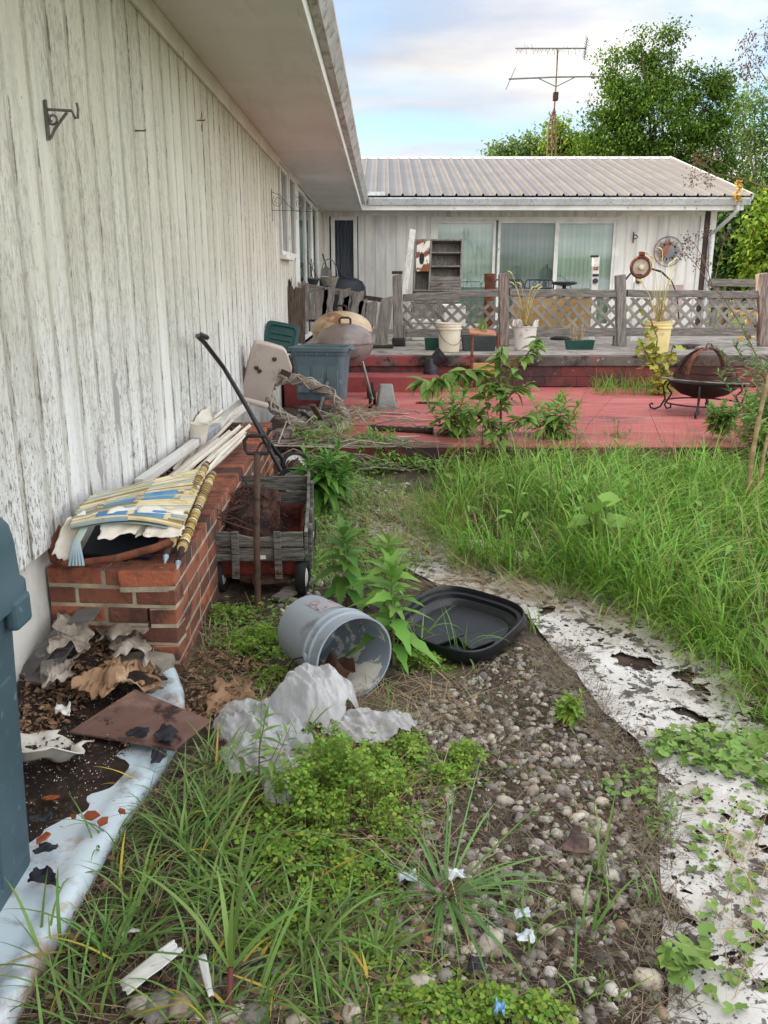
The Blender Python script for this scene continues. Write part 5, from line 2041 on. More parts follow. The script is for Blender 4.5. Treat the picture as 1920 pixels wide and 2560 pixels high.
def kettle(label, c, r, ml, mb_, ground, wheels=True):
    t = thing('kettle_grill', label, 'grill', (c.x, c.y, ground))
    b = MB()
    n = 14
    b.lathe([(.001, -r * .80)] + [(r * math.sin(a) * 1.0, -r * .80 * math.cos(a)) for a in [math.pi / 2 * i / n for i in range(1, n + 1)]], 40, Matrix.Translation(c))
    b.build('bowl', mb_, t, smooth=60)
    b = MB()
    prof = [(r * 1.03, 0), (r * 1.045, .012), (r * 1.03, .024)] + [(r * 1.02 * math.cos(a), .024 + r * .62 * math.sin(a)) for a in [math.pi / 2 * i / n for i in range(1, n)]] + [(.001, .024 + r * .62)]
    b.lathe(prof, 40, Matrix.Translation(c))
    ld = b.build('lid', ml, t, smooth=50)
    z = .024 + r * .62
    b = MB()
    b.tube([c + Vector((-.055, 0, z - .01)), c + Vector((-.055, 0, z + .04)), c + Vector((-.035, 0, z + .055)), c + Vector((.035, 0, z + .055)), c + Vector((.055, 0, z + .04)), c + Vector((.055, 0, z - .01))], .011, 8)
    b.build('lid_handle', m_drust, ld, smooth=60)
    for k in range(3):
        a = R(-95 + 120 * k)
        b = MB()
        e = Vector((c.x + r * 1.05 * math.cos(a), c.y + r * 1.05 * math.sin(a), ground + (.07 if k == 1 else .0)))
        b.tube([c + Vector((r * .62 * math.cos(a), r * .62 * math.sin(a), -r * .5)), e], .0125, 8)
        b.build('leg', m_steel, t, smooth=60)
        if k == 1 and wheels:
            for s in (-1, 1):
                b = MB()
                b.lathe([(.001, -.014), (.05, -.014), (.074, -.016), (.078, 0), (.074, .016), (.05, .014), (.001, .014)], 24,
                        Matrix.Translation(e + Vector((.02 * s, s * .12, .008))) @ Matrix.Rotation(R(88), 4, 'Y'))
                b.build('wheel', m_tyre, t, smooth=40)
    return t


c = py(5, 898, 648, 8.6)
gr = kettle('front brown and grey kettle grill with domed lid on three legs', c, .285, m_grill, m_grillb, .18)
b = MB()
b.tube([c + Vector((-.28, -.05, -.01)), c + Vector((-.40, -.15, -.02)), c + Vector((-.43, -.13, -.02)), c + Vector((-.31, -.01, -.01))], .009, 6)
b.build('side_handle', m_blackm, gr, smooth=60)
c = py(5, 872, 562, 9.35)
kettle('cream kettle grill with rust-stained lid behind the brown grill', c, .325, m_gcream, m_gcream, .18)

# ---- tote, lid, beige panel
m_tote = mat('blue_grey_plastic', '#5b6d73', '#506167', 3, .5, spots=[('#8093a0', 8, .66, .06)], spec=.4)
m_totel = mat('dark_green_plastic', '#244a45', '#1e403c', 3, .5, spec=.4)
tc_ = Vector((-.60, 8.12, .345))
tote = thing('storage_tote', 'open blue-grey plastic storage tote on the junk heap left of the grills', 'tote', tc_, R(-9))


def rrect(w, l, r, z, n=4, cx=0, cy=0):
    pts = []
    for (sx, sy, a0) in ((1, 1, 0), (-1, 1, 90), (-1, -1, 180), (1, -1, 270)):
        for i in range(n + 1):
            a = R(a0 + 90 * i / n)
            pts.append(Vector((cx + sx * (w / 2 - r) + r * math.cos(a), cy + sy * (l / 2 - r) + r * math.sin(a), z)))
    return pts


b = MB()
b.loft([rrect(.44, .32, .05, 0), rrect(.50, .37, .05, .42), rrect(.52, .39, .05, .425), rrect(.53, .40, .05, .455), rrect(.56, .43, .05, .46), rrect(.57, .44, .05, .495), rrect(.54, .41, .045, .50), rrect(.50, .37, .04, .495), rrect(.43, .31, .04, .02)])
b.build('tub', m_tote, tote, smooth=30, local=True)
for sx in (-1, 0, 1):
    b = MB()
    b.boxm(Matrix.Translation((sx * .14, -.176 - .002, .22)) @ Matrix.Rotation(R(-3.4), 4, 'X'), .11, .016, .30)
    b.build('rib', m_tote, tote, bevel=.006, local=True)
b = MB()
for sx in (-.20, -.1, .0, .1, .2):
    b.boxm(Matrix.Translation((sx, -.205, .44)), .012, .018, .03)
b.build('rim_ribs', m_tote, tote, local=True)
b = MB()
b.boxm(Matrix.Translation((.285, 0, .475)), .06, .16, .025)
b.build('handle', m_tote, tote, bevel=.008, local=True)
b = MB()
lc = py(5, 425, 600, 8.45)
lm = Matrix.Translation(lc) @ Matrix.Rotation(R(10), 4, 'Y') @ Matrix.Rotation(R(62), 4, 'X') @ Matrix.Rotation(R(0), 4, 'Z')
rg = [[lm @ p for p in rrect(w, l, .05, z)] for w, l, z in ((.34, .30, -.02), (.34, .30, .015), (.31, .27, .02), (.27, .22, .02), (.26, .21, .004))]
b.loft(rg)
for k in (-.03, .03):
    b.boxm(lm @ Matrix.Translation((0, k, .012)), .20, .02, .012)
o = b.build('tote_lid', m_totel, smooth=30)
tag(o, 'dark green tote lid propped up behind the blue-grey tote', 'lid')
b = MB()
b.tube([py(5, 310, 590, 8.5), py(5, 285, 545, 8.5), py(5, 265, 505, 8.5), py(5, 275, 498, 8.5), py(5, 300, 530, 8.5)], [.02, .025, .02, .012, .01], 8)
tag(b.build('black_grip', m_black, smooth=60), 'black rubber grip sticking up beside the dark green lid', 'grip')
b = MB()
YB = 6.95
poly = [(228, 636), (330, 655), (440, 688), (466, 716), (508, 835), (488, 893), (425, 902), (408, 858), (385, 930), (350, 1020), (330, 1105), (118, 1042), (150, 900), (195, 720)]
front = [py(5, x, y, YB + (660 - y) * -.0004) for x, y in poly]
back = [p + Vector((-.03, .20, .01)) for p in front]
n = len(poly)
b.add(front + back, [tuple(range(n - 1, -1, -1)), tuple(range(n, 2 * n))] + [(i, (i + 1) % n, (i + 1) % n + n, i + n) for i in range(n)])
m_beige = mat('beige_plastic', '#c8bab0', '#bcaea4', 2, .5, spots=[('#a39588', 6, .64, .08)], spec=.35)
o = thing('beige_plastic_cover', 'large beige moulded plastic cover leaning on the house wall', 'plastic cover', py(5, 220, 1100, YB))
b.build('shell', m_beige, o, bevel=.022)
for x, y in ((240, 828), (262, 852), (373, 764)):
    b = MB()
    b.lathe([(.001, .0), (.014, .0), (.016, .004), (.020, .004), (.020, 0)], 14, Matrix.Translation(py(5, x, y, YB - .004 + (660 - y) * -.0004)) @ Matrix.Rotation(R(90), 4, 'X'))
    b.build('bolt_hole', m_brown, o)
b = MB()
q = py(5, 455, 868, YB - .01)
b.boxm(Matrix.Translation(q) @ Matrix.Rotation(R(24), 4, 'Y'), .085, .02, .045)
b.build('square_hole', m_brown, o, bevel=.005)
b = MB()
for x0, x1 in ((140, 190), (225, 300)):
    p0, p1 = py(5, x0, 1040 + (x0 - 140) * .28, YB - .19), py(5, x1, 1040 + (x1 - 140) * .28, YB - .19)
b.bar(py(5, 128, 1060, YB - .02), py(5, 330, 1112, YB - .02), .05, .05)
b.build('lower_lip', m_beige, o, bevel=.02)

# ---- grapevine wreath, logs, vines
m_twig = mat('grey_twig', '#a3988a', '#877c70', 8, .9, island=.5, bump=.5, bscale=60)
m_log = mat('grey_log', '#8b8178', '#665d55', 6, .95, bump=1, bscale=14, stretch=(2, 2, 6), spots=[('#453d36', 8, .58, .08)])
wre = thing('grapevine_wreath', 'large grey grapevine wreath leaning on the junk heap beside the patio', 'wreath', (-.71, 7.35, .2))
wc = py(5, 612, 1105, 7.2)
ax1, ax2 = Vector((.33, .03, -.09)), Vector((-.06, .18, .195))
axn = ax1.cross(ax2).normalized()
r = random.Random(12)
for k in range(70):
    b = MB()
    a0, a1 = r.uniform(0, 6.28), r.uniform(1.6, 4.5)
    ph, tw, rad = r.uniform(0, 6.28), r.choice((5, 7, -6, 9)), r.uniform(.012, .055)
    pts = []
    n = int(a1 * 9)
    for i in range(n + 1):
        a = a0 + a1 * i / n
        rd = (ax1 * math.cos(a) + ax2 * math.sin(a))
        c_ = wc + rd
        s = rad * (.9 + .2 * math.sin(3 * a + ph))
        pts.append(c_ + rd.normalized() * s * math.cos(tw * a + ph) + axn * s * math.sin(tw * a + ph))
    b.tube(pts, r.uniform(.006, .0115), 5)
    b.build('vine_strand', m_twig, wre, smooth=60)
r = random.Random(3)
for k, (p, q, rad, lb) in enumerate((((-.98, 6.9, .10), (-.45, 7.9, .16), .055, 'thick grey log under the wreath'), ((-.85, 6.75, .20), (-.62, 7.6, .30), .04, 'split grey log inside the wreath ring'),
                                     ((-.62, 7.0, .25), (-.40, 7.6, .20), .035, 'short grey log below the torn tote'), ((-1.1, 6.75, .22), (-.75, 7.05, .18), .045, 'knobbly grey log end beside the beige cover'),
                                     ((-.85, 8.0, .08), (-.3, 8.2, .08), .13, 'fat grey log under the blue-grey tote'), ((-.9, 8.35, .10), (-.35, 8.35, .10), .14, 'second fat grey log under the blue-grey tote'))):
    b = MB()
    p, q = Vector(p), Vector(q)
    n = 7
    b.tube([p.lerp(q, i / n) + Vector((r.uniform(-.01, .01), 0, r.uniform(-.012, .012))) for i in range(n + 1)], [rad * r.uniform(.85, 1.1) for _ in range(n + 1)], 10)
    tag(b.build('grey_log', m_log, smooth=60), lb, 'log')
for k, (p, q, w_, lb) in enumerate((((-.60, 6.95, .44), (-.50, 7.4, .12), .05, 'dark board end inside the wreath ring'), ((-.72, 7.2, .36), (-.55, 7.5, .14), .07, 'splintered grey board slanting inside the wreath'),
                                    ((-.52, 7.7, .55), (-.62, 7.55, .20), .022, 'thin grey stick in front of the tote'))):
    b = MB()
    b.bar(p, q, w_, .022)
    tag(b.build('board_end', m_gwood if k else m_bark, bevel=.004), lb, 'board')
# heap of trailing dead vines
b = MB()
r = random.Random(17)
for k in range(120):
    x, y = r.uniform(-.85, .15), r.uniform(6.25, 6.75)
    if k > 85:
        x, y = r.uniform(-.5, .0), r.uniform(7.2, 8.4)
    zz = .03 + .10 * math.exp(-((x + .55) / .35) ** 2) if y < 7 else .19
    if x > -.62 and y > 6.42:
        zz = max(zz, .2)
    a = r.uniform(-.6, .6) + (3.14 if r.random() < .5 else 0)
    L = r.uniform(.15, .6)
    pts = [Vector((x + L * t * math.cos(a) + .05 * math.sin(6 * t + k), y + L * t * math.sin(a) * .6, max(.03 if y < 6.4 else .19, zz + .07 * math.sin(3.1 * t) * r.uniform(.2, 1.4) - .06 * t))) for t in (0, .25, .5, .75, 1)]
    b.tube(pts, r.uniform(.003, .008), 5)
o = b.build('dead_vines', m_twig, smooth=60)
tag(o, 'heap of dead tangled vines at the patio corner below the wreath', 'vines', kind='stuff')
b = MB()
for (u0, v0, u1, v1) in ((545, 1290, 870, 1200), (860, 1190, 1100, 1290), (400, 1390, 530, 1280)):
    p, q = pz(5, u0, v0, .20), pz(5, u1, v1, .25)
    b.tube([p, p.lerp(q, .5) + Vector((0, 0, .12)), q], .006, 5)
tag(b.build('pale_stem', mat('pale_stem', '#b5aa98', '#9b8f7c', 8, .8), smooth=60), 'long pale bare stems arching over the vine heap', 'stem')

# ---- patio clutter
c = pz(5, 1200, 1140, .18)
t = thing('square_bucket', 'small grey square bucket upside down on the red patio', 'bucket', (c.x, c.y + .09, .18), R(6))
b = MB()
b.loft([rrect(.215, .19, .02, 0), rrect(.215, .19, .02, .018), rrect(.20, .175, .02, .02), rrect(.13, .12, .02, .245), rrect(.125, .115, .02, .25)])
b.build('shell', mat('grey_green_plastic', '#8d918c', '#7b7f7a', 4, .5, spots=[('#5f6a66', 6, .6, .08)]), t, smooth=30, local=True)
b = MB()
b.tube([(.108, -.08, .02), (.135, -.06, .05), (.12, .0, .09), (.10, .06, .06)], .003, 5)
b.build('handle', m_steel, t, local=True)
b = MB()
p, q = pz(15, 0, 785, .195), pz(15, 410, 795, .195)
b.tube([p, q], .012, 8)
o = tag(b.build('black_rod', m_blackm, smooth=60), 'thin black rod with orange ends lying on the red patio', 'rod')
m_or = mat('orange_tape', '#b5502c', '#9a4527', 9, .6)
for f0, f1 in ((0, .05), (.88, 1)):
    b = MB()
    b.tube([p.lerp(q, f0) + Vector((-.001, 0, 0)), p.lerp(q, f1) + Vector((.001, 0, 0))], .0138, 8)
    b.build('orange_end', m_or, o, smooth=60)
p, q = pz(5, 1080, 1270, .205), pz(5, 1540, 1295, .205)
t = thing('corroded_pipe', 'dark corroded pipe half buried in vines on the patio edge', 'pipe', p)
b = MB()
n = 14
b.tube([p.lerp(q, i / n) for i in range(n + 1)], [.022 + .006 * (i % 2) for i in range(n + 1)], 9)
b.build('barrel', m_darkwood, t, smooth=30)
b = MB()
b.tube([p.lerp(q, .88), p.lerp(q, .92), p.lerp(q, .96), q + Vector((.01, 0, 0))], [.034, .034, .028, .034], 10)
b.build('collar', m_blackm, t, smooth=30)

# ---- fire pit
fc = Vector((3.16, 8.25, .18))
fp = thing('fire_pit', 'round fire pit with rusty mesh dome and scrolled black legs on the patio', 'fire pit', fc)
zr = .50
m_ash = mat('ash_rim', '#8d877d', '#6f6a62', 7, .8, spots=[('#57392b', 6, .58, .08)])
m_char = mat('charred_bowl', '#1d1b1a', '#2b2725', 6, .7)
b = MB()
b.lathe([(.001, zr - .17), (.10, zr - .165), (.22, zr - .13), (.31, zr - .06), (.345, zr - .004), (.335, zr - .004), (.20, zr - .11), (.001, zr - .145)], 36, Matrix.Translation((fc.x, fc.y, 0)))
b.build('bowl', m_char, fp, smooth=60)
tiltm = Matrix.Translation((fc.x, fc.y, zr)) @ Matrix.Rotation(R(-3), 4, 'X') @ Matrix.Rotation(R(3), 4, 'Y')
b = MB()
b.lathe([(.335, 0), (.41, .006), (.415, .0), (.41, -.008), (.335, -.01), (.335, 0)], 8, tiltm @ Matrix.Rotation(R(20), 4, 'Z'))
b.build('rim', m_ash, fp, bevel=.004)


def mesh_mat():
    m = bpy.data.materials.new('rusty_screen')
    m.use_nodes = True
    N, L = m.node_tree.nodes, m.node_tree.links
    N.clear()
    out, df, tr, mx = N.new('ShaderNodeOutputMaterial'), N.new('ShaderNodeBsdfDiffuse'), N.new('ShaderNodeBsdfTransparent'), N.new('ShaderNodeMixShader')
    df.inputs[0].default_value = col('#4a332b')
    mx.inputs[0].default_value = .36
    L.new(tr.outputs[0], mx.inputs[1])
    L.new(df.outputs[0], mx.inputs[2])
    L.new(mx.outputs[0], out.inputs[0])
    return m


dr_ = .30
dm = tiltm @ Matrix.Translation((-.0, 0, .01))
n = 12
b = MB()
b.lathe([(dr_ * math.cos(a), dr_ * 1.02 * math.sin(a)) for a in [math.pi / 2 * i / n for i in range(n)]] + [(.001, dr_ * 1.02)], 32, dm)
dome = b.build('mesh_dome', mesh_mat(), fp, smooth=180)
for ang in (35, 125):
    b = MB()
    rings = []
    for i in range(25):
        a = math.pi * i / 24
        for_ = Vector((math.cos(R(ang)), math.sin(R(ang)), 0))
        sd_ = Vector((-for_.y, for_.x, 0)) * (.022 if ang == 35 else .03)
        o_ = for_ * math.cos(a) * dr_ * 1.012 + Vector((0, 0, dr_ * 1.035 * math.sin(a)))
        i_ = for_ * math.cos(a) * dr_ * .998 + Vector((0, 0, dr_ * 1.02 * math.sin(a)))
        rings.append([dm @ (o_ - sd_), dm @ (o_ + sd_), dm @ (i_ + sd_), dm @ (i_ - sd_)])
    b.loft(rings)
    b.build('dome_band', m_rust if ang == 35 else m_drust, dome, smooth=30)
b = MB()
b.lathe([(dr_ * 1.0, .0), (dr_ * 1.012, .0), (dr_ * 1.012, .045), (dr_ * .995, .045), (dr_ * 1.0, .0)], 36, dm)
b.build('dome_ring', m_drust, dome, smooth=40)
b = MB()
b.tube([dm @ Vector((-.03, 0, dr_ * 1.03)), dm @ Vector((-.02, 0, dr_ + .045)), dm @ Vector((.02, 0, dr_ + .045)), dm @ Vector((.03, 0, dr_ * 1.03))], .006, 6)
b.build('dome_handle', m_drust, dome, smooth=60)
for k in range(4):
    a = R(45 + 90 * k + 18)
    o_ = Vector((math.cos(a), math.sin(a), 0))
    for off in (0, .035):
        b = MB()
        pr = [(.36 - off, zr - .02), (.39 - off, zr - .07), (.37 - off, zr - .15), (.36 - off, .30), (.40 - off, .22), (.45 - off, .193), (.49, .20), (.505, .235), (.485, .25), (.47, .235)] if off == 0 else \
            [(.36 - off, zr - .02), (.35, zr - .08), (.30, zr - .14), (.33, .30), (.36, .24), (.335, .205), (.30, .215), (.30, .25)]
        b.tube([fc.xy.to_3d() + o_ * rr_ + Vector((0, 0, z_)) for rr_, z_ in pr], .0095, 7)
        b.build('leg', m_blackm, fp, smooth=60)
b = MB()
b.tube([fc.xy.to_3d() + Vector((.36 * math.cos(R(t_)), .36 * math.sin(R(t_)), .285)) for t_ in range(63, 423, 15)], .008, 6, closed=True)
b.build('leg_ring', m_blackm, fp, smooth=60)

# ================================================================== FOREGROUND THINGS
# ---- big storage bin at the left edge
m_bin = mat('slate_blue_plastic', '#435a63', '#3a4f58', 2, .5, bump=.15, bscale=220, spots=[('#7d949c', 7, .66, .08, (1, 1, .25)), ('#5f7a84', 30, .66, .05)], spec=.4)
BH = .05
bn = thing('storage_bin', 'tall slate-blue plastic storage bin with domed lid against the house wall', 'bin', (-.995, 1.40, .06), R(0))
b = MB()
b.loft([rrect(.30, .66, .04, 0), rrect(.335, .70, .04, .60), rrect(.35, .71, .04, .605), rrect(.36, .72, .04, .665)])
b.build('body', m_bin, bn, smooth=30, local=True)
for yy in (-.22, 0, .22):
    b = MB()
    b.boxm(Matrix.Translation((.158, yy, .28)) @ Matrix.Rotation(R(1.7), 4, 'Y'), .012, .13, .46)
    b.build('side_panel', m_bin, bn, bevel=.005, local=True)
b = MB()
b.loft([rrect(.36, .72, .04, .667), rrect(.40, .76, .05, .67), rrect(.40, .76, .05, .71), rrect(.385, .745, .05, .72), rrect(.38, .74, .05, .80), rrect(.37, .73, .05, .84), rrect(.345, .705, .06, .868), rrect(.29, .65, .06, .885), rrect(.1, .4, .04, .89)])
b.build('lid', m_bin, bn, smooth=40, local=True)
b = MB()
b.boxm(Matrix.Translation((.195, .30, .655)), .03, .08, .07)
b.build('latch', m_bin, bn, bevel=.01, local=True)

# ---- fallen pale-blue enamel table top
TZ = .075
m_enam = mat('pale_blue_enamel', '#c3d6dd', '#cfdde2', 2.0, .32, spots=[('#9a6a45', 2.6, .57, .06), ('#7d756a', 6, .60, .05, (1, 1, 1), .6), ('#8f8a80', 40, .66, .04), ('#b9b3a6', 9, .66, .05), ('#8a7564', 30, .72, .03), ('#a9bcc4', 5, .62, .08)], spec=.5)
edge = [(-.93, 3.02), (-.84, 2.90), (-.755, 2.76), (-.69, 2.60), (-.645, 2.42), (-.635, 2.30), (-.645, 2.15), (-.665, 2.0), (-.685, 1.8), (-.70, 1.55), (-.715, 1.2), (-.73, .85), (-.76, .70)]
poly = [(-1.20, .70), (-1.20, 3.02)] + edge
tt = thing('enamel_tabletop', 'fallen pale blue enamelled table top half covered in potting soil and leaves', 'table top', (-.9, 1.9, .0))


def inset(pts, dd):
    """move the outline edge towards the middle of the slab"""
    out = []
    for x, y in pts:
        v = Vector((-.98 - x, (1.85 - y) * .55))
        v.normalize()
        out.append((x + v.x * dd, y + v.y * dd))
    return out


rings = []
for dd, z in ((.030, .0), (.012, .006), (.0, .022), (-.004, .042), (.0, .060), (.012, TZ - .004), (.030, TZ), (.058, TZ + .0), (.070, TZ - .005), (.10, TZ - .006)):
    rings.append([Vector((x, y, z)) for x, y in inset(poly, dd)])
b = MB()
b.loft(rings)
b.build('slab', m_enam, tt, smooth=40)

# potting soil spilled over it, ragged edge
def soil_edge(y):
    base = np.interp(y, [1.40, 1.62, 1.75, 1.85, 1.95, 2.05, 2.15, 2.3, 2.5, 2.75, 3.0], [-1.15, -.93, -.85, -.79, -.745, -.725, -.715, -.72, -.80, -.86, -.93])
    return float(base) + .06 * mnoise.noise(Vector((y * 6, 1.5, 0))) + .03 * mnoise.noise(Vector((y * 17, 4.5, 0))) + .012 * mnoise.noise(Vector((y * 50, 7.5, 0)))


b = MB()


def soil_fn(u, v):
    y = 1.42 + 1.55 * v
    e = soil_edge(y) + .012 * math.sin(60 * y)
    x = -1.21 + (e + 1.21) * u
    h = .028 * (1 - u ** 3) + .05 * max(0, .5 - u) + .06 * math.exp(-(((x + 1.1) / .2) ** 2 + ((y - 2.85) / .25) ** 2))
    h += .006 * math.sin(40 * x + 3) * math.sin(37 * y) * (1 - u)
    return Vector((x, y, TZ - .009 + (h if u < 1 else -.002) + random.uniform(-.003, .003) * (1 - u)))


b.sheet(46, 130, soil_fn)
o = b.build('spilled_soil', m_psoil, smooth=180)
tag(o, 'dark potting soil spilled over the fallen blue table top', 'soil', kind='stuff')

# ---- brown square board, broken bowl, boards, scraps
m_bsq = mat('brown_stained_board', '#7a5f54', '#654c42', 3, .6, spots=[('#3a2b25', 7, .58, .04), ('#8e7264', 5, .58, .08), ('#2e231e', 14, .60, .03)])
cs = [gz(148, 1580, .11), gz(378, 1617, .10), gz(455, 1555, .115), gz(292, 1488, .135)]
b = MB()
b.add(cs + [c - Vector((0, 0, .008)) for c in cs], [(0, 1, 2, 3), (7, 6, 5, 4), (0, 4, 5, 1), (1, 5, 6, 2), (2, 6, 7, 3), (3, 7, 4, 0)])
o = b.build('square_board', m_bsq, bevel=.002)
tag(o, 'flat square brown board lying across the blue table top', 'board')
b = MB()
b.sheet(26, 18, lambda u, v: Vector((-.845 + .26 * (u - .5) * (1 - .55 * abs(v - .5) * 2 + .06 * math.sin(21 * v)), 2.54 + .15 * (v - .5) * (1 - .35 * abs(u - .5) * 2 + .08 * math.sin(17 * u)), .132 + .016 * max(0, 1 - ((u - .5) ** 2 + (v - .5) ** 2) * 5) + random.uniform(-.002, .002))))
tag(b.build('soil_clump', m_psoil, smooth=180), 'small dark soil clump on the square brown board', 'soil', kind='stuff')
m_bowl = mat('dirty_white_plastic', '#cdc8bd', '#b6b0a4', 5, .5, spots=[('#7d7568', 7, .60, .08), ('#58504a', 16, .68, .04)])
bc = gz(100, 1610, .14)
b = MB()
mt = Matrix.Translation((bc.x - .02, bc.y, .145)) @ Matrix.Rotation(R(-22), 4, 'X') @ Matrix.Rotation(R(8), 4, 'Y')
vs, fs = [], []
n = 40
for i, (r_, z_) in enumerate(((.02, -.03), (.08, -.03), (.10, -.022), (.125, .0), (.14, .008), (.155, .008))):
    for j in range(n):
        a = 2 * math.pi * j / n
        rr = r_ * (1 - (.22 * max(0, math.sin(3 * a + 1)) ** 3 + .14 * max(0, math.sin(7 * a + 2)) ** 4 if i > 2 else 0))
        vs.append(mt @ Vector((rr * math.cos(a), rr * 1.0 * math.sin(a), z_ + .008 * math.sin(5 * a))))
for i in range(5):
    for j in range(n):
        if i >= 3 and 5 <= j <= 9:
            continue
        a_, b_ = i * n + j, i * n + (j + 1) % n
        fs.append((a_, b_, b_ + n, a_ + n))
b.add(vs, fs)
o = b.build('broken_dish', m_bowl, smooth=60, solid=.003)
tag(o, 'broken dirty white plastic dish filled with leaf bits beside the blue bin', 'dish')
torn_sheet('white_shard', [gz(118, 1540, .13), gz(150, 1545, .13), gz(152, 1522, .14), gz(122, 1520, .14)], m_white, None, 40, wob=.006, label='small chipped white shard above the broken dish', cat='shard')
m_shingle = mat('grey_shingle', '#6f6c69', '#5c5957', 4, .85, bump=.6, bscale=40, stretch=(1, 8, 1), spots=[('#9a9793', 7, .64, .06)])
for k, (u0, v0, u1, v1, w_, lb, z) in enumerate(((75, 1475, 205, 1300, .085, 'long grey board slanting up against the brick planter', .26), (48, 1465, 130, 1365, .07, 'shorter grey board lying left of the long slanting one', .22))):
    p, q = gz(u0, v0, .13), gz(u1, v1, z + .02)
    b = MB()
    b.bar(p, q, w_, .010)
    tag(b.build('grey_board', m_shingle, bevel=.002), lb, 'board')
m_block = mat('grey_block', '#9b968c', '#87827a', 8, .95, bump=.8, bscale=50)
b = MB()
b.boxm(Matrix.Translation(gz(105, 1465, .13)) @ Matrix.Rotation(R(20), 4, 'Z'), .045, .10, .10)
tag(b.build('block_fragment', m_block, bevel=.01), 'grey block fragment below the slanting grey boards', 'block')
b = MB()
ck = gz(305, 1432, .10)
b.loft([[ck + Vector((x * s, y * s, z)) for x, y in ((-.10, -.04), (0, -.055), (.09, -.02), (.115, .03), (.04, .055), (-.08, .04))] for z, s in ((-.05, .9), (.0, 1.0), (.022, .95), (.028, .7))])
tag(b.build('concrete_lump', mat('lumpy_concrete', '#a29a89', '#8a8272', 10, .95, bump=1, bscale=40), smooth=50), 'rough concrete lump beside the foot of the brick planter', 'lump')
m_card = mat('wet_cardboard', '#a18163', '#86694e', 4, .9, bump=.4, bscale=30, spots=[('#6a513b', 6, .60, .08), ('#c9b08e', 5, .64, .08)])
m_paper = mat('rotting_paper', '#b5aa9c', '#8f8475', 6, .9, bump=.6, bscale=40, spots=[('#5f5346', 7, .58, .08), ('#d3cbc0', 9, .66, .05)])
card = 'crumpled cardboard and paper scraps by the planter'
for k, (qs, m_, sd, wob, wv, lb, z) in enumerate((
        (((150, 1500), (235, 1490), (290, 1435), (230, 1425)), m_card, 51, .012, .05, 'crumpled tan cardboard scrap above the square brown board', .16),
        (((215, 1495), (345, 1478), (330, 1440), (250, 1420)), m_card, 52, .014, .05, 'large wrinkled tan cardboard scrap between board and planter', .15),
        (((445, 1545), (535, 1535), (545, 1468), (468, 1462)), m_card, 53, .008, .012, 'flattened wet cardboard sheet on the ground left of the plastic bag', .03),
        (((100, 1400), (190, 1400), (200, 1335), (130, 1325)), m_paper, 54, .006, .024, 'rotting pale paper wad behind the grey boards', .24),
        (((205, 1380), (310, 1370), (300, 1320), (215, 1300)), m_paper, 55, .006, .024, 'rotting layered paper against the front of the brick planter', .20),
        (((240, 1415), (320, 1410), (310, 1365), (235, 1372)), m_paper, 56, .006, .024, 'corrugated grey paper wad above the concrete lump', .17),
        (((90, 1490), (150, 1460), (165, 1420), (110, 1425)), m_paper, 57, .006, .024, 'pale pleated paper wad at the foot of the slanting boards', .17),
        (((310, 1445), (345, 1440), (325, 1385), (318, 1385)), m_paper, 58, .006, .024, 'thin white paper sliver standing at the planter corner', .12))):
    pts = [gz(u, v, z) for u, v in qs]
    torn_sheet('cardboard_scrap' if m_ is m_card else 'paper_wad', pts, m_, None, sd, 30, 22, wob, .28, label=lb, cat='cardboard' if m_ is m_card else 'paper',
               wave=lambda u, v, a=wv, s=sd: Vector((0, 0, a * .38 * math.sin(4 * u + s) * math.sin(3 * v + .4) + a * .40 * mnoise.noise(Vector((u * 3.2, v * 3.2, s))) + a * .14 * abs(math.sin(19 * u + 6 * v + s)))))['group'] = card
m_tar = mat('tar_paper', '#25262a', '#35363a', 6, .8, bump=.5, bscale=60)
for k, (qs, z, lb) in enumerate(((((330, 1590), (370, 1605), (385, 1575), (350, 1562)), .125, 'torn black tar paper scrap on the lower edge of the square brown board'),
                                 (((272, 1588), (318, 1592), (322, 1572), (280, 1572)), .128, 'black tar paper scrap at the middle of the square brown board'),
                                 (((325, 1650), (362, 1635), (352, 1610), (328, 1620)), .10, 'curled black tar paper scrap below the square brown board'),
                                 (((62, 1775), (112, 1770), (112, 1757), (64, 1760)), .12, 'narrow black strip on the soil beside the blue bin'),
                                 (((60, 1905), (130, 1912), (110, 1875), (75, 1872)), .11, 'curled black tar paper scrap on the blue table top near the bin'),
                                 (((70, 1840), (120, 1838), (125, 1822), (85, 1822)), .115, 'small black flake on the soil above the curled tar paper'))):
    torn_sheet('tar_scrap', [gz(u, v, z) for u, v in qs], m_tar, None, 60 + k, 10, 8, .004, .15, label=lb, cat='scrap')['group'] = 'black tar paper scraps'
m_shard = mat('orange_clay', '#a05532', '#874427', 9, .85)
for k, (u, v, s, lb) in enumerate(((198, 1762, .022, 'orange clay shard in the middle of the spilled soil'), (222, 1775, .018, 'small orange clay shard just right of the middle one'), (262, 1754, .014, 'tiny orange clay shard nearest the bare blue enamel'),
                                   (108, 1725, .022, 'orange clay shard near the top of the soil beside the bin'), (94, 1812, .024, 'orange clay shard near the blue bin bottom'), (160, 1765, .010, 'tiny orange clay chip left of the middle shard'))):
    c = gz(u, v, TZ + .03)
    b = MB()
    b.prism([(-s, -s * .4), (s * .2, -s * .7), (s, 0), (s * .3, s * .55), (-s * .6, s * .5)], .005, Matrix.Translation(c) @ Matrix.Rotation(k * 1.1, 4, 'Z') @ Matrix.Rotation(.3, 4, 'X'))
    tag(b.build('clay_shard', m_shard), lb, 'shard', 'orange clay shards on the soil')

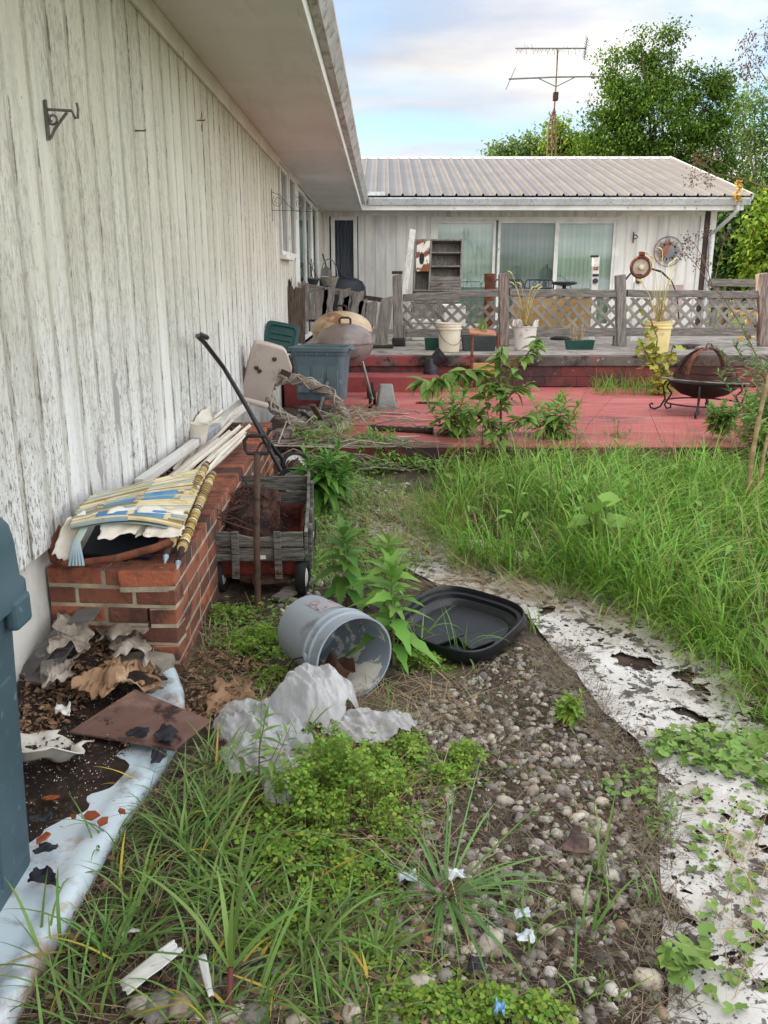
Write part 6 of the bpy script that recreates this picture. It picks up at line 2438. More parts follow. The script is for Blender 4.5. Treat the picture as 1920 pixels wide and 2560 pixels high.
# ---- grey bucket lying on its side
m_gbk = mat('grey_bucket_plastic', '#98a1a9', '#8f98a0', 2, .42, spots=[('#c3c6c8', 12, .68, .05), ('#74797c', 6, .66, .06)], spec=.45)
m_gin = mat('paint_flaked_inside', '#cfcdc3', '#c0bdb0', 5, .6, spots=[('#7d8790', 3.6, .53, .012), ('#45423d', 14, .70, .03)], lo=.3)
mouth, back = Vector((-.100, 2.640, .158)), Vector((-.292, 2.935, .150))
bk = thing('grey_bucket', 'grey plastic pail lying on its side with white paint flaking inside', 'bucket', (-.19, 2.78, 0))
axv = (mouth - back).normalized()
rot = axv.to_track_quat('Z', 'Y').to_matrix().to_4x4()
mt = Matrix.Translation(back) @ rot
L_ = (mouth - back).length
b = MB()
b.lathe([(.001, .004), (.118, 0), (.128, .008), (.139, L_ * .68), (.150, L_ * .69), (.152, L_ * .715), (.150, L_ * .725), (.1415, L_ * .735), (.142, L_ * .80), (.151, L_ * .805), (.152, L_ * .83), (.144, L_ * .84), (.146, L_ * .97), (.150, L_ * .975), (.151, L_ * 1.0), (.145, L_ * 1.0)], 48, mt)
b.build('shell', m_gbk, bk, smooth=35)
b = MB()
b.lathe([(.145, L_ * 1.0), (.1405, L_ * .97), (.132, L_ * .5), (.124, .015), (.001, .012)], 48, mt)
b.build('inside', m_gin, bk, smooth=60)
# worn label wrapped on the upper side, only blotches of lettering are left
m_lab = mat('worn_label', '#a9a6a8', '#9b9699', 10, .6, stretch=(8, 8, 8), spots=[('#7c5f5c', 26, .55, .03, (1, 1.6, 5)), ('#98a1a9', 9, .56, .03)])
b = MB()


def lab(u, v):
    up = math.radians(25 + 62 * u)
    a_ = Vector((math.cos(up), math.sin(up), 0))
    r_ = .1285 + (.011) * (.25 + .35 * v) + .0016
    return mt @ Vector((a_.x * r_, a_.y * r_, L_ * (.20 + .36 * v)))


# find the rotation about the axis that puts the label on top and towards the camera
best = None
for k in range(72):
    a = R(5 * k)
    n_ = (mt.to_3x3() @ Vector((math.cos(a), math.sin(a), 0))).normalized()
    s_ = n_.dot(Vector((.45, -.25, .86)))
    if best is None or s_ > best[0]:
        best = (s_, a)


def lab(u, v, a0=best[1]):
    up = a0 + R(-34 + 68 * u)
    r_ = .128 + .0011 + .0113 * ((.22 + .34 * v) / .68)
    return mt @ Vector((math.cos(up) * r_, math.sin(up) * r_, L_ * (.22 + .34 * v)))


b.sheet(16, 8, lab)
b.build('worn_label', m_lab, bk, smooth=180)
b = MB()
side_a = best[1]
for k in range(72):
    pass
ea = None
for k in range(72):
    a = R(5 * k)
    n_ = (mt.to_3x3() @ Vector((math.cos(a), math.sin(a), 0))).normalized()
    s_ = n_.dot(Vector((-.85, -.50, .10)))
    if ea is None or s_ > ea[0]:
        ea = (s_, a)
ear = mt @ Vector((math.cos(ea[1]) * .150, math.sin(ea[1]) * .150, L_ * .76))
outn = (mt.to_3x3() @ Vector((math.cos(ea[1]), math.sin(ea[1]), 0))).normalized()
b.tube([ear + outn * .004, ear + outn * .014, ear + outn * .014 + Vector((-.03, .03, -.02)), ear + Vector((-.062, .085, -.07)), ear + Vector((-.075, .10, -.12)), ear + Vector((-.05, .075, -.150))], .0028, 6)
b.build('wire_handle', m_blackm, bk, smooth=60)
b = MB()
b.lathe([(.001, .008), (.014, .006), (.018, 0), (.001, 0)], 14, Matrix.Translation(ear) @ outn.to_track_quat('Z', 'Y').to_matrix().to_4x4())
b.build('ear', m_gbk, bk, smooth=50)
# dead leaf inside
m_dleaf = mat('dead_leaf', '#7a5a42', '#64473a', 8, .85, bump=.5, bscale=50)
b = MB()
lc_ = mt @ Vector((0, 0, L_ * .72))
b.sheet(20, 14, lambda u, v: Vector((lc_.x - .085 + .14 * u - .02 * v, lc_.y + .0 + .13 * (v - .2), .026 + .10 * (2 * abs(u - .45)) ** 2 * .35 + .03 * abs(math.sin(9 * u + 4 * v)) + .045 * math.exp(-((u - .5) / .2) ** 2) * v)))
o = b.build('dead_leaf', m_dleaf, smooth=60)
tag(o, 'large curled brown dead leaf inside the grey pail', 'leaf')

# ---- black rounded tray (lid) lying on the stones
m_tray = mat('black_tray_plastic', '#0f1215', '#15191d', 3, .36, spots=[('#4a423b', 5, .64, .10, (1, 1, 1), .35)], spec=.5)
ty = thing('black_tray', 'black rounded-square plastic lid lying upturned on the stones', 'lid', (.33, 3.22, .02))
tm = Matrix.Translation((.305, 3.15, .055)) @ Matrix.Rotation(R(8), 4, 'X') @ Matrix.Rotation(R(-4), 4, 'Y') @ Matrix.Rotation(R(-38), 4, 'Z')


def sq(w, z, p=3.4, n=48):
    out = []
    for i in range(n):
        a = 2 * math.pi * i / n
        c_, s_ = math.cos(a), math.sin(a)
        k = (abs(c_) ** p + abs(s_) ** p) ** (-1 / p)
        out.append(tm @ Vector((w * k * c_, w * k * s_ * .94, z)))
    return out


b = MB()
b.loft([*[sq(w_ * .84, z_ * .85) for w_, z_ in ((.235, -.03), (.262, -.02), (.288, .012), (.292, .035), (.286, .062), (.280, .066), (.276, .06), (.272, .04), (.255, .035), (.250, .015), (.228, .008), (.215, -.012), (.12, -.016))]])
b.build('shell', m_tray, ty, smooth=40)
b = MB()
b.boxm(tm @ Matrix.Rotation(R(38), 4, 'Z') @ Matrix.Translation((-.09, -.04, .001)) @ Matrix.Rotation(R(28), 4, 'Z'), .17, .145, .016)
b.build('raised_panel', m_tray, ty, bevel=.008)
b = MB()
b.boxm(tm @ Matrix.Rotation(R(38), 4, 'Z') @ Matrix.Translation((.06, -.10, -.001)) @ Matrix.Rotation(R(28), 4, 'Z'), .12, .10, .012)
b.build('raised_panel', m_tray, ty, bevel=.008)

# ---- crumpled clear plastic bag
def bag_mat():
    m = mat('clear_plastic_film', '#f2f2f2', '#e2e3e5', 6, .14, trans=.35, spots=[('#efefef', 11, .62, .05)], spec=.6)
    N, L, b_, out, noise = m_tools[m.name][:5]
    bp = N.new('ShaderNodeBump')
    bp.inputs['Strength'].default_value = .9
    bp.inputs['Distance'].default_value = .006
    L.new(noise(24, (1, .45, 1), 5, 1.2, .6), bp.inputs['Height'])
    L.new(bp.outputs[0], b_.inputs['Normal'])
    tr = N.new('ShaderNodeBsdfTransparent')
    tr.inputs[0].default_value = (.93, .94, .95, 1)
    mx = N.new('ShaderNodeMixShader')
    mx.inputs[0].default_value = .66
    L.new(tr.outputs[0], mx.inputs[1])
    L.new(out.inputs[0].links[0].from_socket, mx.inputs[2])
    L.new(mx.outputs[0], out.inputs[0])
    return m


m_bag = bag_mat()
bag = thing('plastic_bag', 'crumpled clear plastic bag on the weeds in front of the grey pail', 'bag', (-.25, 2.45, 0))


def crumple(p, a, f):
    q = Vector((p[0] * f, p[1] * f * .55, p[2] * f))
    r1 = 1 - 2 * abs(mnoise.noise(q))
    r2 = 1 - 2 * abs(mnoise.noise(q * 2.3 + Vector((5, 3, 1))))
    return a * (.6 * r1 + .3 * r2 - .35)


def bag_part(cx, cy, rx, ry, h, seed, nu=70, nv=60, name='film'):
    off = Vector((seed, seed * 1.7, 0))

    def fn(u, v):
        x, y = (u - .5) * 2, (v - .5) * 2
        rr = math.sqrt(x * x + y * y)
        edge_ = 1 + .22 * mnoise.noise(Vector((x * 1.6, y * 1.6, seed)))
        hh = max(0, 1 - (rr / edge_) ** 2.2)
        z = h * hh ** .7 + crumple(Vector((x * .9 + .5 * y, y * .8, 0)) + off, .040 * (.35 + hh), 2.4) + .005 * (1 - 2 * abs(mnoise.noise(Vector((x * 7 + 4 * y, y * 6, seed))))) + .0028 * (1 - 2 * abs(mnoise.noise(Vector((x * 15 - 7 * y, y * 14, seed * 3)))))
        px, py_ = cx + rx * x * (1 + .1 * mnoise.noise(Vector((y * 2, seed, x)))), cy + ry * y * (1 + .1 * mnoise.noise(Vector((x * 2, seed, y))))
        return Vector((px, py_, ghs(px, py_) + max(.012, z + .01)))
    b = MB()
    b.sheet(nu, nv, fn)
    # keep an irregular outline: drop faces outside it
    keep = []
    for f in b.f:
        c_ = sum((Vector(b.v[i]) for i in f), Vector()) / len(f)
        x, y = (c_.x - cx) / rx, (c_.y - cy) / ry
        a = math.atan2(y, x)
        lim = .93 + .16 * mnoise.noise(Vector((math.cos(a) * 1.5, math.sin(a) * 1.5, seed * 2))) + .07 * mnoise.noise(Vector((math.cos(a) * 6, math.sin(a) * 6, seed)))
        if x * x + y * y < lim * lim:
            keep.append(f)
    b.f = keep
    b.m = [0] * len(keep)
    return b.build(name, m_bag, bag, smooth=180)


bag_part(-.235, 2.50, .16, .14, .155, 1.3, 110, 100)
bag_part(-.40, 2.42, .17, .16, .05, 4.1, 110, 100)
bag_part(-.05, 2.40, .16, .11, .035, 7.7, 90, 70)
bag_part(-.34, 2.22, .16, .17, .03, 9.2, 90, 90)
bag_part(-.27, 2.02, .07, .14, .05, 12.9, 40, 40)

# ---- pebble-side fabric with holes
def fabric_mat():
    m = mat('white_ground_cloth', '#d3d1cc', '#c2bfb8', 4, .85, bump=.35, bscale=90, spots=[('#39342d', 11, .570, .014, (1, 1, 1), .9), ('#4f483e', 25, .570, .014, (1, 1, 1), .85), ('#6f6759', 60, .62, .02, (1, 1, 1), .6), ('#a39b8d', 3, .62, .10), ('#9a9182', 9, .68, .06), ('#dedddb', 14, .64, .06)])
    N, L, b_, out, noise, ramp, mix, tc = m_tools[m.name]
    f = ramp(noise(5.0, (1, 1, 1), 6, .3, .58), .600, .606)
    g = ramp(noise(21.0, (1, 1, 1), 4, .2, .5), .645, .655)
    h = ramp(noise(60.0, (1, 1, 1), 4, .2, .6), .69, .70)
    mxx = math_node(N, L, 'MAXIMUM', math_node(N, L, 'MAXIMUM', f, g), h)
    tr = N.new('ShaderNodeBsdfTransparent')
    ms = N.new('ShaderNodeMixShader')
    L.new(mxx, ms.inputs[0])
    L.new(b_.outputs[0], ms.inputs[1])
    L.new(tr.outputs[0], ms.inputs[2])
    L.new(ms.outputs[0], out.inputs[0])
    return m


fl = [(.50, .9), (.556, 1.314), (.68, 1.75), (.82, 2.20), (.80, 2.35), (.745, 2.52), (.70, 2.85), (.655, 3.10), (.62, 3.40), (.50, 3.62), (.25, 3.78), (.06, 4.1), (-.08, 4.5), (-.10, 4.9), (-.02, 5.2)]
fr_ = [(1.1, .9), (1.15, 1.314), (1.3, 1.75), (1.35, 2.2), (1.33, 2.4), (1.30, 2.6), (1.30, 2.95), (1.25, 3.25), (1.10, 3.6), (.92, 3.9), (.68, 4.2), (.45, 4.5), (.34, 4.8), (.30, 5.1), (.30, 5.3)]


def polyline(pts, t):
    s = t * (len(pts) - 1)
    i = min(int(s), len(pts) - 2)
    f = s - i
    return (pts[i][0] * (1 - f) + pts[i + 1][0] * f, pts[i][1] * (1 - f) + pts[i + 1][1] * f)


def fab(u, v):
    a, c = polyline(fl, v), polyline(fr_, v)
    x, y = a[0] * (1 - u) + c[0] * u, a[1] * (1 - u) + c[1] * u
    if u == 0:
        x += .012 * mnoise.noise(Vector((y * 9, 2, 0)))
    return Vector((x, y, ghs(x, y) + .014 + .006 * mnoise.noise(Vector((x * 6, y * 6, 0))) + .004 * mnoise.noise(Vector((x * 21, y * 21, 3)))))


b = MB()
b.sheet(30, 170, fab)
o = b.build('landscape_cloth', fabric_mat(), smooth=180)
tag(o, 'torn white landscape cloth edging the pebble bed along the tall grass', 'cloth')

# ---- small litter
torn_sheet('white_strip', [gz(255, 2120, .05), gz(275, 2148, .05), gz(395, 2052, .06), gz(372, 2030, .06)], m_white, None, 71, 14, 5, .001, .05, .003, label='long white plastic strip lying in the grass at the lower left', cat='strip')
torn_sheet('white_strip', [gz(425, 2065, .05), gz(445, 2062, .05), gz(462, 2150, .05), gz(450, 2155, .05)], m_white, None, 72, 5, 12, .001, .05, .002, label='narrow white plastic strip right of the long one', cat='strip')
torn_sheet('white_strip', [gz(252, 2020, .05), gz(300, 2012, .055), gz(305, 2003, .055), gz(258, 2005, .05)], m_white, None, 73, 12, 4, .003, .05, .002, label='short white strip above the long white plastic strip', cat='strip')
for k, (u0, v0, u1, v1, z, w_, lb) in enumerate(((440, 2152, 545, 2095, .04, .03, 'brown wooden lath in the grass beside the pale stones'), (465, 2095, 560, 2060, .04, .03, 'second brown lath above the first one'))):
    p, q = gz(u0, v0, z), gz(u1, v1, z)
    b = MB()
    b.bar(p, q, w_, .008)
    tag(b.build('wood_lath', m_bark, bevel=.002), lb, 'lath')
b = MB()
b.prism([(-.045, -.02), (.03, -.035), (.04, .01), (.005, .045), (-.015, .01)], .008, Matrix.Translation(gz(1240, 1822, .035)) @ Matrix.Rotation(.35, 4, 'X'))
tag(b.build('brown_shard', m_bsq, bevel=.002), 'triangular brown board shard among the pebbles', 'shard')
torn_sheet('blue_wrapper', [gz(1065, 2185, .03), gz(1092, 2190, .03), gz(1090, 2162, .045), gz(1070, 2165, .04)], mat('blue_wrapper_film', '#2d6fb0', '#7fb2dd', 20, .3, spec=.6), None, 81, 10, 8, .008, .2, .001, label='small crumpled blue wrapper at the bottom of the pebble bed', cat='wrapper')
m_clear = mat('frosted_scrap', '#c9d2d6', '#b7c1c6', 9, .3, spec=.6)
for k, (u, v, s, lb) in enumerate(((985, 1890, .022, 'frosted plastic scrap in the heart of the dark grass tuft'), (880, 1895, .024, 'whitish plastic scrap left of the dark grass tuft'), (1128, 1975, .02, 'shredded white plastic scrap among the pebbles'), (1135, 2025, .02, 'second shredded white plastic scrap just below'))):
    c = gz(u, v, .03)
    torn_sheet('plastic_scrap', [c + Vector((-s, -s * .6, 0)), c + Vector((s, -s * .5, 0)), c + Vector((s * .8, s * .7, .01)), c + Vector((-s * .9, s * .5, .004))], m_clear, None, 90 + k, 8, 6, .004, .2, .001, label=lb, cat='plastic scrap')
for k, (u, v, s, lb) in enumerate(((550, 2078, .03, 'black plastic fragment by the pale stones'), (1030, 2080, .024, 'small black plastic fragment at the pebble edge'))):
    torn_sheet('black_fragment', [gz(u - 20, v + 15, .03), gz(u + 18, v + 16, .03), gz(u + 20, v - 14, .04), gz(u - 16, v - 16, .04)], m_tar, None, 96 + k, 8, 6, .003, .1, .002, label=lb, cat='fragment')
# weathered plank between wagon and stones
b = MB()
p, q = gz(600, 1295, .03), gz(672, 1250, .03)
b.bar(p, q, .07, .02)
tag(b.build('grey_plank', m_gwoodx, bevel=.003), 'short grey plank on the stones beside the wagon wheel', 'board')

# ================================================================== PLANTS AND GROUND COVER
def inpoly(pts, x, y):
    inside = np.zeros(len(x), bool)
    n = len(pts)
    for i in range(n):
        x0, y0 = pts[i]
        x1, y1 = pts[(i + 1) % n]
        c = ((y0 > y) != (y1 > y)) & (x < (x1 - x0) * (y - y0) / ((y1 - y0) if y1 != y0 else 1e-9) + x0)
        inside ^= c
    return inside


def sample(pts, n, clump=0.0, seed=0):
    """n random points inside the polygon; clump > 0 gathers them into patches"""
    P = np.array(pts)
    lo, hi = P.min(0), P.max(0)
    out = []
    got = 0
    while got < n:
        q = lo + rng.random((n * 2, 2)) * (hi - lo)
        q = q[inpoly(pts, q[:, 0], q[:, 1])]
        if clump:
            f = .5 + .25 * np.sin(5.1 * q[:, 0] + 3.3 * np.sin(4.3 * q[:, 1] + seed)) + .25 * np.sin(6.7 * q[:, 1] + 2.2 * np.sin(5.9 * q[:, 0] + seed * 2))
            q = q[rng.random(len(q)) < (1 - clump) + clump * np.clip(f, 0, 1)]
        out.append(q)
        got += len(q)
        if len(q) == 0:
            break
    return np.concatenate(out)[:n]


def onground(q, dz=0.0):
    return np.column_stack([q, gh(q[:, 0], q[:, 1]) + dz])


def gw(u, v):
    p = gz(u, v, 0)
    return (p.x, p.y)


m_grass = mat('grass_blade', '#769d3c', island=.42, hue=.028, trans=.32, rough=.5, spec=.3)
m_grass2 = mat('crabgrass_blade', '#73934a', island=.30, hue=.022, trans=.28, rough=.45, spec=.35)
m_straw = mat('dry_straw', '#a08c68', pal=['#b39f78', '#8c7652', '#c2b08c', '#75624a', '#a38e66'], rough=.8)
m_clover = mat('clover_leaf', '#7f9f40', island=.38, hue=.03, trans=.30, rough=.6, spec=.2)
m_weed = mat('weed_leaf', '#628f3c', island=.22, hue=.014, trans=.30, rough=.5, spec=.3)
m_weed2 = mat('broad_weed_leaf', '#74a044', island=.20, hue=.014, trans=.32, rough=.5, spec=.3)
m_shrub = mat('shrub_leaf', '#78994a', island=.26, hue=.02, trans=.32, rough=.55)
m_stem = mat('green_stem', '#6d7d45', '#7d6a48', 9, .7)
m_stemb = mat('brown_stem', '#6b5644', '#7d6850', 9, .8)
m_gold = mat('yellowing_leaf', '#b3a243', pal=['#8fa23c', '#a9ad45', '#7f9a3c', '#bfae50', '#9aa840', '#c29a52'], trans=.3, rough=.55)
m_mallow = mat('mallow_leaf', '#80a050', island=.22, hue=.015, trans=.25, rough=.6)

# ---- pebbles
import colorsys


def ico(sub):
    import bmesh
    bm = bmesh.new()
    bmesh.ops.create_icosphere(bm, subdivisions=sub, radius=1)
    v = np.array([p.co for p in bm.verts])
    f = np.array([[q.index for q in t.verts] for t in bm.faces])
    bm.free()
    return v, f


m_stone = mat('river_pebble', '#9a958c', pal=['#949088', '#b9b2a5', '#6f6c67', '#c8c0ae', '#998d7c', '#7c7a77', '#aca496', '#5a5855', '#a18a70', '#d6d1c6', '#827d76'],
              var='#6f6960', scale=30, rough=.7, bump=.2, bscale=90, spots=[('#4c443b', 40, .60, .08)], lo=.5, hi=.8)
iv, if_ = ico(2)
stones = []
for k in range(7):
    w_ = iv.copy()
    o_ = rng.normal(size=3) * 3
    for i in range(len(w_)):
        w_[i] *= 1 + .24 * mnoise.noise(Vector(w_[i] * 1.1 + o_)) + .08 * mnoise.noise(Vector(w_[i] * 2.7 + o_))
    stones.append((w_, if_))
bed = [gw(960, 1470), gw(1130, 1400), gw(1200, 1420), gw(1300, 1560), gw(1400, 1680), gw(1425, 2000), gw(1440, 2212), gw(300, 2230), gw(420, 2100), gw(850, 1950), gw(900, 1700), gw(880, 1560)]
far_bed = [(-.42, 4.75), (-.15, 4.7), (.18, 5.2), (.2, 5.9), (-.4, 6.2), (-.6, 5.6)]
mid_bed = [(-.48, 3.45), (-.1, 3.6), (-.15, 4.4), (-.5, 4.4)]
sc = Scatter()
for poly, n, s0, s1, cl in ((bed, 1900, .006, .0175, .75), (far_bed, 420, .012, .024, .3), (mid_bed, 160, .012, .026, .4)):
    q = sample(poly, n, cl, 2)
    s = s0 + (s1 - s0) * rng.random(n) ** 1.7
    for k in range(7):
        sel = np.arange(n) % 7 == k
        z = gh(q[sel, 0], q[sel, 1]) + s[sel] * rng.uniform(-.35, .30, sel.sum())
        sc.put(stones[k], np.column_stack([q[sel], z]), rots(rng.uniform(0, 6.3, sel.sum()), rng.normal(0, .3, sel.sum()), rng.normal(0, .3, sel.sum())),
               s[sel][:, None] * np.column_stack([rng.uniform(1.0, 1.5, sel.sum()), rng.uniform(.75, 1.1, sel.sum()), rng.uniform(.5, .8, sel.sum())]))
o = sc.build('pebbles', m_stone, smooth=180)
tag(o, 'bed of mixed grey and tan river pebbles between weeds and cloth', 'pebbles', kind='stuff')
big = [(905, 2142, .030), (400, 2185, .036), (545, 2195, .030), (500, 2195, .026), (300, 2190, .030), (445, 2140, .030), (345, 2195, .036), (640, 2200, .022), (1060, 2040, .034), (1065, 2052, .02), (845, 2190, .022), (760, 2195, .024),
       (1090, 1740, .024), (1150, 1718, .022), (1215, 1720, .024), (1300, 1738, .020), (1255, 1945, .028), (1015, 1995, .022), (960, 2115, .020), (1400, 2120, .030), (1320, 1900, .022), (1180, 1690, .02), (1225, 1655, .02), (1110, 1585, .02)]
for k, (u, v, s) in enumerate(big):
    x, y = gw(u, v)
    w_, f_ = stones[k % 7]
    R_ = rots(np.array([k * 1.3]), np.array([.2 * math.sin(k)]), np.array([.15]))[0]
    vv = (w_ * np.array([1.15, .85, .55]) * s) @ R_.T
    me = np_mesh('river_stone', vv, [f_])
    st = finish('river_stone', me, mat('river_stone_%d' % (k % 4), ['#b9b0a2', '#a39684', '#8d8980', '#c6bba8'][k % 4], ['#9a9184', '#8a7c6b', '#77736c', '#a99f8d'][k % 4], 22, .7, bump=.2, bscale=120, spots=[('#5d5347', 34, .62, .07)]) if k < 4 else bpy.data.materials['river_stone_%d' % (k % 4)], smooth=180)
    st.location = (x, y, ghs(x, y) + s * .35)
    tag(st, 'larger rounded river stone lying loose in the pebble bed', 'stone', 'larger river stones in the pebble bed')

# ---- litter of dry leaves and straw
flake = leaf_template(1, .55, 4, .35, .35, peak=.45)
m_litter = mat('dry_leaf_litter', '#6b4f3a', pal=['#5d4433', '#7d5f46', '#8f7357', '#4a382c', '#9b8263', '#6d5140'], rough=.9)
sc = Scatter()
for poly, n, s0, s1, dz in (
        ([(-1.2, 2.55), (-.80, 2.50), (-.78, 2.84), (-1.2, 2.86)], 2200, .010, .034, .05),
        ([(-1.2, 2.2), (-1.0, 2.2), (-.95, 2.6), (-1.2, 2.7)], 800, .010, .032, .09),
        ([(-.80, 2.40), (-.50, 2.40), (-.45, 2.95), (-.72, 3.0)], 900, .010, .030, .01),
        ([(-1.19, 3.8), (-1.06, 3.8), (-.95, 6.0), (-1.19, 6.0)], 700, .02, .05, .40),
        ([(-1.1, 2.95), (-.86, 2.95), (-.9, 3.6), (-1.18, 3.6)], 120, .015, .035, .40),
        (bed, 1500, .004, .013, .002), ([(.6, 1.3), (1.2, 1.3), (1.3, 2.3), (1.28, 3.0), (.7, 3.5), (.72, 2.6), (.85, 2.2)], 380, .004, .014, .018), ([(-.75, 1.25), (.1, 1.25), (.1, 2.3), (-.6, 2.3)], 1500, .008, .028, .005),
        ([(-1.1, 6.2), (-.65, 6.2), (-.65, 8), (-1.15, 8)], 300, .02, .06, .02)):
    q = sample(poly, n)
    p = onground(q, 0) + np.column_stack([np.zeros(n), np.zeros(n), dz + rng.uniform(0, .02, n)])
    sc.put(flake, p, rots(rng.uniform(0, 6.3, n), rng.normal(0, .35, n), rng.normal(0, .5, n)), rng.uniform(s0, s1, n))
o = sc.build('leaf_litter', m_litter)
tag(o, 'scattered dry brown leaves and bits along the wall and over the soil', 'leaf litter', kind='stuff')


fore = [gw(300, 1700), gw(480, 1660), gw(560, 1800), gw(760, 1950), gw(820, 2212), gw(20, 2240), gw(100, 2080), gw(230, 1880)]


def straw(poly, n, l0, l1, w0, dz=.01, yaw=None, clump=0.3):
    q = sample(poly, n, clump, 5)
    y_ = rng.uniform(0, 6.3, n) if yaw is None else rng.normal(yaw, .5, n)
    return blades(onground(q, dz), rng.uniform(l0, l1, n), np.full(n, w0) * rng.uniform(.6, 1.4, n), rng.normal(1.30, .16, n), rng.normal(.18, .2, n), y_, 3, 3)


sc = Scatter()
edge_poly = [gw(1130, 1400), gw(1240, 1400), gw(1340, 1560), gw(1460, 1690), gw(1480, 2212), gw(1380, 2212), gw(1370, 1700), gw(1250, 1560)]
mat_poly = [(.25, 3.5), (.75, 3.45), (1.15, 3.0), (1.3, 2.45), (1.4, 2.6), (1.25, 3.3), (.95, 3.8), (.45, 4.05)]
matb = [(-.1, 4.2), (.2, 4.0), (.5, 4.1), (.45, 5.2), (.1, 5.4), (-.12, 4.9)]
for args in ((mat_poly, 850, .10, .28, .0026, .02, 2.9), (matb, 900, .10, .30, .0034, .02), ([gw(480, 1500), gw(1000, 1480), gw(1050, 1560), gw(700, 1650)], 500, .05, .2, .002),
             ([(-.7, 1.3), (.2, 1.3), (.2, 2.2), (-.6, 2.2)], 700, .05, .18, .002), ([(-.78, 2.7), (-.55, 2.7), (-.5, 3.4), (-.75, 3.4)], 260, .05, .18, .002),
             ([gw(1540, 1800), gw(1659, 1780), gw(1659, 2212), gw(1560, 2212)], 110, .06, .22, .0018, .022), ([(-.4, 3.7), (.2, 3.9), (.2, 5.4), (-.3, 5.8)], 700, .06, .22, .0028)):
    sc.raw(*straw(*args))
o = sc.build('dry_straw', m_straw)
tag(o, 'matted dry straw over the cloth and the pebble bed', 'straw', kind='stuff')

m_thatch = mat('dark_thatch', '#5d5044', pal=['#6b5f50', '#8a7c66', '#4a4036', '#9d9079', '#5b5044', '#7b6f5d'], rough=.9)
sc = Scatter()
for args in ((bed, 3800, .02, .10, .0015), (edge_poly, 2600, .02, .11, .0018, .010), (fore, 1800, .02, .10, .0015), ([gw(400, 1450), gw(900, 1420), gw(950, 1600), gw(480, 1600)], 900, .02, .09, .0015)):
    sc.raw(*straw(*args))
o = sc.build('dead_thatch', m_thatch)
tag(o, 'dark dead thatch and fibres covering the soil between the pebbles', 'thatch', kind='stuff')
sc = Scatter()
cv, cf = ico(1)
for poly, n, s1 in ((bed, 5000, .0055), (fore, 2200, .006), (edge_poly, 1500, .005), ([(.6, 1.3), (1.2, 1.3), (1.3, 2.3), (1.28, 3.0), (.7, 3.5), (.72, 2.6), (.85, 2.2)], 420, .004)):
    q = sample(poly, n, .5, 11)
    s = rng.uniform(.0015, s1, n)
    sc.put((cv, cf), onground(q, .0005 if poly[0][0] != .6 else .017), rots(rng.uniform(0, 6.3, n), rng.normal(0, .5, n)), s[:, None] * rng.uniform(.6, 1.3, (n, 3)))
o = sc.build('soil_crumbs', mat('soil_crumb', '#3a3028', pal=['#2c241e', '#43382f', '#574a3d', '#352c25', '#6b6054'], rough=.95))
tag(o, 'crumbs of dark soil and grit between the pebbles', 'soil', kind='stuff')

# ---- tall grass
field = [(.33, 3.92), (.62, 3.78), (.95, 3.55), (1.22, 3.15), (1.31, 2.75), (1.40, 2.3), (1.50, 1.3), (3.2, 1.2), (4.4, 2.4), (5.8, 6.3), (.95, 6.38), (.50, 6.30), (.34, 5.6), (.42, 4.8)]
sc = Scatter()
for n, h0, h1, w0, w1, l0, c0 in ((15000, .20, .42, .0045, .0095, .30, 1.7), (9000, .12, .30, .003, .006, .45, 1.4), (1500, .30, .55, .006, .011, .22, 1.9)):
    q = sample(field, n, .55, 1)
    big_ = 1 + .25 * np.sin(2.1 * q[:, 0] + 1.7 * q[:, 1])
    edge_d = np.clip((q[:, 0] - .3) / .8, .45, 1) * np.clip((q[:, 1] - 2.2) / 1.4, .55, 1) * np.clip((7.0 - q[:, 1]) / 1.6, .45, 1)
    sc.raw(*blades(onground(q), rng.uniform(h0, h1, n) * big_ * edge_d, rng.uniform(w0, w1, n), np.abs(rng.normal(l0, .18, n)), np.abs(rng.normal(c0, .45, n)), rng.uniform(0, 6.3, n) * .6 + rng.choice([2.2, 3.6, 5.0], n) * .4, 6, 2.2, 0.3, .15))
# clumps
cq = sample(field, 150, .3, 3)
for cx, cy in cq:
    k = rng.integers(18, 40)
    q = np.column_stack([rng.normal(cx, .035, k), rng.normal(cy, .035, k)])
    yaw = np.arctan2(q[:, 1] - cy, q[:, 0] - cx) + rng.normal(0, .5, k)
    sc.raw(*blades(onground(q), rng.uniform(.28, .52, k), rng.uniform(.005, .010, k), np.abs(rng.normal(.35, .2, k)), np.abs(rng.normal(1.9, .45, k)), yaw, 7, 2.4, .3, .15))
grass_lip = [(.5, 6.2), (5.6, 6.2), (5.6, 6.42), (.5, 6.42)]
q = sample(grass_lip, 2200, .6, 4)
n = len(q)
sc.raw(*blades(onground(q), rng.uniform(.06, .24, n), rng.uniform(.004, .008, n), np.abs(rng.normal(.3, .2, n)), np.abs(rng.normal(1.3, .5, n)), rng.uniform(0, 6.3, n), 5, 2.2, .3))
o = sc.build('tall_grass', m_grass)
tag(o, 'lush tall green grass filling the yard before the red patio', 'grass', kind='stuff')
sc = Scatter()
q = sample(field, 1500, .4, 8)
n = len(q)
sc.raw(*blades(onground(q), rng.uniform(.25, .6, n), rng.uniform(.0016, .003, n), np.abs(rng.normal(.3, .25, n)), np.abs(rng.normal(.5, .4, n)), rng.uniform(0, 6.3, n), 5, 3))
q = sample([(.9, 6.0), (5, 6.0), (5, 6.42), (.9, 6.42)], 420, .4, 8)
n = len(q)
sc.raw(*blades(onground(q), rng.uniform(.3, .62, n), rng.uniform(.002, .0035, n), np.abs(rng.normal(.25, .2, n)), np.abs(rng.normal(.4, .3, n)), rng.uniform(0, 6.3, n), 5, 3))
o = sc.build('dry_grass_stalks', m_straw)
tag(o, 'thin dry stalks standing among the tall green grass', 'dry grass', kind='stuff')

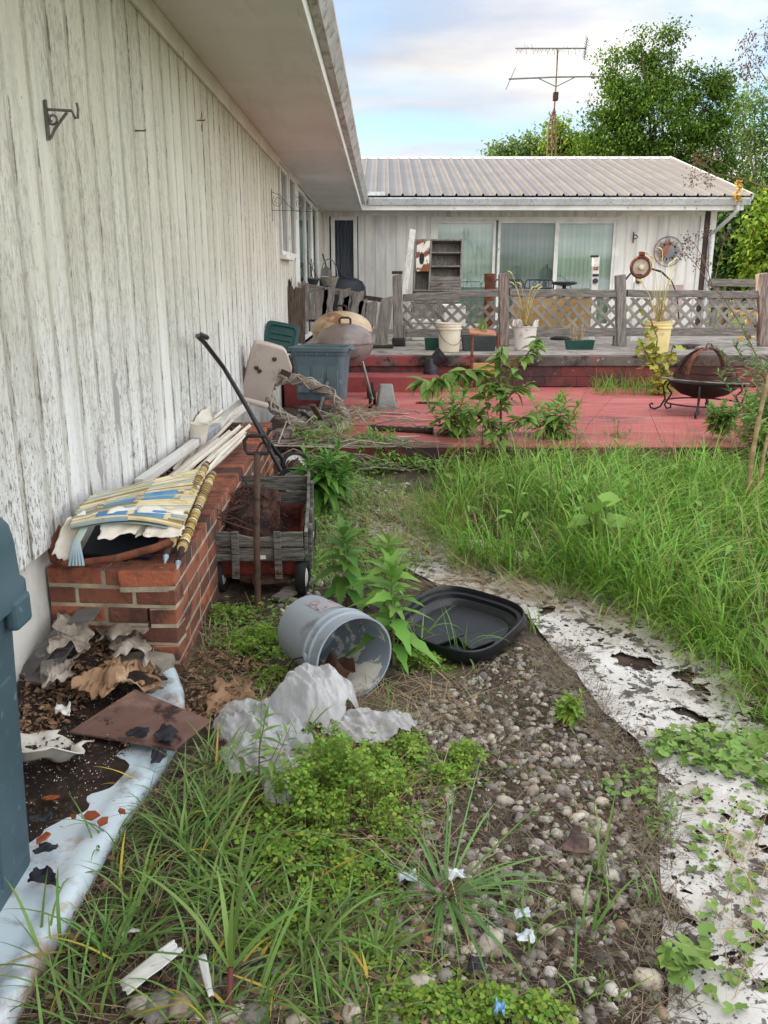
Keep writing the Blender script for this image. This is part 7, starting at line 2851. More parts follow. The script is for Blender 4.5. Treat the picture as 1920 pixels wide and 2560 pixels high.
# broad leaves and dead blades mixed into the tall grass
s_ = Scatter()
q = sample(field, 1500, .75, 13)
n = len(q)
p = onground(q)
p[:, 2] += rng.uniform(.05, .30, n)
s_.put(leaf_template(1, .40, 5, .35, .15), p, rots(rng.uniform(0, 6.3, n), rng.normal(.0, .45, n), rng.normal(0, .4, n)), rng.uniform(.03, .085, n))
o = s_.build('broad_leaves', m_weed2)
tag(o, 'broad weed leaves mixed into the tall green grass', 'weeds', kind='stuff')
s_ = Scatter()
q = sample(field, 2600, .5, 17)
n = len(q)
s_.raw(*blades(onground(q), rng.uniform(.10, .34, n), rng.uniform(.003, .006, n), np.abs(rng.normal(.7, .35, n)), np.abs(rng.normal(1.3, .6, n)), rng.uniform(0, 6.3, n), 5, 2.2, .3))
o = s_.build('dead_blades', m_straw)
tag(o, 'dead bent blades lying through the tall green grass', 'dead grass', kind='stuff')
# grass spilling over the edge of the cloth, brighter clumps, seed heads
sc = Scatter()
rim_ = [(1.34, 2.2), (1.3, 2.6), (1.30, 2.95), (1.22, 3.2), (1.05, 3.5), (.9, 3.75), (.66, 3.95), (.42, 4.2), (.36, 4.6), (.34, 5.2)]
for k in range(150):
    cx, cy = polyline(rim_, rng.random())
    kk = rng.integers(5, 14)
    q = np.column_stack([rng.normal(cx, .06, kk), rng.normal(cy, .06, kk)])
    sc.raw(*blades(onground(q), rng.uniform(.12, .34, kk), rng.uniform(.004, .0085, kk), np.abs(rng.normal(.5, .25, kk)), np.abs(rng.normal(1.7, .4, kk)), rng.normal(3.9, 1.0, kk), 7, 2.4, .3, .15))
for k in range(150):
    cx, cy = rng.uniform(.9, 3.8), rng.uniform(3.3, 5.7)
    kk = rng.integers(14, 30)
    q = np.column_stack([rng.normal(cx, .05, kk), rng.normal(cy, .05, kk)])
    sc.raw(*blades(onground(q), rng.uniform(.32, .60, kk), rng.uniform(.005, .0095, kk), np.abs(rng.normal(.35, .2, kk)), np.abs(rng.normal(2.0, .45, kk)), rng.uniform(0, 6.3, kk), 7, 2.4, .3, .15))
o = sc.build('bright_grass', mat('bright_grass_blade', '#86b047', island=.30, hue=.025, trans=.35, rough=.5))
tag(o, 'brighter yellow-green grass clumps spilling over the white cloth', 'grass', kind='stuff')
# perlite and bark bits on the spilled soil
s_ = Scatter()
iv1, if1 = ico(1)
q = sample([(-1.2, 1.6), (-.95, 1.62), (-.78, 1.9), (-.74, 2.2), (-.82, 2.5), (-1.2, 2.6)], 600, .8, 3)
n = len(q)
s_.put((iv1, if1), np.column_stack([q, np.full(n, TZ + .018) + .016 * rng.random(n)]), rots(rng.uniform(0, 6.3, n)), rng.uniform(.0006, .0019, n))
o = s_.build('perlite', mat('perlite', '#d9d6cc', rough=.9))
tag(o, 'white perlite specks in the spilled potting soil', 'perlite', kind='stuff')
s_ = Scatter()
q = sample([(-1.2, 1.6), (-.95, 1.62), (-.80, 1.9), (-.74, 2.2), (-.82, 2.6), (-1.2, 2.7)], 1400)
n = len(q)
s_.put(flake, np.column_stack([q, np.full(n, TZ + .014) + .02 * rng.random(n)]), rots(rng.uniform(0, 6.3, n), rng.normal(0, .4, n), rng.normal(0, .5, n)), rng.uniform(.005, .018, n))
o = s_.build('bark_bits', mat('bark_bits', '#3a2c22', pal=['#2a201a', '#4a382b', '#614c3a', '#33271f', '#7a644d'], rough=.95))
tag(o, 'dark bark bits mixed into the spilled potting soil', 'bark bits', kind='stuff')

# ---- sprawling crabgrass in front
sc = Scatter()


def tuft(cx, cy, k, h0, h1, w0, w1, lean, curve, sp=.02, yaw=None, scat=None):
    q = np.column_stack([rng.normal(cx, sp, k), rng.normal(cy, sp, k)])
    y_ = rng.uniform(0, 6.3, k) if yaw is None else rng.normal(yaw, .7, k)
    (scat or sc).raw(*blades(onground(q), rng.uniform(h0, h1, k), rng.uniform(w0, w1, k), np.abs(rng.normal(lean, .25, k)), np.abs(rng.normal(curve, .5, k)), y_, 8, 2.6, rng.normal(0, .3), .2))


for cx, cy in sample(fore, 66, .45, 6):
    tuft(cx, cy, rng.integers(6, 13), .07, .20, .0035, .0078, .75, 1.1)
for u, v, k in ((520, 1960, 26), (440, 1900, 22), (330, 1990, 18), (250, 2100, 14), (640, 2080, 16), (560, 2190, 12), (470, 1800, 18), (400, 1850, 18), (180, 2180, 12), (130, 2120, 10)):
    tuft(*gw(u, v), k, .13, .30, .005, .0095, .7, 1.2)
for u, v, k, h in ((1290, 1900, 9, .22), (1275, 2010, 9, .24), (1420, 1960, 6, .12), (850, 1440, 10, .22), (1000, 1420, 12, .25), (900, 1400, 8, .25), (1210, 1310, 14, .25), (1150, 1370, 10, .2), (620, 1020, 10, .25), (650, 1640, 8, .2),
                   (860, 1580, 5, .38), (830, 2080, 8, .2), (700, 2150, 8, .2), (1130, 2030, 8, .16), (1300, 2150, 10, .14), (1100, 1950, 9, .16)):
    tuft(*gw(u, v), k, h * .5, h, .004, .0085, .35, 1.0)
o = sc.build('crabgrass', m_grass2)
tag(o, 'sprawling green crabgrass over the soil in front of the blue table top', 'grass', kind='stuff')
# yellowed blades
sc2 = Scatter()
q = sample(fore, 30)
n = len(q)
sc2.raw(*blades(onground(q, .03), rng.uniform(.05, .16, n), rng.uniform(.005, .009, n), np.abs(rng.normal(.8, .3, n)), np.abs(rng.normal(.9, .5, n)), rng.uniform(0, 6.3, n), 6, 2.4, .3))
m_yel = mat('yellow_blade', '#c9b04a', island=.2, hue=.02, trans=.3, rough=.5)
o = sc2.build('yellowed_blades', m_yel)
tag(o, 'yellowed grass blades among the crabgrass', 'dead grass', kind='stuff')
# the dark radiating tuft
for (u, v, k, lmax, lb) in ((960, 1938, 62, .40, 'dark green grass tuft with reddish base radiating over the pebbles'), (905, 2120, 0, 0, '')):
    if not k:
        continue
    cx, cy = gw(u, v)
    t = thing('grass_tuft', lb, 'grass tuft', (cx, cy, ghs(cx, cy)))
    s = Scatter()
    a = rng.uniform(0, 6.3, k)
    q = np.column_stack([cx + .012 * np.cos(a), cy + .012 * np.sin(a)])
    s.raw(*blades(onground(q), rng.uniform(lmax * .4, lmax, k), rng.uniform(.004, .008, k), np.abs(rng.normal(1.1, .28, k)), np.abs(rng.normal(.75, .4, k)), a + rng.normal(0, .3, k), 9, 2.8, .2, .25))
    s.build('blades', mat('dark_tuft_blade', '#6c9450', island=.25, hue=.02, trans=.25, rough=.45), t)
    s = Scatter()
    a = rng.uniform(0, 6.3, 14)
    q = np.column_stack([cx + .008 * np.cos(a), cy + .008 * np.sin(a)])
    s.raw(*blades(onground(q, .004), rng.uniform(.03, .06, 14), np.full(14, .007), np.abs(rng.normal(.95, .2, 14)), np.full(14, .2), a, 4, 3, 0, .3))
    s.build('red_sheaths', mat('red_sheath', '#6d3a3c', island=.2, rough=.5), t)
cx, cy = gw(492, 2205)
t = thing('grass_stalk', 'thick upright grass shoot with red base at the lower left', 'grass shoot', (cx, cy, ghs(cx, cy)))
b = MB()
b.tube([(cx, cy, .0), (cx + .005, cy + .03, .10)], [.007, .006], 7)
b.build('red_base', bpy.data.materials['red_sheath'], t, smooth=60)
s = Scatter()
k = 6
q = np.column_stack([np.full(k, cx + .005), np.full(k, cy + .03)])
s.raw(*blades(onground(q, .09), rng.uniform(.18, .34, k), np.full(k, .012), np.array([.05, .5, .7, .3, .8, .15]), np.array([.3, 1.2, .9, 1.4, .8, .5]), np.array([1.2, 2.8, .4, 1.9, 3.6, .9]), 9, 2.8, .2, .25))
s.build('blades', m_grass2, t)

# ---- clover (wood sorrel)
def trefoil():
    vs, fs = [], []
    for k in range(3):
        a = 2 * math.pi * k / 3
        c_, s_ = math.cos(a), math.sin(a)
        pts = [(.03, 0, 0), (.30, .22, .05), (.62, .40, .10), (.88, .24, .06), (.78, 0, .0), (.30, -.22, .05), (.62, -.40, .10), (.88, -.24, .06)]
        o_ = len(vs)
        vs += [(x * c_ - y * s_, x * s_ + y * c_, z - .10 * x) for x, y, z in pts]
        fs += [(o_, o_ + 4, o_ + 2, o_ + 1), (o_ + 4, o_ + 3, o_ + 2, o_ + 2), (o_, o_ + 5, o_ + 6, o_ + 4), (o_ + 4, o_ + 6, o_ + 7, o_ + 7)]
    tri = []
    for f in fs:
        f = list(dict.fromkeys(f))
        tri += [(f[0], f[1], f[2])] + ([(f[0], f[2], f[3])] if len(f) == 4 else [])
    return np.array(vs, float), np.array(tri)


tre = trefoil()
sc, st_ = Scatter(), Scatter()
patches = [(740, 1760, .17, .16, .20, 1900), (660, 1800, .12, .12, .15, 800), (820, 1700, .10, .10, .12, 500), (600, 1880, .14, .14, .07, 600), (740, 1930, .16, .14, .06, 800), (620, 2020, .14, .12, .05, 450), (800, 2080, .12, .10, .04, 350),
           (880, 2180, .10, .08, .04, 320), (1010, 2180, .12, .06, .05, 520), (1180, 2185, .06, .05, .05, 200), (560, 1400, .14, .16, .09, 900), (500, 1335, .12, .12, .06, 450), (600, 1470, .12, .09, .06, 380), (1005, 1660, .07, .09, .06, 380),
           (890, 1640, .08, .12, .05, 300), (960, 1700, .06, .06, .05, 200), (900, 1440, .12, .08, .07, 350), (560, 1540, .10, .06, .04, 180), (870, 1800, .08, .09, .04, 180), (690, 1660, .12, .06, .06, 260), (520, 2100, .10, .08, .03, 140)]
for u, v, rx, ry, hh, n in patches:
    cx, cy = gw(u, v)
    n = int(n * .62)
    a, r_ = rng.uniform(0, 6.3, n), np.sqrt(rng.random(n)) * (1 + .38 * rng.normal(size=n))
    x, y = cx + rx * r_ * np.cos(a), cy + ry * r_ * np.sin(a)
    z = hh * np.clip(1 - np.abs(r_) ** 2 * .6, .15, 1) * rng.uniform(.2, 1.15, n) * (.75 + .35 * np.sin(31 * x + 3) * np.sin(27 * y))
    base = gh(x, y)
    sz = rng.uniform(.0085, .0185, n)
    sc.put(tre, np.column_stack([x, y, base + z]), rots(rng.uniform(0, 6.3, n), rng.normal(.25, .35, n), rng.normal(-.1, .3, n)), sz)
    sel = rng.random(n) < .8
    m_ = sel.sum()
    st_.raw(*blades(np.column_stack([x, y, base])[sel], z[sel], np.full(m_, .0016), np.abs(rng.normal(.05, .08, m_)), np.zeros(m_), rng.uniform(0, 6.3, m_), 2, 6))
o = sc.build('clover', m_clover)
tag(o, 'bright green three-leaved clover weeds over the soil and around the bag', 'clover', kind='stuff')
o2 = st_.build('stems', m_stem, o)
# seed pods standing above the clover
s = Scatter()
cx, cy = gw(740, 1760)
n = 60
a, r_ = rng.uniform(0, 6.3, n), np.sqrt(rng.random(n))
s.raw(*blades(np.column_stack([cx + .17 * r_ * np.cos(a), cy + .15 * r_ * np.sin(a), .09 + .06 * (1 - r_)]), rng.uniform(.02, .035, n), np.full(n, .003), np.abs(rng.normal(.1, .1, n)), np.zeros(n), rng.uniform(0, 6.3, n), 2, 4))
s.build('seed_pods', mat('clover_pod', '#a9b05a', rough=.6), o)

# ---- low mixed weeds
low = Scatter()
lw = leaf_template(1, .42, 4, .25, .15)
for poly, n, s0, s1, h0, h1 in (([(-.42, 3.7), (-.1, 3.6), (.2, 3.95), (.3, 4.6), (.2, 5.5), (-.25, 6.1), (-.55, 6.1), (-.45, 5.0)], 2600, .018, .045, .005, .06), ([(-.6, 6.15), (.6, 6.2), (.6, 6.42), (-.6, 6.42)], 700, .03, .06, .02, .12),
                                  ([(-.75, 6.5), (.2, 6.5), (.1, 6.75), (-.7, 6.85)], 420, .02, .05, .19, .30), ([(-.72, 3.0), (-.45, 2.9), (-.40, 3.45), (-.74, 3.5)], 400, .015, .035, .01, .07), ([(-.5, 7.1), (.0, 7.1), (-.1, 7.6), (-.5, 7.5)], 120, .02, .05, .2, .42),
                                  (bed, 1300, .006, .018, .003, .02), ([gw(1380, 1700), gw(1480, 1720), gw(1450, 1850), gw(1390, 1830)], 140, .012, .028, .01, .04)):
    q = sample(poly, n, .6, 9)
    p = onground(q)
    p[:, 2] += rng.uniform(h0, h1, n)
    low.put(lw, p, rots(rng.uniform(0, 6.3, n), rng.normal(-.1, .4, n), rng.normal(0, .4, n)), rng.uniform(s0, s1, n))
q = sample([(-.42, 3.7), (-.1, 3.6), (.25, 3.95), (.35, 4.8), (.3, 5.7), (-.25, 6.1), (-.55, 6.1), (-.45, 5.0)], 2600, .5, 3)
n = len(q)
low.raw(*blades(onground(q), rng.uniform(.04, .14, n), rng.uniform(.0025, .005, n), np.abs(rng.normal(.4, .25, n)), np.abs(rng.normal(.9, .5, n)), rng.uniform(0, 6.3, n), 4, 2.2))
o = low.build('low_weeds', m_shrub)
tag(o, 'low mixed weeds between the wagon and the tall grass', 'weeds', kind='stuff')

# ---- mallow leaves over the cloth
def round_leaf(n=11, notch=.35):
    vs = [(0, 0, 0)]
    for i in range(n + 1):
        a = notch + (2 * math.pi - 2 * notch) * i / n
        r_ = .5 * (1 + .10 * math.cos(3.1 * i))
        vs.append((-r_ * math.cos(a) * 1.0, r_ * math.sin(a), .10 * abs(math.sin(2.5 * a)) + .04))
    return np.array(vs, float), np.array([(0, i + 1, i + 2) for i in range(n)])


rl = round_leaf()
mal = Scatter()
for poly, n, s0, s1, h0, h1 in (([gw(1390, 1640), gw(1440, 1590), gw(1659, 1600), gw(1659, 1720), gw(1560, 1700)], 270, .018, .038, .02, .05), ([gw(1470, 1720), gw(1659, 1700), gw(1659, 2212), gw(1520, 2212)], 95, .014, .034, .015, .03),
                                  ([gw(1420, 2080), gw(1530, 2050), gw(1560, 2150), gw(1450, 2160)], 22, .03, .05, .03, .05), ([gw(1400, 1640), gw(1300, 1700), gw(1330, 1760), gw(1420, 1740)], 50, .012, .028, .01, .04)):
    q = sample(poly, n, .4, 4)
    p = onground(q)
    p[:, 2] += rng.uniform(h0, h1, n)
    mal.put(rl, p, rots(rng.uniform(0, 6.3, n), rng.normal(0, .3, n), rng.normal(.1, .3, n)), rng.uniform(s0, s1, n))
o = mal.build('mallow', m_mallow)
tag(o, 'round-leaved mallow creeping over the white cloth', 'ground cover', kind='stuff')


# ---- single weeds and saplings
def weed(name, label, base, h, n, ll, wd, ml, lean=(0, 0), droop=.45, serr=.14, low_pitch=.9, stem_r=.006, rosette=False, cat='weed', segs=8, group=None, top_small=.45, branches=0):
    t = thing(name, label, cat, base, 0, group)
    base = Vector(base)
    tip = base + Vector((lean[0], lean[1], h))
    b = MB()
    mid = base.lerp(tip, .5) + Vector((-lean[0] * .25, 0, .02))
    b.tube([base, mid, tip], [stem_r, stem_r * .8, stem_r * .35], 6)
    sc = Scatter()
    tm_ = leaf_template(1, wd, segs, droop, .16, serr, .42)
    stems = [(base, mid, tip, n)]
    for k in range(branches):
        a = 2.4 * k + .7
        f = .25 + .5 * k / max(1, branches)
        p0 = base.lerp(mid, f * 1.4) if f < .6 else mid
        p2 = p0 + Vector((math.cos(a) * h * .42, math.sin(a) * h * .42, h * .50))
        p1 = p0.lerp(p2, .5) + Vector((0, 0, -.03))
        b.tube([p0, p1, p2], [stem_r * .6, stem_r * .45, stem_r * .25], 5)
        stems.append((p0, p1, p2, int(n * .6)))
    for p0, p1, p2, nn in stems:
        f = (np.arange(nn) + .5) / nn
        f = .12 + .88 * f ** .85
        P = np.array([tuple((p0.lerp(p1, x * 2) if x < .5 else p1.lerp(p2, x * 2 - 1))) for x in f])
        yaw = np.arange(nn) * 2.399 + rng.normal(0, .25, nn)
        pitch = -(1 - low_pitch * 0) * (.15 + 1.0 * f ** 2.2) + low_pitch * .35 * (1 - f) + rng.normal(0, .12, nn)
        size = ll * (1 - (1 - top_small) * f ** 2) * rng.uniform(.75, 1.15, nn) * np.clip(.55 + 2 * f, 0, 1)
        sc.put(tm_, P, rots(yaw, pitch, rng.normal(0, .2, nn)), size)
    b.build('stem', m_stem, t, smooth=60)
    sc.build('leaves', ml, t)
    return t


def on(u, v, z=0):
    p = gz(u, v, z)
    return Vector((p.x, p.y, ghs(p.x, p.y)))


weed('broadleaf_weed', 'tall toothed-leaf weed standing between grey pail and black lid', on(850, 1448), .40, 36, .19, .36, m_weed2, (-.01, .01), serr=.22)
weed('broadleaf_weed', 'dark broad-leaved weed behind the grey pail nearest the wagon', on(752, 1312), .36, 36, .19, .40, m_weed, (-.02, .02), serr=.14)
weed('broadleaf_weed', 'broad-leaved weed just behind the toothed one by the pail', Vector((.0, 3.28, 0)), .38, 30, .17, .38, m_weed2, (.02, .03), serr=.14)
weed('leafy_weed', 'bushy dark green weed growing beside the mower wheels', on(705, 1108), .38, 40, .19, .32, m_weed, (0, 0), branches=9, serr=.08)
weed('leafy_weed', 'small green weed at the patio edge right of the bushy one', on(790, 1010), .20, 12, .11, .30, m_weed, branches=2)
weed('leafy_weed', 'leafy shrub at the patio edge left of the sapling', on(985, 985), .56, 40, .19, .28, m_weed2, (-.05, 0), branches=9, serr=.05, cat='shrub')
weed('leafy_weed', 'leafy shrub at the patio edge right of the sapling', on(1190, 990), .50, 38, .20, .28, m_weed2, (.04, 0), branches=9, serr=.05, cat='shrub')
weed('leafy_weed', 'pale leafy weed rising out of the grass below the patio shrubs', on(1185, 1150), .42, 18, .10, .30, m_weed2, (0, .02), branches=2, serr=.03)
weed('ferny_tuft', 'small bright ferny green tuft among the pebbles', on(1228, 1560), .09, 26, .05, .5, m_clover, branches=6, serr=.3)
for k, (u, v, h, lb) in enumerate(((1330, 960, .30, 'small weed at the patio lip left of the yellow grass clump'), (1040, 990, .34, 'small dense weed below the sapling'), (830, 980, .22, 'vine-covered weed at the patio corner'))):
    weed('leafy_weed', lb, on(u, v + 30), h, 16, .09, .34, m_shrub, branches=4, serr=.03)
# burdock
bu = thing('burdock', 'large-leaved burdock plant in the middle of the tall grass', 'weed', on(1290, 1240))
s = Scatter()
bt = leaf_template(1, .75, 8, .35, .12, .06, .35)
pb = on(1290, 1240)
n = 6
s.put(bt, np.array([tuple(pb + Vector((.06 * math.cos(k), .04 * math.sin(k), .18 + .03 * k))) for k in range(n)]), rots(np.array([2.4, .3, 3.6, 5.2, 4.5, 1.2]), np.array([-.5, -.35, -.2, -.3, -.8, -.6]), rng.normal(0, .3, n)), np.array([.17, .19, .16, .15, .20, .15]))
s.build('leaves', mat('burdock_leaf', '#83a84a', trans=.3, rough=.6), bu)
b = MB()
for k in range(n):
    b.tube([pb, pb + Vector((.06 * math.cos(k), .04 * math.sin(k), .18 + .03 * k))], .005, 5)
b.build('stem', m_stem, bu)

# sapling with an arching leafy branch at the patio edge
sp_b = on(1082, 985)
sap = thing('sapling', 'tall slender sapling with an arching leafy branch at the patio edge', 'sapling', sp_b)
b = MB()
sc = Scatter()
ov = leaf_template(1, .46, 6, .35, .14, 0, .45)
SY = 6.35
branches = [[(1082, 985), (1082, 880), (1078, 800), (1086, 745)], [(1075, 850), (1040, 800), (990, 800), (935, 822), (908, 830)], [(1080, 850), (1120, 790), (1150, 750), (1165, 730)], [(1080, 880), (1110, 845), (1140, 830)], [(1080, 930), (1040, 900), (1010, 890)],
            [(1084, 940), (1130, 900), (1150, 905)], [(1080, 960), (1060, 930), (1050, 870), (1045, 830)]]
for bi, br in enumerate(branches):
    P = [gy(u, v, SY - .03 * bi) for u, v in br]
    b.tube(P, [.013 * (1 - .75 * i / len(P)) * (1 if bi == 0 else .5) for i in range(len(P))], 6)
    dense = 26 if bi == 1 else 17
    for i in range(len(P) - 1):
        for j in range(dense):
            f = (j + rng.random()) / dense
            if bi == 0 and i == 0 and rng.random() < .3:
                continue
            p = P[i].lerp(P[i + 1], f)
            sc.put(ov, [tuple(p)], rots(np.array([rng.uniform(0, 6.3)]), np.array([rng.normal(.35 if bi == 1 else .0, .35)]), np.array([rng.normal(0, .3)])), [rng.uniform(.07, .14) if bi != 1 else rng.uniform(.10, .16)])
b.build('stem', m_stemb, sap, smooth=60)
sc.build('leaves', m_shrub, sap)

# yellowing maple sapling at the porch wall
mb_ = Vector((gz(1425, 862, .18).x, 9.7, .18))
ms = thing('maple_sapling', 'yellowing young maple sapling growing against the porch wall', 'sapling', mb_)
b = MB()
sc = Scatter()
star = []
for k in range(10):
    a = math.pi * (-.9 + 1.8 * k / 9)
    r_ = .5 if k % 2 == 0 else .26
    star.append((.35 + r_ * math.cos(a), r_ * math.sin(a), -.08 * abs(math.sin(a)) - .1 * r_))
stv = np.array([(0, 0, 0)] + star)
stf = np.array([(0, i + 1, i + 2) for i in range(9)])
MYp = 9.7
for bi, br in enumerate(([(1425, 862), (1415, 790), (1420, 730), (1405, 690)], [(1418, 830), (1440, 790), (1455, 745)], [(1416, 800), (1395, 760), (1385, 740)], [(1420, 850), (1435, 830), (1440, 810)])):
    P = [gy(u, v, MYp) for u, v in br]
    b.tube(P, .008, 5)
    for i in range(len(P) - 1):
        n = 15
        f = rng.random(n)
        pp = np.array([tuple(P[i].lerp(P[i + 1], x)) for x in f]) + rng.normal(0, .06, (n, 3))
        sc.put((stv, stf), pp, rots(rng.uniform(0, 6.3, n), rng.normal(.5, .35, n), rng.normal(0, .4, n)), rng.uniform(.08, .14, n))
b.build('stem', m_stemb, ms, smooth=60)
sc.build('leaves', m_gold, ms)
# rusty orange seedling in the gutter
g0 = gy(1593, 432, 16.05)
t = thing('gutter_seedling', 'small orange dead seedling growing out of the gutter corner', 'seedling', g0)
s = Scatter()
n = 90
s.put((stv, stf), np.array(g0)[None] + np.column_stack([rng.normal(0, .035, n), rng.normal(0, .03, n), rng.uniform(-.02, .36, n)]), rots(rng.uniform(0, 6.3, n), rng.normal(.8, .3, n), rng.normal(0, .4, n)), rng.uniform(.04, .09, n))
s.build('leaves', mat('orange_leaf', '#c2a058', island=.2, trans=.3), t)
b = MB()
b.tube([g0 + Vector((0, 0, -.1)), g0 + Vector((0, 0, .34))], .006, 5)
b.build('stem', m_stemb, t)

# shrubs, vines and stalks at the right
weed('leafy_shrub', 'grey-green feathery weed standing at the right edge before the fire pit', Vector((2.95, 6.25, 0)), 1.10, 90, .12, .24, mat('grey_green_leaf', '#6f8a5a', island=.25, hue=.02, trans=.3), (.05, 0), branches=14, cat='shrub', segs=5, top_small=.6)
weed('leafy_shrub', 'low leafy shrub at the foot of the fire pit', Vector((3.25, 7.15, .18)), .30, 40, .13, .5, m_shrub, (-.1, 0), branches=11, cat='shrub', segs=6)
weed('leafy_shrub', 'bright leafy shrub at the right end of the patio', Vector((2.75, 6.75, .18)), .28, 40, .11, .5, m_weed2, (0, 0), branches=11, cat='shrub', segs=6)
weed('leafy_shrub', 'tall weedy shrub at the right edge in front of the patio', Vector((2.75, 5.9, 0)), .60, 60, .14, .34, m_shrub, (.1, 0), branches=12, cat='shrub', segs=6)
s = Scatter()
q = sample([(2.4, 9.6), (3.6, 9.6), (3.4, 10.3), (2.6, 10.4)], 420)
n = len(q)
p = np.column_stack([q, np.full(n, .18)])
s.raw(*blades(p, rng.uniform(.12, .34, n), rng.uniform(.004, .008, n), np.abs(rng.normal(.5, .3, n)), np.abs(rng.normal(1.0, .5, n)), rng.uniform(0, 6.3, n), 5, 2.2))
o = s.build('wall_grass', m_grass)
tag(o, 'grass clump growing from the joint between patio and porch wall', 'grass', kind='stuff')
m_cane = mat('dry_cane', '#b09a72', '#8d7856', 7, .7, stretch=(1, 1, 4))
for k, (pts, r_, lb) in enumerate((([(1612, 1135), (1622, 1000), (1640, 900), (1668, 780)], .017, 'thick dry cane leaning at the right edge of the grass'), ([(1628, 1110), (1650, 980), (1680, 850)], .012, 'thinner dry cane just right of the thick one'))):
    t = thing('dry_cane', lb, 'cane', gz(*pts[0], 0))
    b = MB()
    P = [gy(u, v, 4.85 - .05 * k) for u, v in pts]
    P[0].z = 0
    n = 20
    pp, rr = [], []
    for i in range(n + 1):
        s_ = i / n * (len(P) - 1)
        j = min(int(s_), len(P) - 2)
        pp.append(P[j].lerp(P[j + 1], s_ - j))
        rr.append(r_ * (1.25 if i % 4 == 0 else 1) * (1 - .3 * i / n))
    b.tube(pp, rr, 8)
    b.build('stalk', m_cane, t, smooth=60)
    s = Scatter()
    m_ = 7
    f = rng.integers(4, n, m_)
    s.raw(*blades(np.array([tuple(pp[i]) for i in f]), rng.uniform(.10, .25, m_), np.full(m_, .012), np.abs(rng.normal(.5, .2, m_)), np.full(m_, 1.8), rng.uniform(0, 6.3, m_), 6, 2))
    s.build('dry_leaves', m_straw, t)


def umbel_weed(label, pts, Y, heads, r0):
    """dead stalk with umbels of small seed heads"""
    t = thing('dead_umbel_weed', label, 'dead weed', gy(*pts[0], Y))
    b, s = MB(), MB()
    P = [gy(u, v, Y) for u, v in pts]
    b.tube(P, [r0 * (1 - .6 * i / len(P)) for i in range(len(P))], 5)
    r = random.Random(int(pts[0][0]))
    for (u, v, fr_u, fr_v, rad, cnt) in heads:
        o_, c = gy(fr_u, fr_v, Y), gy(u, v, Y)
        b.tube([o_, o_.lerp(c, .5) + Vector((0, 0, .02)), c], [r0 * .5, r0 * .4, r0 * .3], 4)
        for k in range(cnt):
            dv = Vector((r.gauss(0, 1), r.gauss(0, 1), r.gauss(.2, .8))).normalized() * rad * r.uniform(.5, 1.1)
            b.tube([c, c + dv], r0 * .13, 4)
            for m_ in range(4):
                e = c + dv + Vector((r.gauss(0, 1), r.gauss(0, 1), r.gauss(0, 1))) * rad * .18
                b.tube([c + dv, e], r0 * .09, 3)
                s.tube([e + Vector((0, 0, -.006)), e, e + Vector((0, 0, .006))], [.0015, .0055, .0015], 5)
    b.build('stalk', m_stemb, t)
    s.build('seed_heads', mat('seed_head_%d' % int(pts[0][0]), '#5d4b40', '#4a3a32', 30, .9), t)
    return t


umbel_weed('dead stalk with dark seed heads arching left before the house corner', [(1680, 860), (1645, 790), (1600, 700), (1560, 640), (1530, 610)], 7.2,
           [(1500, 525, 1530, 590, .10, 14), (1515, 560, 1540, 620, .09, 12), (1478, 545, 1530, 610, .07, 9), (1565, 515, 1545, 600, .07, 9), (1530, 500, 1530, 590, .07, 9)], .008)
umbel_weed('tall dead stalk with pale seed heads against the sky at the right edge', [(1720, 620), (1700, 400), (1690, 280), (1675, 180)], 6.4,
           [(1610, 110, 1680, 220, .13, 16), (1650, 75, 1675, 180, .12, 14), (1600, 165, 1685, 250, .09, 12), (1640, 150, 1680, 220, .10, 12), (1660, 120, 1675, 180, .09, 10)], .007)
umbel_weed('dead stalk with drooping seed heads crossing the end of the roof', [(1720, 500), (1670, 410), (1600, 385), (1545, 375)], 8.0,
           [(1505, 350, 1545, 375, .12, 14), (1520, 395, 1560, 380, .10, 12), (1490, 385, 1545, 375, .08, 9), (1540, 340, 1600, 385, .08, 9)], .007)


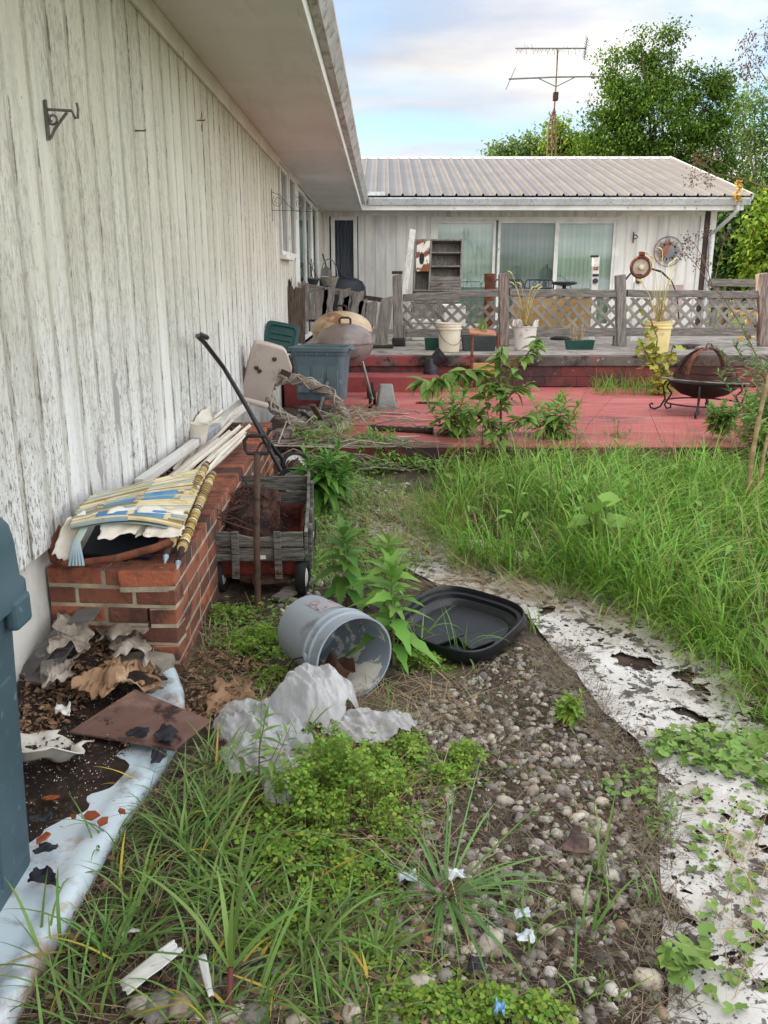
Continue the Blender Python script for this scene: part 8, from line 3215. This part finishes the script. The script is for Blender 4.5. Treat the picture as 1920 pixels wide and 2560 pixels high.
# foxtails and dry grass in the buckets
def pot_grass(label, base, h, n, seed, mix_, heads=5):
    t = thing('potted_grass', label, 'grass', base)
    s = Scatter()
    q = np.column_stack([rng.normal(base.x, .045, n), rng.normal(base.y, .045, n), np.full(n, base.z)])
    s.raw(*blades(q, rng.uniform(h * .4, h, n), rng.uniform(.004, .008, n), np.abs(rng.normal(.12, .10, n)), np.abs(rng.normal(.35, .3, n)), rng.uniform(0, 6.3, n), 6, 2.4))
    s.build('blades', mix_, t)
    b = MB()
    for k in range(heads):
        a = rng.uniform(0, 6.3)
        e = base + Vector((h * rng.uniform(-.45, .45), 0, h * rng.uniform(.85, 1.5)))
        a = 0 if e.x > base.x else math.pi
        md = base.lerp(e, .6) + Vector((0, 0, h * .12))
        b.tube([base, md, e], .003, 4)
        tp_ = e + Vector((math.cos(a) * .05, 0, .05))
        b.tube([e, e.lerp(tp_, .3), e.lerp(tp_, .7), tp_ + Vector((math.cos(a) * .02, 0, -.005))], [.003, .010, .009, .003], 6)
    if heads:
        b.build('foxtail', mat('foxtail_%d' % seed, '#c8c07a', '#b5a868', 20, .8), t, smooth=60)
    return t


m_rgrass = mat('reddish_dry_grass', '#a08458', pal=['#b5905e', '#8c9a52', '#a8684c', '#c2a672', '#7f9448'], trans=.2, rough=.6)
pot_grass('reddish dry foxtail grass growing in the broken white bucket', wb_p + Vector((0, 0, .33)), .48, 70, 1, m_rgrass, 6)
pot_grass('tall green and red foxtail grass growing in the yellow bucket', yb_p + Vector((0, 0, .33)), .62, 60, 2, m_rgrass, 9)
pot_grass('thin dry grass in the green window box', gp_p + Vector((-.06, 0, .10)), .32, 60, 3, m_straw, 0)
pot_grass('green seedlings in the terracotta tray', dp_p + Vector((.03, 0, .24)), .22, 50, 4, m_grass, 0)
# single long grass stalks leaning over the patio
b = MB()
for u0, v0, u1, v1 in ((1200, 990, 1275, 830), (1225, 995, 1330, 850), (1100, 1000, 1150, 900), (1260, 990, 1240, 880), (1450, 1000, 1400, 880), (1530, 1000, 1560, 880)):
    p, q = gy(u0, v0, 6.35), gy(u1, v1, 6.5)
    b.tube([p, p.lerp(q, .5) + Vector((-.02, 0, .03)), q], [.003, .0025, .0012], 4)
tag(b.build('grass_stalks', m_stemb), 'bare reddish grass stalks rising against the red patio', 'grass', kind='stuff')
# creeping vine leaves on the heap at the patio corner
s = Scatter()
n = 520
q = sample([(-.65, 6.3), (.25, 6.25), (.35, 6.6), (-.1, 6.75), (-.6, 6.7)], n, .4, 7)
p = np.column_stack([q, .08 + .26 * np.exp(-((q[:, 0] + .45) / .5) ** 2) * rng.random(n) + .08 * (q[:, 1] > 6.44)])
s.put(lw, p, rots(rng.uniform(0, 6.3, n), rng.normal(.3, .4, n), rng.normal(0, .4, n)), rng.uniform(.03, .065, n))
o = s.build('creeper', m_weed2)
tag(o, 'green creeper over the dead vines at the patio corner', 'creeper', kind='stuff')
# thin weed with seed heads in front of the bag
weed('wispy_weed', 'thin wispy weed with dark seed heads in front of the plastic bag', on(560, 1760), .26, 14, .07, .22, m_grass2, (.03, .02), branches=4, serr=.0, stem_r=.003)
